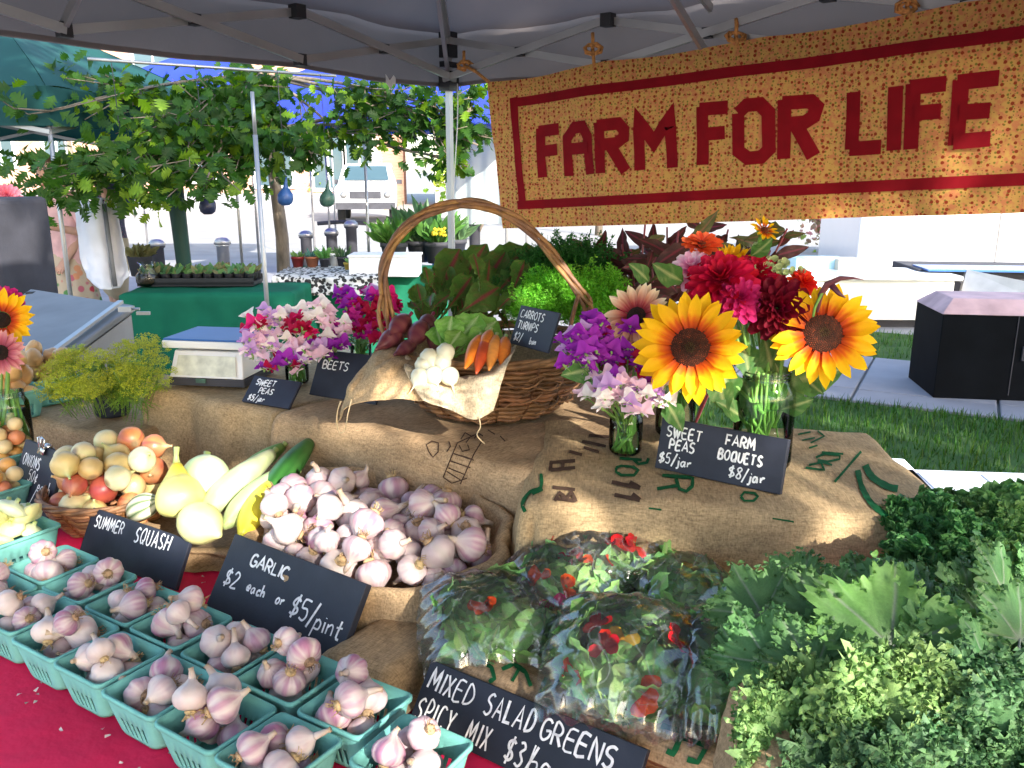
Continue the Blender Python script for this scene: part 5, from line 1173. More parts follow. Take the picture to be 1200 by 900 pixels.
pC_ = PC(746, 371, 1.72)
daisy('sunflower', 'peach and cream sunflower with dark centre above the purple sweet peas', 'sunflower', pC_, (camdir(pC_)+Vector((-.35,.1,.35))), .074, .022, PEAP, [(18,1.0,.05,-.001),(14,.9,.2,.002)], SEEDP, 'sunflowers in the small jar group', JS+Vector((.01,0,.10)))
def cp(seed, c0, c1, W_=.42, cup=.5, droop=0): return petal_mesh('petal', 1, W_, ROUND, [(0,c0),(1,c1)], cup, droop, .1, seed, 4, 5)
KINDS_ = {'crimson': [cp(1,(.30,.002,.02),(.52,.006,.035)), cp(2,(.35,.003,.03),(.62,.012,.06))], 'burgundy': [cp(3,(.06,.001,.008),(.15,.004,.015),cup=.9), cp(4,(.08,.001,.01),(.19,.006,.02),cup=.9)],
 'pinkwhite': [cp(5,(.62,.06,.28),(.85,.55,.70)), cp(6,(.7,.15,.4),(.88,.75,.82))], 'orangered': [cp(7,(.50,.04,.01),(.70,.09,.03)), cp(8,(.55,.05,.02),(.75,.16,.06))],
 'magenta': [cp(9,(.40,.01,.10),(.58,.03,.17))], 'orange': [cp(10,(.7,.2,.01),(.85,.42,.03))], 'cream': [cp(11,(.35,.42,.16),(.62,.66,.38))], 'redhot': [cp(12,(.6,.02,.01),(.8,.05,.02))], 'rose': [cp(13,(.5,.05,.12),(.75,.25,.30))]}
CENT = seeds_mesh('seed_disc', .009, .008, ((2,.8,.4),(6,3,.4)), 60)
def zinnia(name, label, px, c, R, kind, nrm=None, layers=5, dome=.35, group='mixed bouquet flowers in the large jar', flat=0.0, to=None):
    p = PC(*px, c); n = camdir(p)+Vector(nrm or (0,0,.3)); t = thing(name, label, 'flower', p, look(n, U(0, 6)).to_euler(), group); ps = KINDS_[kind]
    if layers <= 3: inst('seed_disc', CENT, t, (0, 0, R*.12), sc=R/.035)
    for k in range(layers):
        q = k/max(1, layers-1); num = int(15-8*q); tilt = flat+.02+(1.15*q if layers > 3 else .3*q); z = R*dome*q*.9; L = R*(1-.52*q)
        for i in range(num):
            a = 2*PI*(i+.5*(k % 2))/num+U(-.06, .06)
            M = Matrix.Rotation(a, 4, 'Z') @ Matrix.Translation((0, R*.06, z)) @ Matrix.Rotation(tilt+U(-.1, .1), 4, 'X') @ Matrix.Diagonal((L*U(.9, 1.1), L*U(.92, 1.06), L, 1)); inst('petal', random.choice(ps), t, M=M)
    g = G(); g.lathe([(R*.22,-.002),(R*.18,-.010),(.004,-.016)], 10); g.build('sepals', MT['stem'], t)
    Mi = (Matrix.Translation(p) @ t.rotation_euler.to_matrix().to_4x4()).inverted(); e = Mi @ (to or (JL+Vector((U(-.02,.02), U(-.02,.02), .1)))); m_ = Vector((e.x*.2, e.y*.2, -.05))
    stemtube(t, [Vector((0,0,-.012)).lerp(m_, k)*(1-k)+m_.lerp(e, k)*k for k in np.linspace(0, 1, 7)], .0032)
    return t
zinnia('zinnia', 'big bright crimson domed zinnia at the middle top of the bouquet', (846,334), 1.72, .074, 'crimson', (-.2,.1,.9), 6)
zinnia('dahlia', 'very dark burgundy dahlia between the two yellow sunflowers', (910,362), 1.70, .064, 'burgundy', (.0,-.1,.1), 7, .6)
zinnia('zinnia', 'pink and white striped zinnia at the upper left of the bouquet', (812,318), 1.78, .050, 'pinkwhite', (-.2,.1,.9), 4)
zinnia('zinnia', 'orange red zinnia seen from the side standing highest at the left', (822,290), 1.80, .044, 'orangered', (.1,.2,1.6), 3, flat=.2)
zinnia('zinnia', 'deep magenta zinnia below the crimson one', (866,352), 1.69, .050, 'magenta', (.1,0,.5), 5)
zinnia('zinnia', 'crimson zinnia to the right behind the dark dahlia', (884,322), 1.76, .048, 'crimson', (.1,0,.8), 5)
zinnia('zinnia', 'small scarlet zinnia at the far right top of the bouquet', (940,333), 1.75, .032, 'redhot', (.5,0,.6), 4)
zinnia('zinnia', 'rosy pink zinnia beside the orange spikes', (846,316), 1.80, .038, 'pinkwhite', (0,.1,.9), 4)
zinnia('zinnia', 'hot pink little zinnia at the top middle of the bouquet', (868,312), 1.80, .028, 'magenta', (.1,0,.9), 4)
daisy('sunflower', 'half open orange sunflower poking up behind the crimson zinnia', 'sunflower', PC(858,308,1.80), Vector((0,-.3,1)), .05, .014, SUNP, [(12,1,.9,0),(9,.9,1.1,0)], CENT, gsf, JL+Vector((0,0,.1)), open_=0)
daisy('sunflower', 'small orange sunflower glimpsed at the very top under the banner hem', 'sunflower', PC(896,270,1.92), Vector((.2,-.6,.6)), .035, .012, SUNP, [(12,1,.3,0)], CENT, gsf, JL+Vector((0,0,.1)))
# drooping purple seed head
t = thing('wilted_flower', 'curved dark purple wilted bloom above the right sunflower', 'flower', PC(972,330,1.64)); g = G(); o = -PC(972,330,1.64)
g.tube([PC(*p)+o for p in ((958,366,1.66),(962,345,1.66),(970,333,1.64),(985,326,1.63),(1000,326,1.62),(1012,328,1.62))], [.003,.008,.011,.008,.004,.001], 8, col=(.16,.05,.06), flat=.6); g.tube([PC(*p)+o for p in ((974,334,1.64),(984,345,1.63),(991,349,1.63))], [.007,.004,.001], 7, col=(.12,.03,.05)); g.build('bloom', MT['produce'], t, vc=True)
stemtube(t, [PC(950,385,1.67)+o, PC(955,360,1.66)+o, PC(966,338,1.65)+o], .003)
# cream green bells cluster
def cluster(name, label, cat, pts, meshes, part, group=None, sc=(.8,1.2), nrm=None, center=None):
    P = [PC(*p) for p in pts]; c = sum(P, Vector())/len(P); t = thing(name, label, cat, c, group=group)
    for p in P:
        n = (p-(center or (c+Vector((0,.06,-.05))))).normalized()+camdir(p)*.7; inst(part, random.choice(meshes), t, M=Matrix.Translation(p-c) @ look(n, U(0, 6)).to_4x4() @ Matrix.Scale(U(*sc), 4))
    return t
def bell():
    g = G(); g.lathe([(.001,0),(.005,.002),(.007,.008),(.009,.012)], 7, col=(.55,.62,.32), cap1=False); return g.mesh('bell', MT['produce'], vc=True)
BELL = bell(); cluster('green_bells', 'spray of tiny cream green bells at the top right of the bouquet', 'flower', [(905+random.gauss(0,14), 315+random.gauss(0,6), 1.76+U(-.02,.02)) for _ in range(60)], [BELL], 'bell', sc=(.5,.9))
# ---------------------------------------------------------- sweet peas
def sweet(seed, c0, c1, c2):
    g = G(); r = random.Random(seed); f = r.uniform(0, 6)
    def std(u, v):
        a = (u*2-1)*1.45; R = .017*v*(1+.10*math.sin(a*5+f)); return (R*math.sin(a), -.004+R*math.cos(a)*.3+.002*math.sin(u*14+f)*v, .003+R*math.cos(a)*.95+.004*v*math.sin(a*3+f))
    g.grid(std, 12, 4, col=lambda u, v: tuple(np.interp(v, [0, 1], [c0[i], c1[i]]) for i in range(3)))
    for s in (-1, 1):
        def wing(u, v): a = (u-.2)*1.7; R = .012*v; return (s*(.002+R*math.sin(a)*.8), -.004-.007*v+.001*math.sin(u*11+f), .002+R*math.cos(a)*.75-.003*v)
        g.grid(wing, 6, 3, col=lambda u, v: c2)
    g.tube([(0,0,-.004),(0,.002,0),(0,-.006,.004)], [.0012,.003,.002], 5, col=(.3,.45,.15))
    return g.mesh('blossom', MT['petal'], vc=True)
SP = {'white': sweet(1,(.80,.74,.66),(.86,.80,.78),(.85,.76,.74)), 'pink': sweet(2,(.80,.50,.60),(.80,.55,.66),(.86,.70,.76)), 'purple': sweet(3,(.26,.02,.33),(.36,.035,.44),(.22,.01,.30)), 'lilac': sweet(4,(.50,.25,.56),(.62,.40,.68),(.5,.25,.6)),
  'crimson': sweet(5,(.34,.002,.03),(.46,.006,.06),(.28,.0,.03)), 'magenta': sweet(6,(.45,.01,.20),(.62,.03,.32),(.35,.0,.2)), 'hot': sweet(7,(.6,.01,.14),(.75,.03,.2),(.5,.0,.12))}
def sweet_bunch(name, label, blobs, jar, sc=(.95,1.35), group='sweet pea bunches in jars'):
    t = thing(name, label, 'flowers', jar, group=group); ends = []
    for (x, y, rx, ry, c, pal, n) in blobs:
        for i in range(n):
            a = U(0, 6.28); q = math.sqrt(U(0, 1)); px, py = x+rx*q*math.cos(a), y+ry*q*math.sin(a); p = PC(px, py, c-.05*(1-q*q)+U(-.03, .03))
            nn = camdir(p)*1.0+Vector((math.cos(a)*.7*q, 0, -math.sin(a)*.6*q+.1)); R = look(Vector((0,0,1))*.8+Vector((U(-.5,.5), U(-.4,.4), 0)), 0)
            ax = math.atan2(nn.y, nn.x)+PI/2+U(-.6, .6)
            M = Matrix.Translation(p-jar) @ (Matrix.Rotation(ax, 3, 'Z') @ Matrix.Rotation(U(-.5, .7), 3, 'X') @ Matrix.Rotation(U(-.6, .6), 3, 'Y')).to_4x4() @ Matrix.Scale(U(*sc), 4)
            inst('blossom', SP[random.choice(pal)], t, M=M); ends.append(p-jar)
    g = G()
    for e in random.sample(ends, min(26, len(ends))): g.tube([e, e*.5+Vector((0,0,.03)), (U(-.012,.012), U(-.012,.012), U(.02,.08))], .0016, 4)
    for _ in range(10): g.tube([(U(-.02,.02), U(-.02,.02), .004), (U(-.02,.02), U(-.02,.02), .09)], .0018, 4)
    g.build('stems', MT['stem'], t); return t
sweet_bunch('sweet_pea_bunch', 'purple crimson and pale pink sweet peas in the small jar left of the big sunflower',
  [(690,410,34,34,1.74,['purple','purple','purple','lilac'],44),(735,405,36,34,1.76,['purple','crimson','purple','purple'],34),(745,440,34,24,1.73,['crimson','crimson','purple'],22),(716,455,26,18,1.71,['pink','lilac','pink'],13),(750,465,34,22,1.70,['pink','pink','white','lilac'],26),(700,470,20,14,1.70,['white','pink'],8)], JS, (.95,1.45))
JP = PZ(345, 452, .99)+Vector((0, .04, 0))
sweet_bunch('sweet_pea_bunch', 'pale pink white and red sweet peas bunch beside the kitchen scale',
  [(320,395,42,34,2.34,['white','pink','white','pink','lilac'],50),(375,385,44,28,2.34,['white','pink','pink','white'],36),(352,388,16,14,2.30,['crimson','hot'],12),(298,382,14,10,2.32,['hot','crimson'],6),(330,428,26,12,2.30,['crimson','purple','pink'],14),(360,415,30,14,2.30,['pink','lilac','purple','white'],18),(295,405,16,16,2.32,['lilac','pink'],8),(385,402,22,10,2.32,['purple','magenta'],8)], JP, (1.1,1.6))
JM = PZ(420, 430, .99)+Vector((0, .06, 0))
sweet_bunch('sweet_pea_bunch', 'magenta and deep crimson sweet peas bunch behind the beets sign',
  [(412,355,20,18,2.46,['purple','magenta'],18),(432,378,26,24,2.42,['crimson','crimson','magenta'],28),(456,362,12,20,2.44,['hot','hot','crimson'],12),(438,350,18,12,2.48,['lilac','magenta','purple'],12),(405,385,18,14,2.40,['magenta','purple'],10),(452,392,14,10,2.38,['crimson'],6)], JM, (1.1,1.6))
# jars
def jar(label, c, R, H, wl, ribs=True, stems=14, group='glass flower jars'):
    t = thing('glass_jar', label, 'jar', c, group=group); g = G()
    g.lathe([(R*.05,.002),(R*.85,.0),(R*.98,.008),(R,.02),(R,H*.72),(R*.97,H*.80),(R*.80,H*.88),(R*.76,H*.92),(R*.76,H)], 32, cap1=False); g.build('glass', MT['glass'], t)
    g = G(); 
    for z in (H*.91, H*.94, H*.975): g.tube([((R*.78)*math.cos(a), (R*.78)*math.sin(a), z) for a in np.linspace(0, 2*PI, 33)], .0016, 5, cap=False)
    g.build('screw_thread', MT['glass'], t)
    g = G(); g.lathe([(R*.04,.006),(R*.90,.006),(R*.93,.02),(R*.93,wl),(R*.04,wl)], 28); g.build('water', MT['water'], t)
    s = thing('cut_stems', 'green stems inside the '+label.replace('clear ',''), 'stems', c); g = G()
    for k in range(stems):
        a = U(0, 6.28); q = R*.8*math.sqrt(U(0,1)); b = U(0, 6.28); q2 = R*.6*math.sqrt(U(0,1)); g.tube([(q*math.cos(a), q*math.sin(a), .006), ((q+q2)/2*math.cos(b), (q+q2)/2*math.sin(b), H*.5), (q2*math.cos(b), q2*math.sin(b), H*.98)], U(.0018, .0042), 5)
    g.build('stem', MT['stem'], s); return t
jar('small clear glass jar holding purple and pink sweet peas', JS, .036, .098, .075, stems=26)
jar('large clear glass jar holding the sunflower bouquet', JL, .060, .205, .14, stems=22)
jar('clear glass jar holding pale sweet peas beside the scale', JP, .034, .09, .06, stems=10)
jar('clear glass jar holding magenta sweet peas behind the sign', JM, .034, .09, .06, stems=10)
jar('clear glass jar holding the peach sunflower behind the sweet peas', PZ(800, 525, 1.004)+Vector((0,.10,.002)), .045, .15, .1, stems=16)
# ---------------------------------------------------------- leaves
def leaf_mesh(name, seed, L=1.0, Wd=.5, shape='ovate', cols=None, ruf=.05, freq=9, droop=.2, fold=.15, nu=8, nv=12, lobes=0, lobe_a=.3, teeth=0, vein=(.30,.36,.14), m='leaf', midw=.06, curl=0, lat=0, tooth=.13, up=.10):
    r = random.Random(seed); f = r.uniform(0, 6.28); g = G(); tb_ = [r.uniform(-1, 1) for _ in range(60)]
    prof = {'ovate': [(0,.02),(.12,.45),(.35,1),(.6,.86),(.85,.42),(1,.02)], 'lance': [(0,.03),(.2,.5),(.45,1),(.7,.7),(1,.01)], 'kale': [(0,.04),(.16,.10),(.24,.45),(.42,.86),(.62,1),(.8,.86),(.93,.55),(1,.12)], 'spoon': [(0,.06),(.35,.10),(.5,.6),(.7,1),(.88,.8),(1,.1)], 'curly': [(0,.05),(.18,.09),(.26,.42),(.5,.9),(.75,1),(.92,.75),(1,.2)]}[shape]
    PX, PYv = [p[0] for p in prof], [p[1] for p in prof]
    def fn(u, v):
        s = u*2-1; a = abs(s); b0 = np.interp(v, PX, PYv)*Wd/2; e = a**1.6; lb = tt = 0
        if lobes: lb = lobe_a*(abs(math.sin(v*PI*lobes+(.5 if s > 0 else 0)+f))**.6-.72)*(1.5 if .2 < v < .95 else .4)
        if teeth: k = v*teeth+(.5 if s > 0 else 0); tt = tooth*(abs((k % 1)-.5)*2-.5)+.07*tb_[int(k) % 60]
        W_ = b0*(1+lb*a**1.3+tt*a**5); y = L*v; x = s*W_
        z = fold*a*W_-droop*L*v*v+ruf*L*e*(math.sin(v*freq*2*PI+f+(1.3 if s > 0 else 0))+.5*math.sin(v*freq*4.6*PI+f*2+s*3))
        if lobes: y += L*up*a*(1 if v < .8 else (1-v)*5)
        if curl: z -= curl*W_*a**3; x *= 1-curl*.25*a*a
        if lat: x += lat*L*e*math.sin(v*freq*3.1*PI+f+s); y += lat*L*e*math.cos(v*freq*2.6*PI+f*3)
        return (x, y, z)
    c0, c1 = cols or ((.05,.14,.03), (.09,.22,.04))
    def col(u, v):
        s = abs(u*2-1); vb = max(0, 1-s/midw*(.5+v*.8)) if s < midw*2 else 0
        sv = max(0, math.sin((v-s*.35)*PI*14))**10*.45*(1-s*.5)
        k = min(1, max(vb, sv)); b = mixc(c0, c1, .5+.5*noise.noise(Vector((u*3, v*5, seed)))+.35*(s-.4)); return mixc(b, vein, k)
    g.grid(fn, nu, nv, col=col); return g.mesh(name, MT[m], vc=True)
def place_leaf(t, mesh, base, tip, name='leaf', n=None, wide=1.0, o=None, spin=0):
    d = tip-base; L = d.length; y = d.normalized(); n = (n or camdir((base+tip)/2)+Vector((0,0,.3))); x = y.cross(n).normalized(); z = x.cross(y)
    M = Matrix((x*L*wide, y*L, z*L)).transposed().to_4x4(); 
    if spin: M = M @ Matrix.Rotation(spin, 4, 'Y')
    M.translation = base-(o if o is not None else Vector()); return inst(name, mesh, t, M=M)
SFL = [leaf_mesh('leaf', s, 1, .7, 'ovate', ((.04,.12,.025),(.08,.20,.04)), .03, 4, .3) for s in (1, 2)]
t = thing('bouquet_foliage', 'broad green leaves tucked under the sunflowers in the large jar', 'leaves', JL)
for (a, b) in (((880,480),(925,440)),((905,490),(870,450)),((915,480),(950,470)),((890,470),(885,430)),((860,470),(845,430)),((920,450),(990,430)),((870,490),(850,470)),((905,440),(900,400)),((930,480),(915,430)),((780,470),(800,500)),((840,440),(850,480)),((870,400),(880,440)),((940,440),(960,460)),((880,300),(905,285)),((800,330),(770,315)),((920,340),(952,350)),((700,430),(665,440)),((770,400),(790,440)),((760,330),(745,310))):
    place_leaf(t, random.choice(SFL), PC(*a, 1.74), PC(*b, 1.70), o=JL, n=Vector((U(-.6,.6), -1, U(0,.8))))
g = G()
for (a, b) in (((890,480),(860,390)),((900,480),(900,380)),((905,480),(940,395)),((895,485),(830,420)),((885,490),(870,330)),((910,480),(925,340))): g.tube([PC(*a,1.72)-JL, PC(*b,1.74)-JL], .004, 6)
g.build('stems', MT['stem'], t)
# burgundy leaved amaranth behind
AM = [leaf_mesh('leaf', s, 1, .38, 'ovate', ((.035,.018,.015),(.09,.03,.025)), .04, 3, .3, vein=(.2,.03,.05)) for s in (1, 2)]+[leaf_mesh('leaf', 5, 1, .36, 'ovate', ((.06,.07,.02),(.10,.11,.03)), .04, 3, .3, vein=(.2,.1,.05))]
AB = Vector((.42, 2.62, 0)); t = thing('amaranth_bucket', 'tall dark burgundy leaved plants standing behind the bouquets under the banner', 'plant', AB)
g = G(); g.lathe([(.15,0),(.19,.36),(.195,.37)], 24, cap1=False); g.lathe([(.02,.3),(.185,.3)], 24, cap0=False, cap1=False); g.build('bucket', MT['charcoal'], t)
rr = random.Random(5)
for k in range(26):
    tx = 690+k*9+rr.uniform(-8, 8); ty = rr.uniform(262, 300); e = PC(tx, ty, rr.uniform(2.2, 2.8))-AB; b0 = Vector((rr.uniform(-.1,.1), rr.uniform(-.1,.1), .32)); mid = b0.lerp(e, .5)+Vector((0,0,.08)); L = [b0.lerp(mid, q)*(1-q)+mid.lerp(e, q)*q for q in np.linspace(0, 1, 9)]
    g = G(); g.tube(L, [.006-.0004*i for i in range(9)], 6, col=(.25,.05,.06)); g.build('stem', MT['produce'], t, vc=True)
    for j in range(16):
        q = rr.uniform(.55, 1); i = min(7, int(q*8)); p = L[i].lerp(L[i+1], q*8-i); d = Vector((rr.uniform(-1,1), rr.uniform(-1,.6), rr.uniform(-.5,.7))).normalized()*rr.uniform(.06,.12)
        place_leaf(t, rr.choice(AM), p+AB, p+AB+d, o=AB, n=Vector((rr.uniform(-1,1), -1, rr.uniform(-.2,1))))
# flowers at the left edge
lp = PC(2, 400, 2.2)
daisy('sunflower', 'yellow orange sunflower cut off by the left edge of the picture', 'sunflower', PC(2,375,2.24), Vector((.3,-1,.35)), .085, .03, SUNP, [(18,1,.1,0),(14,.9,.25,.003)], SEEDP, 'flowers at the left edge', lp-Vector((.04,0,.25)))
daisy('sunflower', 'dusky pink sunflower with black centre at the left edge below the yellow one', 'sunflower', PC(1,413,2.16), Vector((.15,-1,.2)), .060, .021, [petal_mesh('petal', 1, .36, RAYP, [(0,(.2,.02,.04)),(.5,(.48,.12,.16)),(1,(.66,.34,.30))], .3, .1, .1, 3, 4, 7)], [(20,1,.05,0),(16,.9,.2,.002)], SEEDP, 'flowers at the left edge', lp-Vector((.04,0,.25)))
zinnia('zinnia', 'magenta zinnia at the left edge above the yellow sunflower', (3,356), 2.3, .05, 'magenta', group='flowers at the left edge', to=lp-Vector((.04,0,.25)))
jar('clear glass jar holding the left edge sunflowers on the brown burlap', Vector((lp.x-.02, lp.y+.03, .884)), .045, .15, .1, stems=10)
for i, (x, y) in enumerate(((3,238),(14,246),(8,230),(-4,244))):
    zinnia('zinnia', f'bright pink zinnia above the charcoal planter, {ordn(i)} of a tight cluster', (x, y), 4.6, .07, 'pinkwhite' if i % 2 else 'rose', group='pink flowers above the planter', to=PC(x, 300, 4.6))
# ------------------------------------------------------------ leafy greens
BG = [leaf_mesh('leaf', s, 1, .40, 'spoon', ((.035,.095,.016),(.10,.20,.035)), .055, 8, .25, vein=(.25,.04,.05), nu=10, nv=18, midw=.025) for s in (1, 2, 3)]
t = thing('beet_greens', 'tall dark beet leaves with reddish veins rising at the back of the handled basket', 'greens', HB); rr = random.Random(11)
for (bx, by, tx, ty, c) in ((500,370,545,285,2.16),(520,370,570,275,2.2),(545,375,592,285,2.18),(540,370,625,280,2.22),(560,380,655,305,2.12),(520,375,505,320,2.1),(490,370,520,312,2.12),(500,375,480,345,2.05),(510,380,560,320,2.06),(560,370,610,300,2.12),(520,380,590,330,2.0),(545,380,640,275,2.26),(495,375,530,330,2.04),(530,380,540,310,2.1),(570,380,605,330,2.02),(560,375,585,300,2.14),(505,372,500,338,2.0),(575,372,660,285,2.2),(530,372,560,290,2.24)):
    place_leaf(t, rr.choice(BG), PC(bx, by, c+.14), PC(tx, ty, c+.20), o=HB, n=Vector((rr.uniform(-.7,.7), -1, rr.uniform(-.1,.8))), wide=rr.uniform(.8, 1.25))
for k in range(26):
    bx = rr.uniform(490,600); tx = bx+rr.uniform(-20,30); ty = rr.uniform(292, 372); c = rr.uniform(2.05, 2.30); place_leaf(t, rr.choice(BG), PC(bx, min(392, ty+rr.uniform(30,60)), c+.10), PC(tx, ty, c+.13), o=HB, n=Vector((rr.uniform(-.9,.9), -1, rr.uniform(-.3,.9))), wide=rr.uniform(.8, 1.25))
TG = [leaf_mesh('leaf', s, 1, .62, 'spoon', ((.10,.26,.03),(.22,.42,.08)), .05, 7, .12, vein=(.42,.55,.25), nu=10, nv=16, teeth=12) for s in (4, 5)]
t = thing('turnip_greens', 'bright green crinkled turnip leaves spreading behind the white turnips', 'greens', HB)
for (bx, by, tx, ty, c) in ((520,418,530,368,1.90),(524,418,560,366,1.92),(526,420,582,372,1.93),(520,420,512,380,1.92),(528,420,578,392,1.88),(518,420,540,385,1.86)):
    place_leaf(t, rr.choice(TG), PC(bx, by, c+.11), PC(tx, ty, c+.14), o=HB, n=Vector((rr.uniform(-.4,.4), -1, .5)), wide=1.1)
def frond(seed, cols, n=9, leaf=.05, tall=1.0, wide=.45, thin=1.0, name='sprig', curly=False):
    """feathery sprig, 1 high"""
    r = random.Random(seed); g = G(); g.tube([(0,0,0),(.02,0,.5),(0,.03,1)], [.012,.008,.004], 4, col=cols[0])
    for k in range(n):
        z = .18+.82*k/n; 
        for s in (-1, 1, 0.3, -.4):
            a = r.uniform(0, 6.28); L = wide*(1-.45*abs(z-.6))*r.uniform(.6, 1); d = Vector((math.cos(a)*L, math.sin(a)*L, L*.5)); p0 = Vector((0, 0, z-.12)); g.tube([p0, p0+d*.5, p0+d], [.005,.004,.002], 3, col=cols[0], cap=False)
            for j in range(6 if not curly else 5):
                q = .35+.65*j/6; c = p0+d*q
                for e in range(3 if not curly else 4):
                    dd = Vector((r.uniform(-1,1), r.uniform(-1,1), r.uniform(-.6,1))).normalized(); w_ = dd.orthogonal().normalized()*leaf*(.22 if not curly else .75)*thin; l_ = leaf*r.uniform(.7, 1.4)
                    if curly: nrm = dd.cross(w_).normalized()*leaf*.4; V = [c-w_*.4, c+w_*.4, c+dd*l_*.5+w_+nrm, c+dd*l_*.5-w_-nrm, c+dd*l_+nrm*r.uniform(-1,1)]; F = [(0,1,2,3),(3,2,4)]
                    else: V = [c, c+dd*l_*.5+w_, c+dd*l_, c+dd*l_*.5-w_]; F = [(0,1,2,3)]
                    cc = mixc(cols[0], cols[1], r.random()); g.add(V, F, None, 0, cc)
    return g.mesh(name, MT['leaf'], smooth=False, vc=True)
CT = [frond(s, ((.10,.36,.02),(.24,.60,.05)), 8, .065, wide=.42) for s in (1, 2, 3)]; CD = [frond(s, ((.015,.085,.015),(.04,.17,.025)), 8, .07, wide=.45) for s in (4, 5)]
def sprigs(name, label, items, meshes, o, part='sprig', cat='greens', sc=1.0, spin=True):
    t = thing(name, label, cat, o)
    for (b, e) in items:
        d = e-b; L = d.length; M = Matrix.Translation(b-o) @ look(d, U(0, 6)).to_4x4() @ Matrix.Scale(L*sc, 4); inst(part, random.choice(meshes), t, M=M)
    return t
def fan(bx, by, c, blobs, n): 
    out = []
    for (x, y, rx, ry, cc, k) in blobs:
        for _ in range(k): a = U(0, 6.28); q = math.sqrt(U(0, 1)); X, Y = x+rx*q*math.cos(a), y+ry*q*math.sin(a); out.append((PC(bx+(X-bx)*.6, by+(Y-by)*.55, (c+cc)/2), PC(X, Y, cc+U(-.06, .06))))
    return out
sprigs('carrot_greens', 'bright green feathery carrot tops filling the right side of the handled basket', fan(600,400,2.2,[(640,345,46,26,2.24,44),(712,328,20,18,2.3,22),(660,325,40,18,2.28,26),(625,360,30,16,2.22,16),(690,345,20,14,2.28,10)],1), CT, HB)
sprigs('carrot_greens', 'dark feathery greens behind the bright carrot tops next to the basket handle', fan(620,380,2.3,[(650,300,38,26,2.40,40),(690,300,40,24,2.42,26),(610,330,34,24,2.36,22)],1), CD, HB)
# dill
def umbel(seed):
    r = random.Random(seed); g = G(); g.tube([(0,0,-1),(0,0,0)], .012, 4, col=(.16,.28,.03))
    for k in range(18):
        a = r.uniform(0, 6.28); q = .38*math.sqrt(r.random()); e = Vector((q*math.cos(a), q*math.sin(a), .42-q*.4)); g.tube([(0,0,0), e], .005, 3, col=(.25,.36,.04), cap=False)
        for j in range(16):
            d = Vector((r.uniform(-1,1), r.uniform(-1,1), r.uniform(-.3,.8)))*.085; p = e+d; s = .015*r.uniform(.7, 1.4); c = mixc((.30,.38,.02), (.58,.60,.05), r.random())
            g.add([p+Vector(v)*s for v in ((1,0,0),(0,1,0),(-1,0,0),(0,-1,0),(0,0,1))], [(0,1,4),(1,2,4),(2,3,4),(3,0,4)], None, 0, c)
    return g.mesh('flower_head', MT['leaf'], smooth=False, vc=True)
UM = [umbel(s) for s in (1, 2, 3)]; DB = PZ(122, 492, .884)+Vector((0,.06,0)); it = []
for (x, y, rx, ry, c, k) in ((110,445,55,20,2.42,26),(160,428,30,18,2.46,14),(100,430,40,14,2.5,14),(75,458,26,10,2.4,10),(170,445,20,16,2.44,8),(130,465,40,10,2.38,10),(165,412,20,6,2.5,5)):
    for _ in range(k): a = U(0, 6.28); q = math.sqrt(U(0,1)); e = PC(x+rx*q*math.cos(a), y+ry*q*math.sin(a), c+U(-.08,.08)); it.append((DB+Vector((0,0,.08)), e))
t = thing('dill_bunch', 'big yellow green bunch of flowering dill spreading over its jar behind the onions', 'dill', DB)
for (b, e) in it:
    d = (e-b); M = Matrix.Translation(e-DB) @ look(d.normalized()*.6+Vector((0,0,.8)), U(0, 6)).to_4x4() @ Matrix.Scale(.085*U(.8, 1.25), 4); inst('flower_head', random.choice(UM), t, M=M)
g = G()
for (b, e) in it[::2]: g.tube([(U(-.02,.02), U(-.02,.02), .02), Vector((0,0,.12))+(e-DB)*.25, e-DB], .0018, 4)
g.build('stems', MT['stem'], t)
DFR = [frond(s, ((.16,.30,.03),(.28,.44,.05)), 7, .03, wide=.4, thin=.4) for s in (7, 8)]
for _ in range(26): e = PC(U(70,175), U(435,480), U(2.36,2.5)); b = DB+Vector((0,0,.1)); inst('frond', random.choice(DFR), t, M=Matrix.Translation(b-DB+(e-b)*.35) @ look(e-b, U(0,6)).to_4x4() @ Matrix.Scale((e-b).length*.75, 4))
g = G(); g.lathe([(.045,0),(.05,.01),(.05,.10),(.04,.12)], 24, cap1=False); o = g.build('dark_jar', MT['slate'], loc=DB); tag(o, 'short dark blue jar under the dill bunch', 'jar')
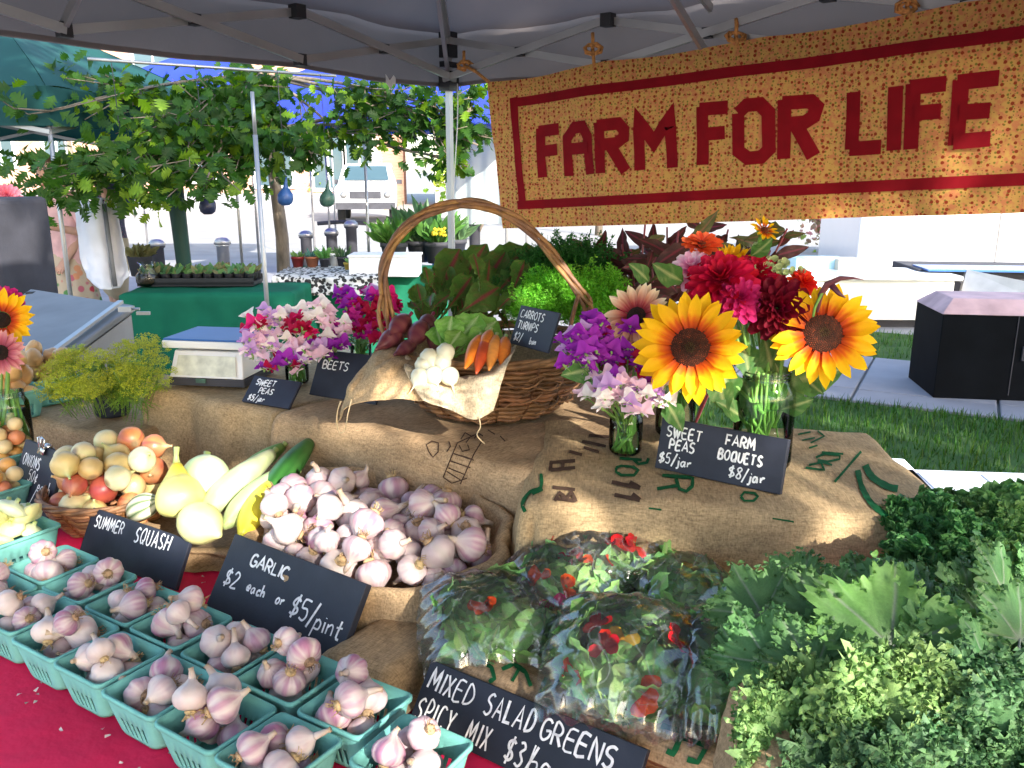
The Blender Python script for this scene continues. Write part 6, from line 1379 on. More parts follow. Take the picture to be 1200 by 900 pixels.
# ------------------------------------------------------------ kale
def polar_leaf(seed, cols, vein, lobes=7, la=.26, teeth=31, tamp=.12, ruf=.05, rf=11, droop=.18, cup=.10, nu=120, nv=10, tip=.74, side=.52, low=.30, frill=0, ff=36):
    r = random.Random(seed); f = [r.uniform(0, 6.28) for _ in range(6)]; tb_ = [r.uniform(-1, 1) for _ in range(99)]; g = G(); TM = 2.45
    def R(th):
        b = np.interp(abs(th), [0, .6, 1.25, 2.0, 2.45], [tip, tip*.92, side, low, low*.55]); q = lobes*(abs(th)+.10*math.sin(th*3+f[0]))
        b *= 1+la*(abs(math.cos(q/2))**.7-.72)*(1.25 if abs(th) < 2 else .6); k = (th+TM)*teeth/(2*TM); b *= 1+tamp*(abs((k % 1)-.5)*2-.5)+.05*tb_[int(k)]
        return b
    def fn(u, v):
        v = v**.62; th = (u*2-1)*TM; rr_ = R(th)*v; x = rr_*math.sin(th); y = .26+rr_*math.cos(th); e = v**6
        z = -droop*rr_*rr_*1.6+cup*abs(x)*(1-.3*v)-.035*math.exp(-(math.sin(th*lobes/2))**2*9)*v*(1-v**4)+.03*noise.noise(Vector((x*5, y*5, seed)))
        z += ruf*e*(math.sin(th*rf*2.2+f[1])+.6*math.sin(th*rf*4.1+f[2]))
        x += e*ruf*.7*math.cos(th*rf*3.1+f[3]); y += e*ruf*.7*math.sin(th*rf*2.7+f[4])
        return (x, y, z)
    def col(u, v):
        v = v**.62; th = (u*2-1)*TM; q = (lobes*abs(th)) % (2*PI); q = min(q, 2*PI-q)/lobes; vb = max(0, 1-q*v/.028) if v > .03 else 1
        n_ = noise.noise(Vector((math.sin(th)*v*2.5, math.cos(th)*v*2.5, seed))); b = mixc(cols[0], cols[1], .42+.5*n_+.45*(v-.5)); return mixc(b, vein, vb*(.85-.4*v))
    g.grid(fn, nu, nv, col=col)
    for _ in range(int(frill*6000)):   # the tight curls of the leaf margin
        th = r.uniform(-TM, TM); v = r.choice([r.uniform(.80, 1.06), r.uniform(.92, 1.08), r.uniform(.45, 1)]); rr_ = R(th)*v; c = Vector((rr_*math.sin(th), .26+rr_*math.cos(th), -droop*rr_*rr_*1.6+cup*abs(rr_*math.sin(th))+r.uniform(-.02, .07)))
        d = Vector((r.uniform(-1,1), r.uniform(-1,1), r.uniform(-.3,1.2))).normalized(); w_ = d.orthogonal().normalized(); w_ = Matrix.Rotation(r.uniform(0, 6.3), 3, d) @ w_; m_ = d.cross(w_); s_ = r.uniform(.022, .045); k = r.uniform(0, 1)**1.3
        V = []; 
        for i in range(5):
            t_ = i/4*2-1; V += [c+w_*(t_*s_*.8)+m_*(s_*.5*math.sin(i*2.1+k*6)), c+w_*(t_*s_*1.5)+d*s_*(1.3-.5*abs(t_))+m_*(s_*.9*math.sin(i*2.1+k*6+.8))]
        cc = mixc(cols[0], cols[1], k); g.add(V, [(2*i, 2*i+1, 2*i+3, 2*i+2) for i in range(4)], None, 0, [mixc(cc, cols[0], .3) if j % 2 == 0 else mixc(cc, cols[1], .5) for j in range(10)])
    g.tube([(0,-.02,-.01),(0,.12,-.005),(0,.27,0)], [.022,.018,.012], 6, col=vein); return g.mesh('leaf', MT['kale'], vc=True)
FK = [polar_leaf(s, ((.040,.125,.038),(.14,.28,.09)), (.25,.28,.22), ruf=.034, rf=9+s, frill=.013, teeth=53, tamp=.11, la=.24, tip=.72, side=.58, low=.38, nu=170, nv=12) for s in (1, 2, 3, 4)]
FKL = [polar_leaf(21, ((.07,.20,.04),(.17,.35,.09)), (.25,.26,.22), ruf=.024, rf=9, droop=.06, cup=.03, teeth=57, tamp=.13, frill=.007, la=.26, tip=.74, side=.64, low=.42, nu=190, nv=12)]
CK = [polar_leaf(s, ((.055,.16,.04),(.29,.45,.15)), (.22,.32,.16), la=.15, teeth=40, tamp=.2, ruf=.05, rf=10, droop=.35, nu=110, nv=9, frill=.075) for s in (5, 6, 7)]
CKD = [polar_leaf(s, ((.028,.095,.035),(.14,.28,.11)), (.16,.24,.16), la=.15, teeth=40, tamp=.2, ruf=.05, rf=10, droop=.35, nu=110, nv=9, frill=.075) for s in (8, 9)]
def kale(name, label, o, L, meshes, nr=(-.5,.5), up=.6, wide=(.9,1.1), part='leaf', stalk=True, seed=1):
    t = thing(name, label, 'kale', o, group='bunches of kale at the right of the table'); r = random.Random(seed); g = G()
    for (a, b) in L:
        A, B = PC(*a), PC(*b); place_leaf(t, r.choice(meshes), A, B, o=o, n=Vector((r.uniform(*nr), -1, r.uniform(.2, 1)*up*1.6)), wide=r.uniform(*wide), spin=r.uniform(-.3, .3), name=part)
        d = (A-B).normalized(); g.tube([A-o+d*.09, A-o, A-o-d*.02], [.005,.004,.002], 6, col=(.30,.34,.26))
    g.build('stalks', MT['produce'], t, vc=True); return t
KO = PZ(1010, 800, TZ); r9 = random.Random(4)
kale('flat_kale', 'single broad bright green lobed kale leaf fanned out in the centre of the right heap', KO, [((1040,792,1.085),(1058,664,1.14))], FKL, nr=(-.1,.1), up=.2, wide=(1.25,1.25))
kale('flat_kale', 'grey green lobed kale leaves with jagged edges spreading left over the salad bags', KO,
 [((915,800,1.14),(862,716,1.17)),((968,812,1.10),(915,722,1.13)),((905,742,1.24),(862,664,1.27)),((975,750,1.18),(932,664,1.22)),((935,850,1.06),(885,786,1.08)),((1005,765,1.20),(985,662,1.25)),((990,800,1.12),(962,706,1.16)),((950,700,1.32),(905,650,1.36)),((1010,730,1.30),(1005,648,1.34)),((960,790,1.22),(900,690,1.30)),((1000,810,1.16),(940,740,1.22)),((880,790,1.18),(845,735,1.2))], FK, nr=(-.45,.3), up=.3, wide=(1.0,1.3), seed=2)
kale('flat_kale', 'lobed kale leaves leaning right behind the broad central leaf', KO,
 [((1105,795,1.10),(1128,700,1.14)),((1078,745,1.20),(1085,656,1.25)),((1135,735,1.20),(1140,655,1.24)),((1040,740,1.26),(1040,650,1.32)),((1080,800,1.14),(1150,745,1.18)),((1100,760,1.22),(1110,690,1.26))], FK, nr=(-.3,.5), up=.3, wide=(1.0,1.3), seed=3)
kale('flat_kale', 'pale lobed kale leaves at the right edge below the curly parsley', KO+Vector((.2,.2,0)),
 [((1150,800,1.06),(1172,716,1.10)),((1192,775,1.08),(1205,680,1.12)),((1172,712,1.20),(1184,636,1.25)),((1215,840,1.02),(1185,770,1.05)),((1205,700,1.24),(1215,640,1.28)),((1160,760,1.18),(1165,680,1.22))], FK, nr=(-.3,.6), up=.3, wide=(1.0,1.3), seed=6)
def ring(cx, cy, c, n, R, r0=10, dc=.05, seed=0, sq=.8):
    r = random.Random(seed); out = []
    for k in range(n): a = 2*PI*k/n+r.uniform(-.3, .3); q = R*r.uniform(.75, 1.1); out.append(((cx+r0*math.cos(a), cy+20+r0*math.sin(a)*.5, c+.03), (cx+q*math.cos(a), cy-q*math.sin(a)*sq-5, c-dc*r.uniform(.2, 1.0))))
    return out
kale('curly_kale', 'bright frilly curly kale head with a dark hollow at the bottom left of the kale', PC(950,860,1.06), ring(952,848,1.05,10,52,14,.05,1)+ring(952,880,1.03,6,60,10,.05,4), CK, wide=(1.0,1.4), seed=5)
kale('curly_kale', 'large bright frilly curly kale head at the bottom middle of the kale', PC(1060,850,1.02), ring(1058,846,1.02,12,66,10,.07,2)+ring(1055,870,1.0,9,42,8,.05,3)+ring(1062,800,1.1,6,40,10,.0,7), CK, wide=(1.0,1.35), seed=6)
kale('curly_kale', 'small frilly kale head between the broad leaf and the bright curly heads', PC(1005,795,1.12), ring(1005,800,1.12,10,44,8,.03,8), CKD, wide=(1.0,1.3), seed=16)
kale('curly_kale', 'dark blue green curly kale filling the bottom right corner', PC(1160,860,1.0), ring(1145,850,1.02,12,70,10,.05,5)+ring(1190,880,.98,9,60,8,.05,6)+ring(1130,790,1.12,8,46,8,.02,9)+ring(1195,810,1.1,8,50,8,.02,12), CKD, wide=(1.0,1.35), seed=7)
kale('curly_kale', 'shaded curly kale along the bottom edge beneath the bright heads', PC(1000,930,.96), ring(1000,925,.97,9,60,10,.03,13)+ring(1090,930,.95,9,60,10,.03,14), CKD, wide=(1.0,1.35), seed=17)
PAR = [frond(s, ((.035,.13,.04),(.12,.27,.08)), 6, .10, wide=.36, curly=True) for s in (11, 12, 13)]; PARL = [frond(s, ((.06,.18,.05),(.20,.36,.11)), 6, .10, wide=.36, curly=True) for s in (14, 15)]
PO = PZ(1130, 700, TZ+.05)
sprigs('curly_parsley', 'dark green curly parsley heaped behind the kale beside the white coolers', fan(1110,720,1.45,[(1080,600,40,30,1.56,46),(1130,630,50,34,1.46,56),(1060,640,30,20,1.46,26),(1100,660,60,24,1.38,40),(1050,600,16,16,1.6,12)],1), PAR, PO)
sprigs('curly_parsley', 'lighter green curly parsley at the right edge in front of the long cooler', fan(1170,700,1.45,[(1170,600,36,26,1.56,44),(1180,650,30,30,1.44,34),(1195,590,20,24,1.6,20),(1125,590,20,14,1.62,14)],1), PARL, PO+Vector((.1,0,0)))
# ------------------------------------------------------------ tray, burlap and bagged salad
trc = Q(-.47, 1.22, TZ); t = thing('salad_tray', 'shallow brown woven tray lined with printed burlap holding the salad bags', 'tray', (trc.x, trc.y, TZ+.003), (0, 0, TROT))
for w in range(4):
    g = G(); z = .010+.016*w; hw, hd = .235+.004*w, .22+.004*w; P = []
    cor = [(-hw,-hd),(hw,-hd),(hw,hd),(-hw,hd)]
    for k in range(4):
        a, b = cor[k], cor[(k+1) % 4]
        for i in range(16): q = i/16; P.append((a[0]+(b[0]-a[0])*q, a[1]+(b[1]-a[1])*q+.0, z+.003*math.sin(i*PI/2+w*PI)))
    P.append(P[0]); g.tube(P, .008, 6, col=[(.9+.3*math.sin(i*1.3),)*3 for i in range(len(P))], cap=False); g.build('woven_cane', MT['wicker'], t, vc=True)
g = G(); g.box((0, 0, .006), (.46, .43, .01)); g.build('base', MT['wicker'], t, smooth=False)
def liner_fn():
    fn, P, Qm = drape(.475, .445, .055, r=.018, flare=.10, fold=.008, fk=17, seed=21, floorout=-.02, nz=.012, ext=.04); return fn, P, Qm
fn, P, Qm = liner_fn(); g = drape_mesh(fn, P, Qm, 80, 80); g.v = [(x, y, z+.078-.035*max(0, 1-(abs(x)/.2)**4)*max(0, 1-(abs(y)/.19)**4)) for x, y, z in g.v]; g.build('liner', MT['burlap'], t)
BURLAP['TR'] = (BVHTree.FromPolygons([Matrix.Translation((trc.x, trc.y, TZ+.003)) @ Matrix.Rotation(TROT, 4, 'Z') @ Vector(v) for v in g.v], g.f), t, Matrix.Translation((trc.x, trc.y, TZ+.003)) @ Matrix.Rotation(TROT, 4, 'Z'))
for st, w in (([(558,780),(566,777),(576,784),(580,796),(574,800)], 5), ([(588,786),(602,780),(616,790),(622,806)], 5), ([(610,782),(600,800)], 4), ([(640,796),(634,812),(650,806),(656,800)], 5), ([(725,835),(732,848),(752,842),(750,838)], 7), ([(775,852),(800,860),(790,884),(782,880)], 7), ([(798,866),(828,876),(818,894),(806,890)], 6), ([(690,815),(700,828),(712,820)], 5)):
    pxstrokes('TR', [st], w, GR_, off=.003)
# flat burlap mound left of the tray
t = thing('burlap_sack', 'plain burlap sack lying flat between the garlic heap and the salad bags', 'sack', (PZ(478,765,TZ).x, PZ(478,765,TZ).y, TZ+.003), (0, 0, TROT))
fn, P, Qm = drape(.10, .22, .045, r=.03, flare=.30, fold=.006, seed=31, nz=.010, ext=.085); drape_mesh(fn, P, Qm, 60, 60).build('cloth', MT['burlap'], t); t.location.z = TZ+.055; 
t = thing('burlap_wrap', 'burlap folded down over the right end of the salad tray beside the kale', 'burlap cloth')
patch('cloth', [[(838,700,1.40),(880,720,1.36),(915,760,1.28)],[(858,780,1.22),(892,780,1.16),(930,800,1.10)],[(845,850,1.12),(885,850,1.05),(925,880,1.0)],[(835,930,1.02),(880,940,.96),(930,950,.93)]], MT['burlap'], t, 24, 30, .012, 7, .002)
BAGL = [leaf_mesh('salad_leaf', s, 1, w, sh, c, .05, 4, .25, nu=6, nv=8, vein=(.35,.45,.2), m='leaf') for s, w, sh, c in ((1,.6,'ovate',((.26,.56,.14),(.44,.70,.24))), (2,.4,'spoon',((.20,.42,.10),(.34,.56,.17))), (3,.5,'ovate',((.17,.44,.11),(.28,.56,.17))), (4,.5,'kale',((.20,.36,.10),(.36,.50,.18))), (5,.35,'lance',((.13,.34,.12),(.24,.46,.18))))]
NAS = [petal_mesh('petal', 1, .9, ROUND, [(0,c1),(1,c2)], .3, .1, .25, s, 4, 4) for s, c1, c2 in ((1,(.5,.01,.01),(.72,.02,.02)), (2,(.6,.05,.01),(.75,.10,.02)), (3,(.7,.35,.02),(.8,.5,.04)), (4,(.6,.03,.12),(.7,.05,.2)))]
def bag(label, c, rad, rot, seed, reds=6, n=130):
    t = thing('salad_bag', label, 'bag', c, (rot[0], rot[1], rot[2]), 'clear bags of salad greens'); r = random.Random(seed)
    V = []; F = []; nu, nv = 90, 60; g = G()
    def sheet(sg):
        def fn(u, v):
            a, b = u*2-1, v*2-1; ea, eb = abs(a)**5, abs(b)**5; x = rad[0]*1.08*a*(1-.10*b*b); y = rad[1]*1.08*b*(1-.10*a*a)
            h = (max(0, 1-abs(a)**2.5)*max(0, 1-abs(b)**2.5))**.68; z = rad[2]*h*(1 if sg > 0 else -.6)
            q = Vector((x*9+seed, y*9, sg*2)); k = 1-.20*abs(noise.noise(q))-.16*abs(noise.noise(q*2.1+Vector((5,0,0))))-.05*abs(noise.noise(q*4.5))+.08
            w = .010*(ea*math.sin(b*17+seed)+eb*math.sin(a*19+seed))+.02*noise.noise(Vector((x*11, y*11, seed)))*(ea+eb)
            return Vector((x*(1+.04*noise.noise(q*.6)), y*(1+.05*noise.noise(q*.7)), z*k+w+(-.02*(ea+eb))))
        return fn
    g.grid(sheet(1), 80, 70); g.grid(sheet(-1), 40, 30)
    def fn(u, v): return None
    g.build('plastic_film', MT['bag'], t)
    Ms = []
    Mw = Matrix.Translation(c) @ Euler(rot).to_matrix().to_4x4()
    s = thing('salad_leaves', label.replace('clear bag', 'mixed green leaves packed inside the bag'), 'salad greens', c, rot)
    tot = 0
    for k in range(n):
        d = Vector((r.gauss(0,1), r.gauss(0,1), r.gauss(0,1))).normalized(); q = r.uniform(.55, .88); p = Vector((d.x*rad[0]*q*1.12, d.y*rad[1]*q*1.12, max(d.z, -.5)*rad[2]*q*.95)); L = r.uniform(.055, .10); yd = Vector((r.uniform(-1,1), r.uniform(-1,1), r.uniform(-.5,.5))).normalized(); yd = (yd-d*yd.dot(d)*.8).normalized(); x = yd.cross(d+Vector((r.uniform(-.4,.4),)*3)).normalized(); z = x.cross(yd)
        M = Matrix((x*L, yd*L, z*L)).transposed().to_4x4(); M.translation = p-yd*L*.5; inst('salad_leaf', r.choice(BAGL), s, M=M)
    for k in range(reds):
        while 1:
            d = Vector((r.uniform(-.9,.7), r.uniform(-1,.2), r.uniform(.1,1))).normalized()
            if d.z > .2: break
        p = Vector((d.x*rad[0], d.y*rad[1], d.z*rad[2]))*.84; m_ = r.choice(NAS[:2] if r.random() < .7 else NAS)
        for j in range(4):
            M = Matrix.Translation(p) @ look(d, r.uniform(0, 6)+j*1.5).to_4x4() @ Matrix.Rotation(.3, 4, 'X') @ Matrix.Scale(.026, 4); inst('red_petal', m_, s, M=M)
    return t
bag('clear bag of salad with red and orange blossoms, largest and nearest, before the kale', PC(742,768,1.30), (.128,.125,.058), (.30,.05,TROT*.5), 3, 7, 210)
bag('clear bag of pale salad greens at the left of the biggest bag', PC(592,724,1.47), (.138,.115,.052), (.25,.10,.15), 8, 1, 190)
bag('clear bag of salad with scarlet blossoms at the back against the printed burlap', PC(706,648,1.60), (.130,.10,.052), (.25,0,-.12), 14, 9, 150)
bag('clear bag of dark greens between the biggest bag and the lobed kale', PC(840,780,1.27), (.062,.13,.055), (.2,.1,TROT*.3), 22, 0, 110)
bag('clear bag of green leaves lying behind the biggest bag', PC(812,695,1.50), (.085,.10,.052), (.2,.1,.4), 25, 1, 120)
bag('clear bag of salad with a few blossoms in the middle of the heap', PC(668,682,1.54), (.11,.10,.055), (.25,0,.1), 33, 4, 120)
# ------------------------------------------------------------ neighbouring tents
def tent(name, label, m, c, rot, w, d, eave, peak, val=.28, poles=((-1,-1),(1,-1),(1,1),(-1,1)), pm='alu', pr=.016):
    t = thing(name, label, 'tent', (c[0], c[1], 0), (0, 0, rot)); cor = [(-w/2,-d/2),(w/2,-d/2),(w/2,d/2),(-w/2,d/2)]
    for i in range(4):
        (x0, y0), (x1, y1) = cor[i], cor[(i+1) % 4]; g = G()
        g.grid(lambda a, b: Vector(((x0+(x1-x0)*a)*(1-b), (y0+(y1-y0)*a)*(1-b), eave+(peak-eave)*b**.9-.06*math.sin(PI*b)*math.sin(PI*a)+.01*math.sin(a*30)*(1-b))), 24, 14); g.build('canopy_panel', m, t)
        g = G(); g.grid(lambda a, b: Vector(((x0+(x1-x0)*a)*(1+.01*b*math.sin(a*31)), (y0+(y1-y0)*a)*(1+.01*b*math.sin(a*37)), eave-val*b)), 40, 3); g.build('valance', m, t)
        n = 2
        for k in range(n):
            for (za, zb) in ((eave-.03, eave-.30), (eave-.30, eave-.03)):
                P = Vector((x0+(x1-x0)*k/n, y0+(y1-y0)*k/n, za))*1; Q_ = Vector((x0+(x1-x0)*(k+1)/n, y0+(y1-y0)*(k+1)/n, zb)); P.x *= .98; P.y *= .98; Q_.x *= .98; Q_.y *= .98
                g = G(); g.bar(P, Q_, .02, .03); g.build('truss_bar', MT['alu'], t, smooth=False)
    for (sx, sy) in poles:
        g = G(); g.tube([(sx*(w/2-.04), sy*(d/2-.04), 0), (sx*(w/2-.04), sy*(d/2-.04), eave)], pr, 8); g.build('pole', MT[pm], t)
    return t
p = PC(66, 152, 6.6); tent('green_tent', 'dark green canopy tent behind the table at the upper left', MT['greencanvas'], (p.x-.95, p.y+.9), -.12, 3.0, 3.0, 2.16, 3.0, .26)
p = PC(180, 112, 11); tent('blue_tent', 'bright blue canopy tent top seen through the leaves above the green tent', MT['bluecanvas'], (p.x+.2, p.y+1.6), .1, 3.2, 3.0, 2.45, 3.35)
p = PC(455, 120, 9.5); t = tent('blue_tent', 'dark blue canopy tent behind the silver pole at the centre', MT['bluecanvas'], (p.x+.0, p.y+1.3), -.1, 3.0, 2.8, 2.42, 3.2, .32)
g = G(); 
def cur(a, b): return Vector((.30+a*1.0, 1.3+.03*math.sin(a*28)+.02*math.sin(a*11), 2.2-b*1.35))
g.grid(cur, 50, 6); g.build('side_curtain', MT['greycloth'], t)
# two slim silver poles and the sleeved green leg
for (a, b, c, lab) in (((299,158),(317,360),5.2,'slim silver tent pole at the left of the tree trunk'), ((427,166),(431,300),8.2,'slim silver pole in front of the parked car')):
    A = PC(*a, c); B = PC(*b, c); g = G(); h = A.z; base = Vector((B.x, B.y, .0)); base = Vector((A.x, A.y, 0)); g.tube([Vector((0,0,0)), Vector((0,0,h))], .015, 8); g.tube([Vector((0,0,h-.02)), Vector((0,0,h+.25))], .012, 8)
    g.box((0,0,.01), (.09,.09,.02)); o = g.build('tent_pole', MT['alu'], loc=base); tag(o, lab, 'pole')
A = PC(203, 205, 6.75); g = G(); g.tube([(.03,0,0),(.03,0,.5),(.01,0,1.2),(-.02,0,1.95)], [.062,.055,.062,.085], 12); g.box((0,0,.02), (.22,.22,.04)); o = g.build('tent_pole', MT['greenpaint'], loc=(A.x+.0, A.y, 0)); tag(o, 'thick dark green sleeved tent leg in front of the seedling table', 'tent leg')
# ------------------------------------------------------------ people behind the left tables
def skin_body(name, label, J, E_, R, m, loc=(0,0,0), parent=None, root=0):
    me = bpy.data.meshes.new(name); me.from_pydata(J, E_, []); o = bpy.data.objects.new(name, me); link(o, parent); o.location = loc
    me.materials.append(m); md = o.modifiers.new('skin', 'SKIN'); sv = me.skin_vertices[0] if me.skin_vertices else None
    if sv is None:
        me.attributes.new
    for i, r in enumerate(R): me.skin_vertices[0].data[i].radius = (r, r)
    for i in range(len(R)): me.skin_vertices[0].data[i].use_root = (i == root)
    s = o.modifiers.new('sub', 'SUBSURF'); s.levels = 1; s.render_levels = 2; md.use_smooth_shade = True; return o
def person(label, P, face, arms, shirt_m, leg_m, bottom='trousers', H=1.68, hair=True):
    """face: heading angle; arms: two lists of (elbow, wrist) offsets"""
    t = thing('person', label, 'person', P, (0, 0, face)); k = H/1.7
    J = [(0,0,.95),(0,0,1.12),(0,0,1.30),(0,0,1.42),(0,0,1.50),(0,.0,1.56)]; E_ = [(0,1),(1,2),(2,3),(3,4),(4,5)]; R = [.135,.115,.13,.07,.052,.055]
    for s, (el, wr) in zip((-1, 1), arms):
        b = len(J); J += [(s*.17,0,1.40), el, wr]; E_ += [(3, b), (b, b+1), (b+1, b+2)]; R += [.06,.042,.028]
        f0 = Vector(wr); d = (Vector(wr)-Vector(el)).normalized(); pm_ = f0+d*.06; c = len(J); J.append(tuple(pm_)); E_.append((b+2, c)); R.append(.030); sd_ = d.cross(Vector((0,1,0))).normalized()
        for q in range(5):
            o_ = sd_*((q-1.5)*.018 if q < 4 else -.04*s); L = (.065,.075,.07,.055,.04)[q]; a_ = len(J); J += [tuple(pm_+o_+d*.02), tuple(pm_+o_*1.1+d*L)]; E_ += [(c, a_), (a_, a_+1)]; R += [.010,.008]
    for s in (-1, 1): b = len(J); J += [(s*.09,0,.88),(s*.10,.02,.48),(s*.10,-.02,.09),(s*.10,.10,.04)]; E_ += [(0,b),(b,b+1),(b+1,b+2),(b+2,b+3)]; R += [.095,.06,.042,.035]
    J = [tuple(Vector(j)*k) for j in J]; skin_body('body', '', J, E_, R, MT['skin'], parent=t)
    g = G(); hd = Matrix.Translation((0, 0, 1.63*k)) @ Matrix.Diagonal((.076, .092, .115, 1))
    g.lathe([(math.sin(PI*i/14), -math.cos(PI*i/14)) for i in range(15)], 20, M=hd, fr=lambda a, v: 1-.12*(v < .4)*(1 if True else 0)); 
    g.tube([(0, .085, 1.635*k), (0, .112, 1.60*k), (0, .088, 1.595*k)], [.008,.014,.010], 8)
    for s in (-1, 1): g.tube([(s*.074,.0,1.65*k),(s*.088,-.008,1.64*k),(s*.078,0,1.60*k)], [.006,.012,.006], 6)
    hdo = g.build('head', MT['skin'], t)
    g = G()
    for s in (-1, 1): g.lathe([(.001,0),(.012,.004),(.001,.008)], 10, M=Matrix.Translation((s*.03, .083, 1.645*k)) @ Matrix.Rotation(-PI/2, 4, 'X'))
    g.build('eyes', MT['dark'], t); g = G(); g.tube([(-.025,.086,1.565*k),(0,.092,1.562*k),(.025,.086,1.565*k)], .005, 6); g.build('mouth', MT['terracotta'], t)
    if hair:
        g = G(); g.lathe([(math.sin(PI*i/12), -math.cos(PI*i/12)) for i in range(3, 13)], 18, M=Matrix.Translation((0, -.018, 1.65*k)) @ Matrix.Diagonal((.088, .10, .122, 1)), cap0=False, fr=lambda a, v: 1+.05*math.sin(a*9+v*6)); g.build('hair', MT['hair'], t)
    g = G(); pr = [(.19,.84),(.185,.95),(.165,1.10),(.175,1.28),(.19,1.38),(.12,1.455),(.07,1.49)]
    g.lathe([(r*k, z*k) for r, z in pr], 26, M=Matrix.Diagonal((1, .68, 1, 1)), fr=lambda a, v: 1+.035*math.sin(a*7+v*5)*(1-v), cap0=False, cap1=False); g.build('top', shirt_m, t)
    for s, (el, wr) in zip((-1, 1), arms):
        a_ = Vector((s*.165,0,1.40)); e = Vector(el); g = G(); g.tube([a_*k, a_.lerp(e, .5)*k, a_.lerp(e, .8)*k], [.082,.072,.068], 12, cap=False); g.build('sleeve', shirt_m, t)
    g = G()
    if bottom == 'skirt': g.lathe([(.155*k,1.0*k),(.20*k,.85*k),(.25*k,.55*k),(.29*k,.32*k)], 40, M=Matrix.Diagonal((1, .75, 1, 1)), fr=lambda a, v: 1+.06*v*math.sin(a*11), cap0=False, cap1=False); g.build('skirt', leg_m, t)
    else:
        for s in (-1, 1): g.tube([(s*.075*k,0,.98*k),(s*.095*k,0,.85*k),(s*.10*k,.02,.50*k),(s*.10*k,-.02,.12*k if bottom == 'trousers' else .45*k)], [.12,.115,.088,.072], 14)
        g.build(bottom, leg_m, t)
    for s in (-1, 1): g = G(); g.tube([(s*.10*k,-.06,.04),(s*.10*k,.04,.045),(s*.10*k,.15,.035)], [.035,.045,.03], 10); g.build('shoe', MT['dark'], t)
    return t
floral = shirt('floral_skirt', [(.55,.04,.06),(.5,.12,.15),(.08,.22,.06),(.6,.25,.12)], 14, (.50,.38,.26)); pinkt = mat('pinkcardigan', (.62,.36,.34), .85, .15, 12, .2, rand=0); navyp = shirt('navy_print', [(.10,.06,.14),(.03,.03,.08),(.2,.06,.1)], 40, (.03,.035,.075)); khaki = mat('khaki', (.45,.36,.24), .85, .1, 10, .1, rand=0)
A = PC(78, 300, 6.9); person('person in pink cardigan and floral skirt bending an arm behind the metal bin', (A.x, A.y, 0), 2.9, (((-.30,.05,1.14),(-.18,.26,1.20)), ((.30,.02,1.14),(.20,.24,1.22))), pinkt, floral, 'skirt', 1.66)
B = PC(134, 300, 7.9); person('person in dark patterned top and khaki shorts raising one arm to a gourd', (B.x, B.y, 0), 2.2, (((-.34,.05,1.32),(-.22,.18,1.58)), ((.27,.02,1.14),(.24,.20,.98))), navyp, khaki, 'shorts', 1.72)
p = PC(52, 300, 6.7); person('person mostly hidden in a tan top and black trousers beside the charcoal planter', (p.x-.02, p.y+.25, 0), 3.0, (((-.24,.05,1.12),(-.20,.20,.95)), ((.24,.05,1.12),(.2,.2,.95))), mat('tan_top', (.30,.18,.13), .85, .1, 10, .1, rand=0), MT['dark'], 'trousers', 1.62)
# white cloths hanging between them
for i, (rows, lab) in enumerate(((((88,232,6.3),(104,236,6.25),(120,232,6.3)), 'broad white cloth hanging beside the floral skirt, wider of two'), (((122,236,6.35),(130,240,6.4),(136,236,6.35)), 'narrow white cloth hanging to the right of the wide white cloth'))):
    lo = [(94,298,6.22),(112,300,6.2),(128,298,6.26)] if i == 0 else [(126,300,6.3),(138,302,6.35),(147,298,6.3)]; lo2 = [(103,326,6.2),(116,338,6.15),(131,339,6.2)] if i == 0 else [(130,338,6.3),(142,336,6.3),(151,322,6.3)]
    o = patch('hanging_cloth', [list(rows), lo, lo2], MT['whitecloth'], None, 16, 18, .02, i, .004); tag(o, lab, 'cloth')
g = G(); g.bar(PC(86,231,6.3), PC(140,234,6.36), .014); o = g.build('cloth_rail', MT['alu']); tag(o, 'thin rail carrying the white cloths under the green tent', 'rail')
g = G(); g.bar(PC(122,240,6.28), PC(135,335,6.2), .03); o = g.build('grey_strut', MT['steel']); tag(o, 'grey strut standing between the two white cloths', 'strut')
# ------------------------------------------------------------ hanging gourds
gp = [(.002,-.075),(.03,-.072),(.055,-.052),(.066,-.02),(.060,.015),(.040,.045),(.022,.07),(.013,.10),(.010,.13),(.006,.15)]
GO = {k: veg_mesh('gourd', gp, 18, 1, (lambda a, v, r, c=c: c), bend=.02, lump=.05) for k, c in (('navy', (.035,.06,.20)), ('dark', (.03,.035,.09)), ('blue', (.03,.09,.30)), ('green', (.05,.12,.09)))}
for (x, y, c, k, lab) in ((147,224,6.3,'navy','round navy gourd hanging at the raised hand of the person'), (243,237,6.6,'dark','dark blue gourd hanging right of the green tent leg'), (334,227,6.9,'blue','blue long necked gourd hanging by the tree trunk'), (383,229,7.2,'green','green long necked gourd hanging to the right of the blue one')):
    p = PC(x, y+3, c); o = thing('hanging_gourd', lab, 'gourd', p, group='birdhouse gourds hanging in a row'); inst('body', GO[k], o)
    g = G(); g.tube([(.02,0,.14),(.01,0,.3),(0,0,2.36-p.z)], .003, 4); g.build('cord', MT['dark'], o)
g = G(); g.tube([PC(120,226,6.2)*1+Vector((0,0,2.36-PC(120,226,6.2).z)), PC(400,226,7.3)+Vector((0,0,2.36-PC(400,226,7.3).z))], .012, 6); tag(g.build('gourd_rail', MT['alu']), 'metal rail hidden in the leaves from which the gourds hang', 'rail')
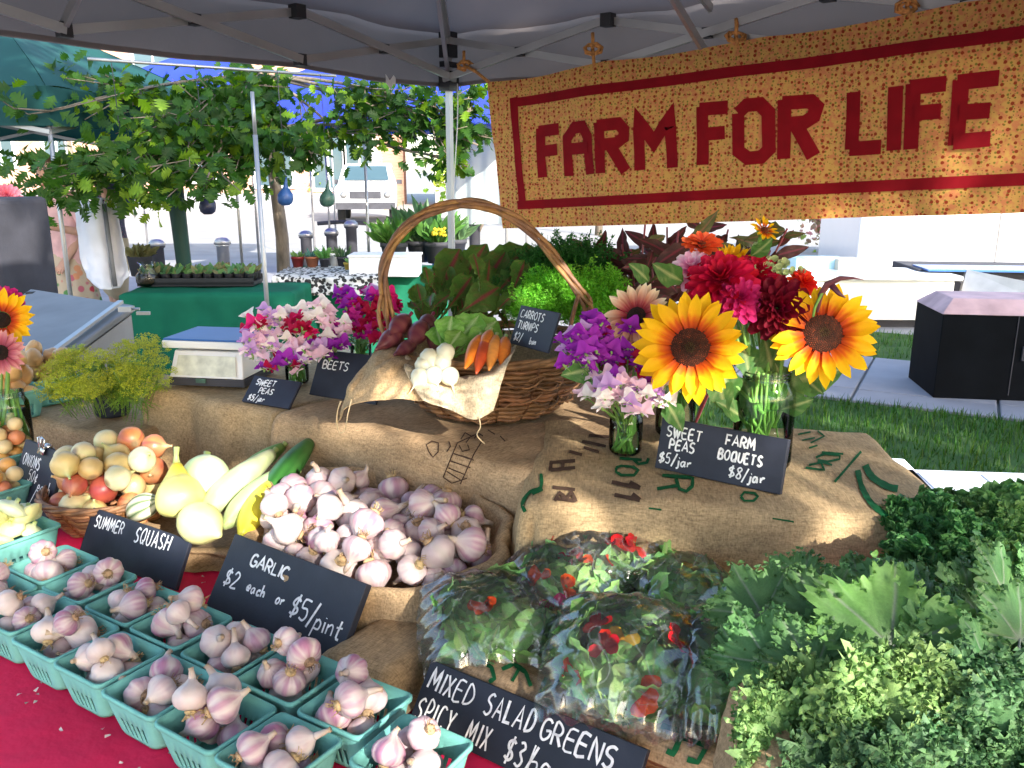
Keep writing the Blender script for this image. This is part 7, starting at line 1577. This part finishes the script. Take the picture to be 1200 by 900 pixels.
# ------------------------------------------------------------ green tables with plants
def cloth_table(label, P0, w, d, rot, m='greencloth', arch=None):
    t = thing('plant_table', label, 'table', (P0.x, P0.y, 0), (0, 0, rot)); fn, P, Qm = drape(w, d, .70, fold=.02, fk=22, seed=w*7, floorout=-.05, flare=.03)
    g = G(); g.grid(lambda u, v: fn((u*2-1)*P, (v*2-1)*Qm)+Vector((w/2, d/2, .75)), 80, 50, skip=(lambda i, j: arch and j < 13 and arch[0] <= i <= arch[1])); g.build('tablecloth', MT[m], t)
    for sx in (.06, w-.06):
        for sy in (.06, d-.06): g = G(); g.tube([(sx, sy, 0), (sx, sy, .74)], .015, 6); g.build('leg', MT['steel'], t)
    g = G(); g.box((w/2, d/2, .725), (w-.02, d-.02, .03)); g.build('tabletop', MT['white'], t, smooth=False); return t
p = PZ(142, 344, .75); ta1 = cloth_table('plant table under a dark green cloth behind the kitchen scale', p, 1.20, .6, .04, arch=(58, 74))
p2 = PZ(322, 324, .75); cloth_table('second plant table with dark green cloth partly under a black and white cloth', p2, 1.40, .85, .03)
fabric = shirt('mono_print', [(.02,.02,.02),(.03,.03,.03),(.6,.6,.6),(.02,.02,.02)], 30, (.62,.62,.60), thr=.50)
o = patch('patterned_cloth', [[(338,313,7.55),(380,312,7.5),(442,311,7.5)],[(322,322,6.92),(380,322,6.88),(450,321,6.86)],[(320,334,6.84),(382,334,6.80),(454,331,6.80)],[(334,352,6.84),(376,346,6.80),(446,347,6.80)]], fabric, None, 40, 30, .03, 3); tag(o, 'black and white patterned cloth hanging over the second plant table', 'cloth')
PZ2 = lambda x, y: PZ(x, y, .775)
g = G(); g.box((.27,.14,.085), (.56,.28,.17)); g.box((.27,.14,.165), (.58,.30,.02)); pp = PZ2(417, 319); o = g.build('foam_box', MT['foam'], smooth=False, loc=(pp.x, pp.y-.25, .765)); tag(bev(o, .008), 'long white foam box on the second plant table', 'box')
def potplant(name, label, px, c, R, H, potm, leafc, ph, n=16, kind='bush', grp='potted plants on the patterned cloth', z=.765):
    p = PC(*px, c); p.z = z; t = thing(name, label, 'potted plant', p, group=grp); g = G(); g.lathe([(R*.72,0),(R,H*.8),(R*1.08,H*.8),(R*1.08,H),(R*.95,H)], 20, cap1=False); g.build('pot', MT[potm], t)
    g = G(); g.lathe([(.001,H*.9),(R*.95,H*.88)], 16, cap0=False, cap1=False); g.build('soil', MT['soil'], t)
    lm = leaf_mesh('leaf', int(R*999), 1, .35 if kind != 'spike' else .12, 'lance', (leafc, tuple(min(1, c_*1.6) for c_ in leafc)), .03, 3, .3, nu=4, nv=6, vein=leafc)
    for i in range(n):
        a = U(0, 6.28); q = U(.1, .7)*R; b = Vector((q*math.cos(a), q*math.sin(a), H*.9)); e = b+Vector((math.cos(a)*U(.2,1)*ph*.7, math.sin(a)*U(.2,1)*ph*.7, U(.4,1)*ph)) if kind != 'spike' else b+Vector((math.cos(a)*ph*.35*U(.2,1), math.sin(a)*ph*.35*U(.2,1), ph*U(.6,1)))
        place_leaf(t, lm, b+p, e+p, o=p, n=Vector((U(-1,1), U(-1,1), U(0,1))))
    return t
for (x, c, R, H, pm_, lc, ph, lab) in ((349,7.5,.055,.10,'redglaze',(.10,.20,.05),.07,'small plant in a dark red pot at the left of the row'), (366,7.5,.058,.10,'terracotta',(.08,.20,.16),.09,'spiky bluish plant in a terracotta pot second in the row'), (380,7.45,.042,.09,'dark',(.10,.25,.06),.12,'leafy plant in a black pot in the middle of the row'), (392,7.5,.044,.13,'white',(.2,.3,.12),.05,'pale plant in a tall whitish pot'), (402,7.5,.055,.10,'dark',(.05,.10,.04),.10,'dark plant in a black pot before the foam box'), (409,7.2,.045,.08,'yellowpot',(.15,.3,.08),.05,'tiny plant in a round mustard yellow pot')):
    potplant('potted_plant', lab, (x, 305), c, R, H, pm_, lc, ph, z=.77)
for (x, y, c, R, H, ph, lc, lab) in ((462,300,8.0,.12,.2,.26,(.07,.17,.03),'leafy green potted shrub behind the foam box left'), (492,300,8.2,.12,.2,.42,(.07,.14,.06),'tall spiky grey green plant behind the foam box'), (512,300,8.1,.12,.2,.30,(.08,.19,.04),'bushy green plant right of the spiky one'), (532,300,8.4,.12,.2,.24,(.09,.16,.07),'greyish bushy plant behind the blue seat')):
    potplant('shrub_pot', lab, (x, y), c, R, H, 'dark', lc, ph, 70, grp='larger plants behind the foam box', z=.75)
g = G()
for k in range(26): p = PC(U(507,522), U(266,276), 7.8+U(-.1,.1)); g.add([p+Vector(v)*.016 for v in ((1,0,0),(0,0,1),(-1,0,0),(0,0,-1),(0,-.6,0))], [(0,1,4),(1,2,4),(2,3,4),(3,0,4)], None, 0, (.85,.65,.05))
tag(g.build('yellow_flowers', MT['petal'], smooth=False, vc=True), 'small cluster of yellow flowers above the bushy plants behind the foam box', 'flowers', kind='stuff')
g = G(); g.box((0,0,.43), (.42,.40,.04)); 
for sx in (-.18,.18):
    for sy in (-.17,.17): g.box((sx, sy, .205), (.03,.03,.41))
g.box((0,.18,.6), (.42,.03,.30)); p = PC(530, 303, 8.2); o = g.build('blue_chair', MT['blue'], smooth=False, loc=(p.x, p.y, .1)); tag(o, 'blue seat behind the handled basket right of the bushy plants', 'chair')
# seedling tray
p = PZ2(160, 334); t = thing('seedling_tray', 'long black tray of seedlings in small pots on the first plant table', 'tray', (p.x, p.y+.02, .762), (0, 0, .03)); W_ = .86
g = G(); g.box((W_/2,.15,.015), (W_,.32,.03)); g.box((W_/2,-.005,.035), (W_,.01,.05)); g.box((W_/2,.305,.035), (W_,.01,.05)); g.build('tray_base', MT['blackplastic'], t, smooth=False)
lm = [leaf_mesh('leaf', s, 1, .4, 'ovate', (c, tuple(x*1.5 for x in c)), .03, 3, .3, nu=4, nv=6, vein=c) for s, c in ((1,(.10,.2,.05)), (2,(.16,.15,.06)), (3,(.07,.16,.06)))]
for i in range(11):
    for j in range(3):
        x, y = .04+i*.078, .05+j*.10; g = G(); g.lathe([(.026,0),(.035,.065),(.035,.07)], 10, M=Matrix.Translation((x, y, .02)), cap1=False); g.lathe([(.001,.06),(.033,.06)], 8, M=Matrix.Translation((x, y, .02)), cap0=False, cap1=False); po = g.build('seedling_pot', MT['blackplastic'], t)
        for q in range(7): a = U(0, 6.28); b = Vector((x, y, .08)); place_leaf(po, random.choice(lm), b, b+Vector((math.cos(a)*.04, math.sin(a)*.04, U(.02,.08))), n=Vector((U(-1,1), -1, 1)), wide=1.3)
p = PZ(174, 332, .78); t = thing('glass_pitcher', 'round glass pitcher with dark contents at the left end of the seedling tray', 'pitcher', (p.x, p.y, .762)); g = G(); g.lathe([(.06,0),(.085,.03),(.085,.08),(.05,.12),(.05,.16),(.065,.175)], 20, cap1=False); g.build('glass', MT['glass'], t); g = G(); g.lathe([(.055,.005),(.078,.03),(.078,.075)], 18); g.build('contents', MT['soil'], t)
p = PZ(160, 322, .78); t = thing('brown_pot_plant', 'brown bushy plant in a dark pot behind the glass pitcher', 'potted plant', (p.x, p.y+.1, .762)); g = G(); g.lathe([(.08,0),(.10,.16)], 16, cap1=False); g.build('pot', MT['dark'], t)
for q in range(40): a = U(0, 6.28); b = Vector((U(-.05,.05), U(-.05,.05), .15)); place_leaf(t, lm[1], b, b+Vector((math.cos(a)*.09, math.sin(a)*.06, U(.02,.12))), n=Vector((U(-1,1), -1, 1)), wide=1.3)
for i, x in enumerate((.72, .80, .88, .97)):
    g = G(); g.lathe([(.055,0),(.075,.13),(.08,.13),(.08,.15)], 18, cap1=False); o = g.build('terracotta_pot', MT['terracotta'], loc=(ta1.location.x+x, ta1.location.y-.02+.13, .42)); tag(o, f'empty terracotta pot under the arch of the green cloth, {ordn(i)} from the left', 'pot', 'terracotta pots under the green table')
g = G(); g.box((.85,.12,.405), (.46,.24,.02)); o = g.build('low_shelf', MT['dark'], smooth=False, loc=(ta1.location.x, ta1.location.y, 0)); tag(o, 'low dark shelf under the green table carrying terracotta pots', 'shelf')
p = PC(365, 372, 5.4); g = G(); g.box((0,0,.32), (.5,.32,.28)); o = g.build('wooden_crate', MT['khakiwood'], smooth=False, loc=(p.x, p.y, 0)); tag(bev(o, .01), 'tan wooden crate below the patterned cloth of the second table', 'crate')
# bollards
for (x, y, c, lab, m_) in ((183,280,11,'dark bollard with pale domed cap left of the green tent leg','dark'), (260,278,11,'silver bollard with domed cap right of the green tent leg','alu'), (358,270,12.5,'dark bollard first of three behind the potted plants','dark'), (388,267,12.5,'dark bollard second of three behind the potted plants','dark'), (411,258,12.5,'dark bollard nearest the parked car','dark'), (556,252,12.5,'thin dark post seen right of the silver pole','dark')):
    p = PC(x, y, c); h = p.z; t = thing('bollard', lab, 'bollard', (p.x, p.y, 0), group='bollards across the square'); g = G(); g.lathe([(.08,0),(.08,h-.12),(.10,h-.11),(.10,h-.09)], 18); g.build('post', MT[m_], t); g = G(); g.lathe([(.11,h-.085),(.10,h-.04),(.06,h-.008),(.002,h)], 18); g.build('cap', MT['alu'], t)
g = G(); g.tube([PC(372,262,12.6), PC(400,260,12.6), PC(430,262,12.6)], .03, 6); tag(g.build('bollard_rail', MT['dark']), 'dark rail between the bollards below the parked car', 'rail')
# ------------------------------------------------------------ trees
TL_ = []
def tree_leaf(seed, cols):
    r = random.Random(seed); ys = [0,.13,.24,.36,.48,.58,.70,.80,.90,1]; ws = [.03,.17,.44,.16,.54,.20,.46,.16,.26,.01]; f = r.uniform(-.1,.1); g = G(); V = []; F = []; cc = []
    for y, w in zip(ys, ws):
        for s in (-1, 0, 1): V.append((s*w*r.uniform(.85,1.15), y+(.10*abs(s) if w > .3 else 0), .10*abs(s)*w-.25*y*y+f*s*y)); cc.append(mixc(cols[0], cols[1], r.random()))
    for i in range(len(ys)-1): F += [(3*i, 3*i+1, 3*i+4, 3*i+3), (3*i+1, 3*i+2, 3*i+5, 3*i+4)]
    return V, F, cc
def tleaf_mesh(seed, cols): V, F, cc = tree_leaf(seed, cols); g = G(); g.add(V, F, None, 0, cc); return g.mesh('leaf', MT['treeleaf'], smooth=False, vc=True)
LM_ = [tleaf_mesh(s, ((.022,.075,.009),(.055,.13,.014))) for s in (1, 2, 3)]+[tleaf_mesh(4, ((.16,.28,.02),(.24,.36,.04)))]
def tree(name, label, base, trunk, blobs, nparts, size=(.13,.19), seed=1, lr=.06, extra=None, cat='tree', bf=.42):
    """trunk: list of points; blobs: (centre, radii, number of leaves)"""
    r = random.Random(seed); t = thing(name, label, cat, base); base = Vector(base); g = G(); g.tube([Vector(p)-base for p in trunk], [lr*(1-.5*i/len(trunk)) for i in range(len(trunk))], 12); g.build('trunk', MT['bark'], t)
    top = Vector(trunk[-1]); leaves = []
    for bi, (c, rad, n) in enumerate(blobs):
        if extra and not extra(Vector(c)): c = Vector(c)+Vector((.1,.1,.1))
        c = Vector(c); s = Vector(trunk[-1 if bi % 2 else -2]); m_ = s.lerp(c, .5)+Vector((0,0,.12)); L = [s.lerp(m_, q)*(1-q)+m_.lerp(c, q)*q for q in np.linspace(0, 1, 7)]
        g = G(); g.tube([p-base for p in L], [lr*bf*(1-.8*i/7) for i in range(7)], 7); g.build('branch', MT['bark'], t)
        tg = G()
        for k in range(max(3, n//14)):
            d = Vector((r.gauss(0,1)*rad[0], r.gauss(0,1)*rad[1], r.gauss(0,1)*rad[2]))*.62; e = c+d; st = L[r.randrange(3, 7)]
            if extra and not (extra(e) and extra(st.lerp(e, .5))): continue
            mm = st.lerp(e, .5)+Vector((r.uniform(-.05,.05),)*3); tg.tube([st-base, mm-base, e-base], [.008,.006,.003], 4)
            dirn = (e-st).normalized()
            for j in range(14):
                q = r.uniform(.25, 1.05); p = st.lerp(e, q)+Vector((r.gauss(0,1), r.gauss(0,1), r.gauss(0,1)))*.07; yd = (dirn*.5+Vector((r.uniform(-1,1), r.uniform(-1,1), r.uniform(-1,.35)))).normalized(); nn = Vector((r.uniform(-.8,.8), r.uniform(-1,.6), r.uniform(.0,1))).normalized(); x = yd.cross(nn).normalized(); z = x.cross(yd); sc_ = r.uniform(*size)
                if extra and not extra(p+yd*.06): continue
                M = Matrix((x*sc_, yd*sc_, z*sc_)).transposed().to_4x4(); M.translation = p-base; leaves.append(M)
        tg.build('twigs', MT['bark'], t)
    r.shuffle(leaves); leaves.sort(key=lambda M: (M.translation+base-CO).length if nparts else 0)
    for M in leaves[:nparts]: inst('leaf', LM_[min(3, int(r.random()*4.0))], t, M=M)
    V, F, cc = tree_leaf(9, ((.05,.14,.015),(.10,.22,.03))); rest = leaves[nparts:]
    if rest:
        ti = []
        for _ in rest: k = r.uniform(.5, 1.3); y = r.random() < .2; ti.append((k*(.15 if y else .04), k*(.26 if y else .105), k*.014))
        o = scatter('crown', V, F, [np.array(M) for M in rest], MT['treeleaf'], t, tint=ti, smooth=False); o['kind'] = 'stuff'
    return t
def B(x, y, c, rx, ry, n): k = c/1000; return (PC(x, y, c), (rx*k, rx*k*.8, ry*k), n)
tb0 = PC(326, 240, 9.0)
tree('street_tree', 'young leafy tree with lobed leaves arching over the plant tables behind the canopy', (tb0.x, tb0.y, 0), [(tb0.x, tb0.y, 0), (tb0.x+.02, tb0.y, .9), (tb0.x-.02, tb0.y-.02, 1.6), (tb0.x+.03, tb0.y-.1, 2.0), (tb0.x, tb0.y-.3, 2.5)],
  [B(75,100,6.2,61,23,163), B(60,130,5.8,56,16,81), B(110,120,6.4,44,16,68), B(190,150,6.4,50,34,231), B(90,205,5.6,56,23,176), B(150,200,5.9,50,29,258), B(60,225,5.5,38,13,81), B(200,190,6.2,44,32,231), B(250,130,6.8,50,39,313), B(290,100,7.2,56,27,258), B(260,185,6.6,44,34,245), B(240,215,6.0,44,13,95), B(318,140,7.2,33,29,163), B(290,160,7,33,34,163), B(365,180,6.8,24,20,121), B(440,125,7.4,44,23,205), B(470,155,7.2,29,23,136), B(510,125,7.0,29,27,150), B(550,130,6.8,26,34,205), B(560,170,6.8,17,23,95), B(548,195,6.8,8,11,39), B(400,160,7.6,26,16,68), B(320,210,8.2,15,16,32)], 300, (.075,.13), 3, .075, bf=.30)
# low bush and trees far behind
def bush(name, label, c, rad, n, cols, size=.12, cat='bush'):
    V, F, cc = tree_leaf(5, cols); r = random.Random(n); M_ = []; ti = []
    t = thing(name, label, cat, (c[0], c[1], 0)); g = G()
    for k in range(7): g.tube([(0,0,0), (r.uniform(-.5,.5)*rad[0], r.uniform(-.5,.5)*rad[1], c[2]*.6), (r.uniform(-.8,.8)*rad[0], r.uniform(-.8,.8)*rad[1], c[2]+rad[2]*.5)], [.04,.025,.01], 5)
    g.build('stems', MT['bark'], t)
    for k in range(n):
        d = Vector((r.gauss(0,1), r.gauss(0,1), r.gauss(0,1))).normalized()*r.uniform(.55, 1.05)*(1+.25*math.sin(k)); p = Vector((d.x*rad[0], d.y*rad[1], c[2]+d.z*rad[2])); q = size*r.uniform(.7, 1.5)
        if p.z < .02: continue
        M_.append(np.array(TRS(p, rrot_(r), q))); k_ = r.uniform(.6, 1.5); ti.append(tuple(k_*x for x in mixc(cols[0], cols[1], r.random())))
    o = scatter('foliage', V, F, M_, MT['treeleaf'], t, tint=ti, smooth=False); o['kind'] = 'stuff'; return t
def rrot_(r): return Euler((r.uniform(0,6.3), r.uniform(0,6.3), r.uniform(0,6.3))).to_matrix()
p = gz(556, 238); bush('green_bush', 'bright yellow green bush beyond the square right of the silver pole', (PC(556,212,20).x, PC(556,212,20).y, 1.3), (.9,.7,.7), 900, ((.12,.28,.03),(.34,.42,.05)))
bush('pink_bush', 'small pink flowering bush under the right end of the banner near the van', (PC(985,262,17).x, PC(985,262,17).y, .6), (.7,.5,.5), 700, ((.18,.30,.06),(.55,.22,.25)), .10)
bush('pale_bush', 'sunny green bush against the building between tree trunk and parked car', (PC(380,222,36).x, PC(380,222,36).y, 1.2), (1.3,.8,1.2), 900, ((.16,.30,.05),(.35,.45,.12)), .16)
for i, (x, Y, s, lab) in enumerate(((-9.5,19,1.0,'far leafy tree left of the parked car'), (-15,17,1.1,'far leafy tree behind the green tent'), (2.2,22,1.1,'far leafy tree hidden mostly behind the banner'))):
    r = random.Random(i+40); base = Vector((x, Y, 0)); bl = [(base+Vector((r.uniform(-1.4,1.4), r.uniform(-1.2,1.2), r.uniform(2.8,5.2))), (.9,.9,.7), 260) for _ in range(9)]
    tree('far_tree', lab, base, [base, base+Vector((.05,0,1.2)), base+Vector((-.05,0,2.4)), base+Vector((.1,0,3.4))], bl, 0, (.16,.24), 50+i, .10)
# ------------------------------------------------------------ unseen tree on the customers' side, crown shaped to dapple the stall
LIT = [(PZ(x, y, z), r, p) for x, y, z, r, p in [(225,575,.95,.12,1),(285,585,.92,.11,1),(320,555,.95,.09,1),(182,520,.92,.06,1),(350,600,.9,.08,1),(400,600,.92,.06,1),(470,655,.9,.06,.9),(560,445,1.18,.09,1),(505,450,1.18,.06,.9),(985,590,1.0,.12,1),(960,520,1.0,.07,.9),(1030,540,1.0,.07,.9),(970,400,1.3,.09,1),(820,430,1.25,.08,.8),(945,850,.9,.07,1),(1060,850,.92,.11,1),(410,840,.83,.055,1),(520,885,.83,.05,1),(300,745,.82,.03,1),(1045,690,.98,.07,.9),(650,345,1.3,.09,.8),(330,420,1.15,.09,.7),(110,440,1.05,.09,.7),(30,640,.8,.07,.9),(640,560,1.0,.04,.8),(750,770,.93,.13,.85),(575,715,.9,.09,.8),(700,645,.95,.08,.8),(870,350,1.35,.06,.6),(150,790,.8,.03,.6),(880,710,1.0,.05,.7),(1130,610,.98,.07,.7)]]
for x, y, r in ((1090,225,.13),(985,240,.05),(1195,195,.07),(1030,232,.07),(1150,180,.05),(1160,235,.10)): LIT.append((PC(x, y, 2.25), r*.9, 1))
def shade_keep(p):
    """keep a leaf unless its shadow would fall where the stall is sunlit"""
    for (c, r, pr) in LIT:
        d = p-c; d = (d-SUN*d.dot(SUN)).length
        if d < r*1.0+.02: return random.random() > pr
    return True
def up(t_, b_, k): p = Q(t_, b_, .93); return p+SUN*k
random.seed(21); bl = []
for tt in np.arange(-2.6, .9, .42):
    for bb in np.arange(.3, 2.4, .40):
        kk = U(4.6, 6.2); bl.append((up(tt+U(-.15,.15), bb+U(-.15,.15), kk), (.30,.30,.24), 130))
for x, y in ((860,100),(930,90),(1000,80),(1070,70),(1140,60),(1200,50),(1000,150),(1080,150),(1150,120),(1200,120),(900,170),(1230,80)): bl.append((PC(x, y, 2.35)+SUN*U(4.4, 5.4), (.24,.24,.18), 110))
base = up(-1.0, 1.2, 5.4); base = Vector((base.x+.5, base.y-.8, 0))
tree('shade_tree', 'unseen leafy tree on the customers side, crown shaped to dapple the stall', base, [base, base+Vector((.0,.05,1.0)), base+Vector((.05,.1,1.9)), base+Vector((0,.3,2.5))], bl, 0, (.11,.17), 77, .12, extra=shade_keep, bf=.10)
# unseen trees shading lawn and pavement, others added to darken the square and tables
for i, (tx, ty, kk, n, w, z_) in enumerate(((2.4, 4.8, 8, 12, 1.5, 0), (4.6, 6.2, 9, 12, 1.6, 0), (-1.4, 6.6, 12.5, 11, 1.4, 2.0), (-4.6, 7.2, 10, 9, 1.6, 2.0), (3.4, 8.2, 9, 9, 1.5, 0))):
    c = Vector((tx, ty, z_))+SUN*kk; base = Vector((c.x, c.y, 0)); r = random.Random(i+5); bl = [(c+Vector((r.uniform(-w,w), r.uniform(-w,w), r.uniform(-.9,.9))), (.8,.8,.6), 200) for _ in range(n)]
    tree('square_tree', ['leafy tree shading the lawn', 'leafy tree shading the pavement and cabinet', 'unseen leafy tree added to shade the square behind the stall', 'unseen leafy tree added to shade the plant tables', 'leafy tree shading the far pavement'][i], base, [base, base+Vector((.05,0,1.0)), base+Vector((0,0,1.8)), base+Vector((.1,0,c.z-.8))], bl, 0, (.16,.24), 90+i, .13)
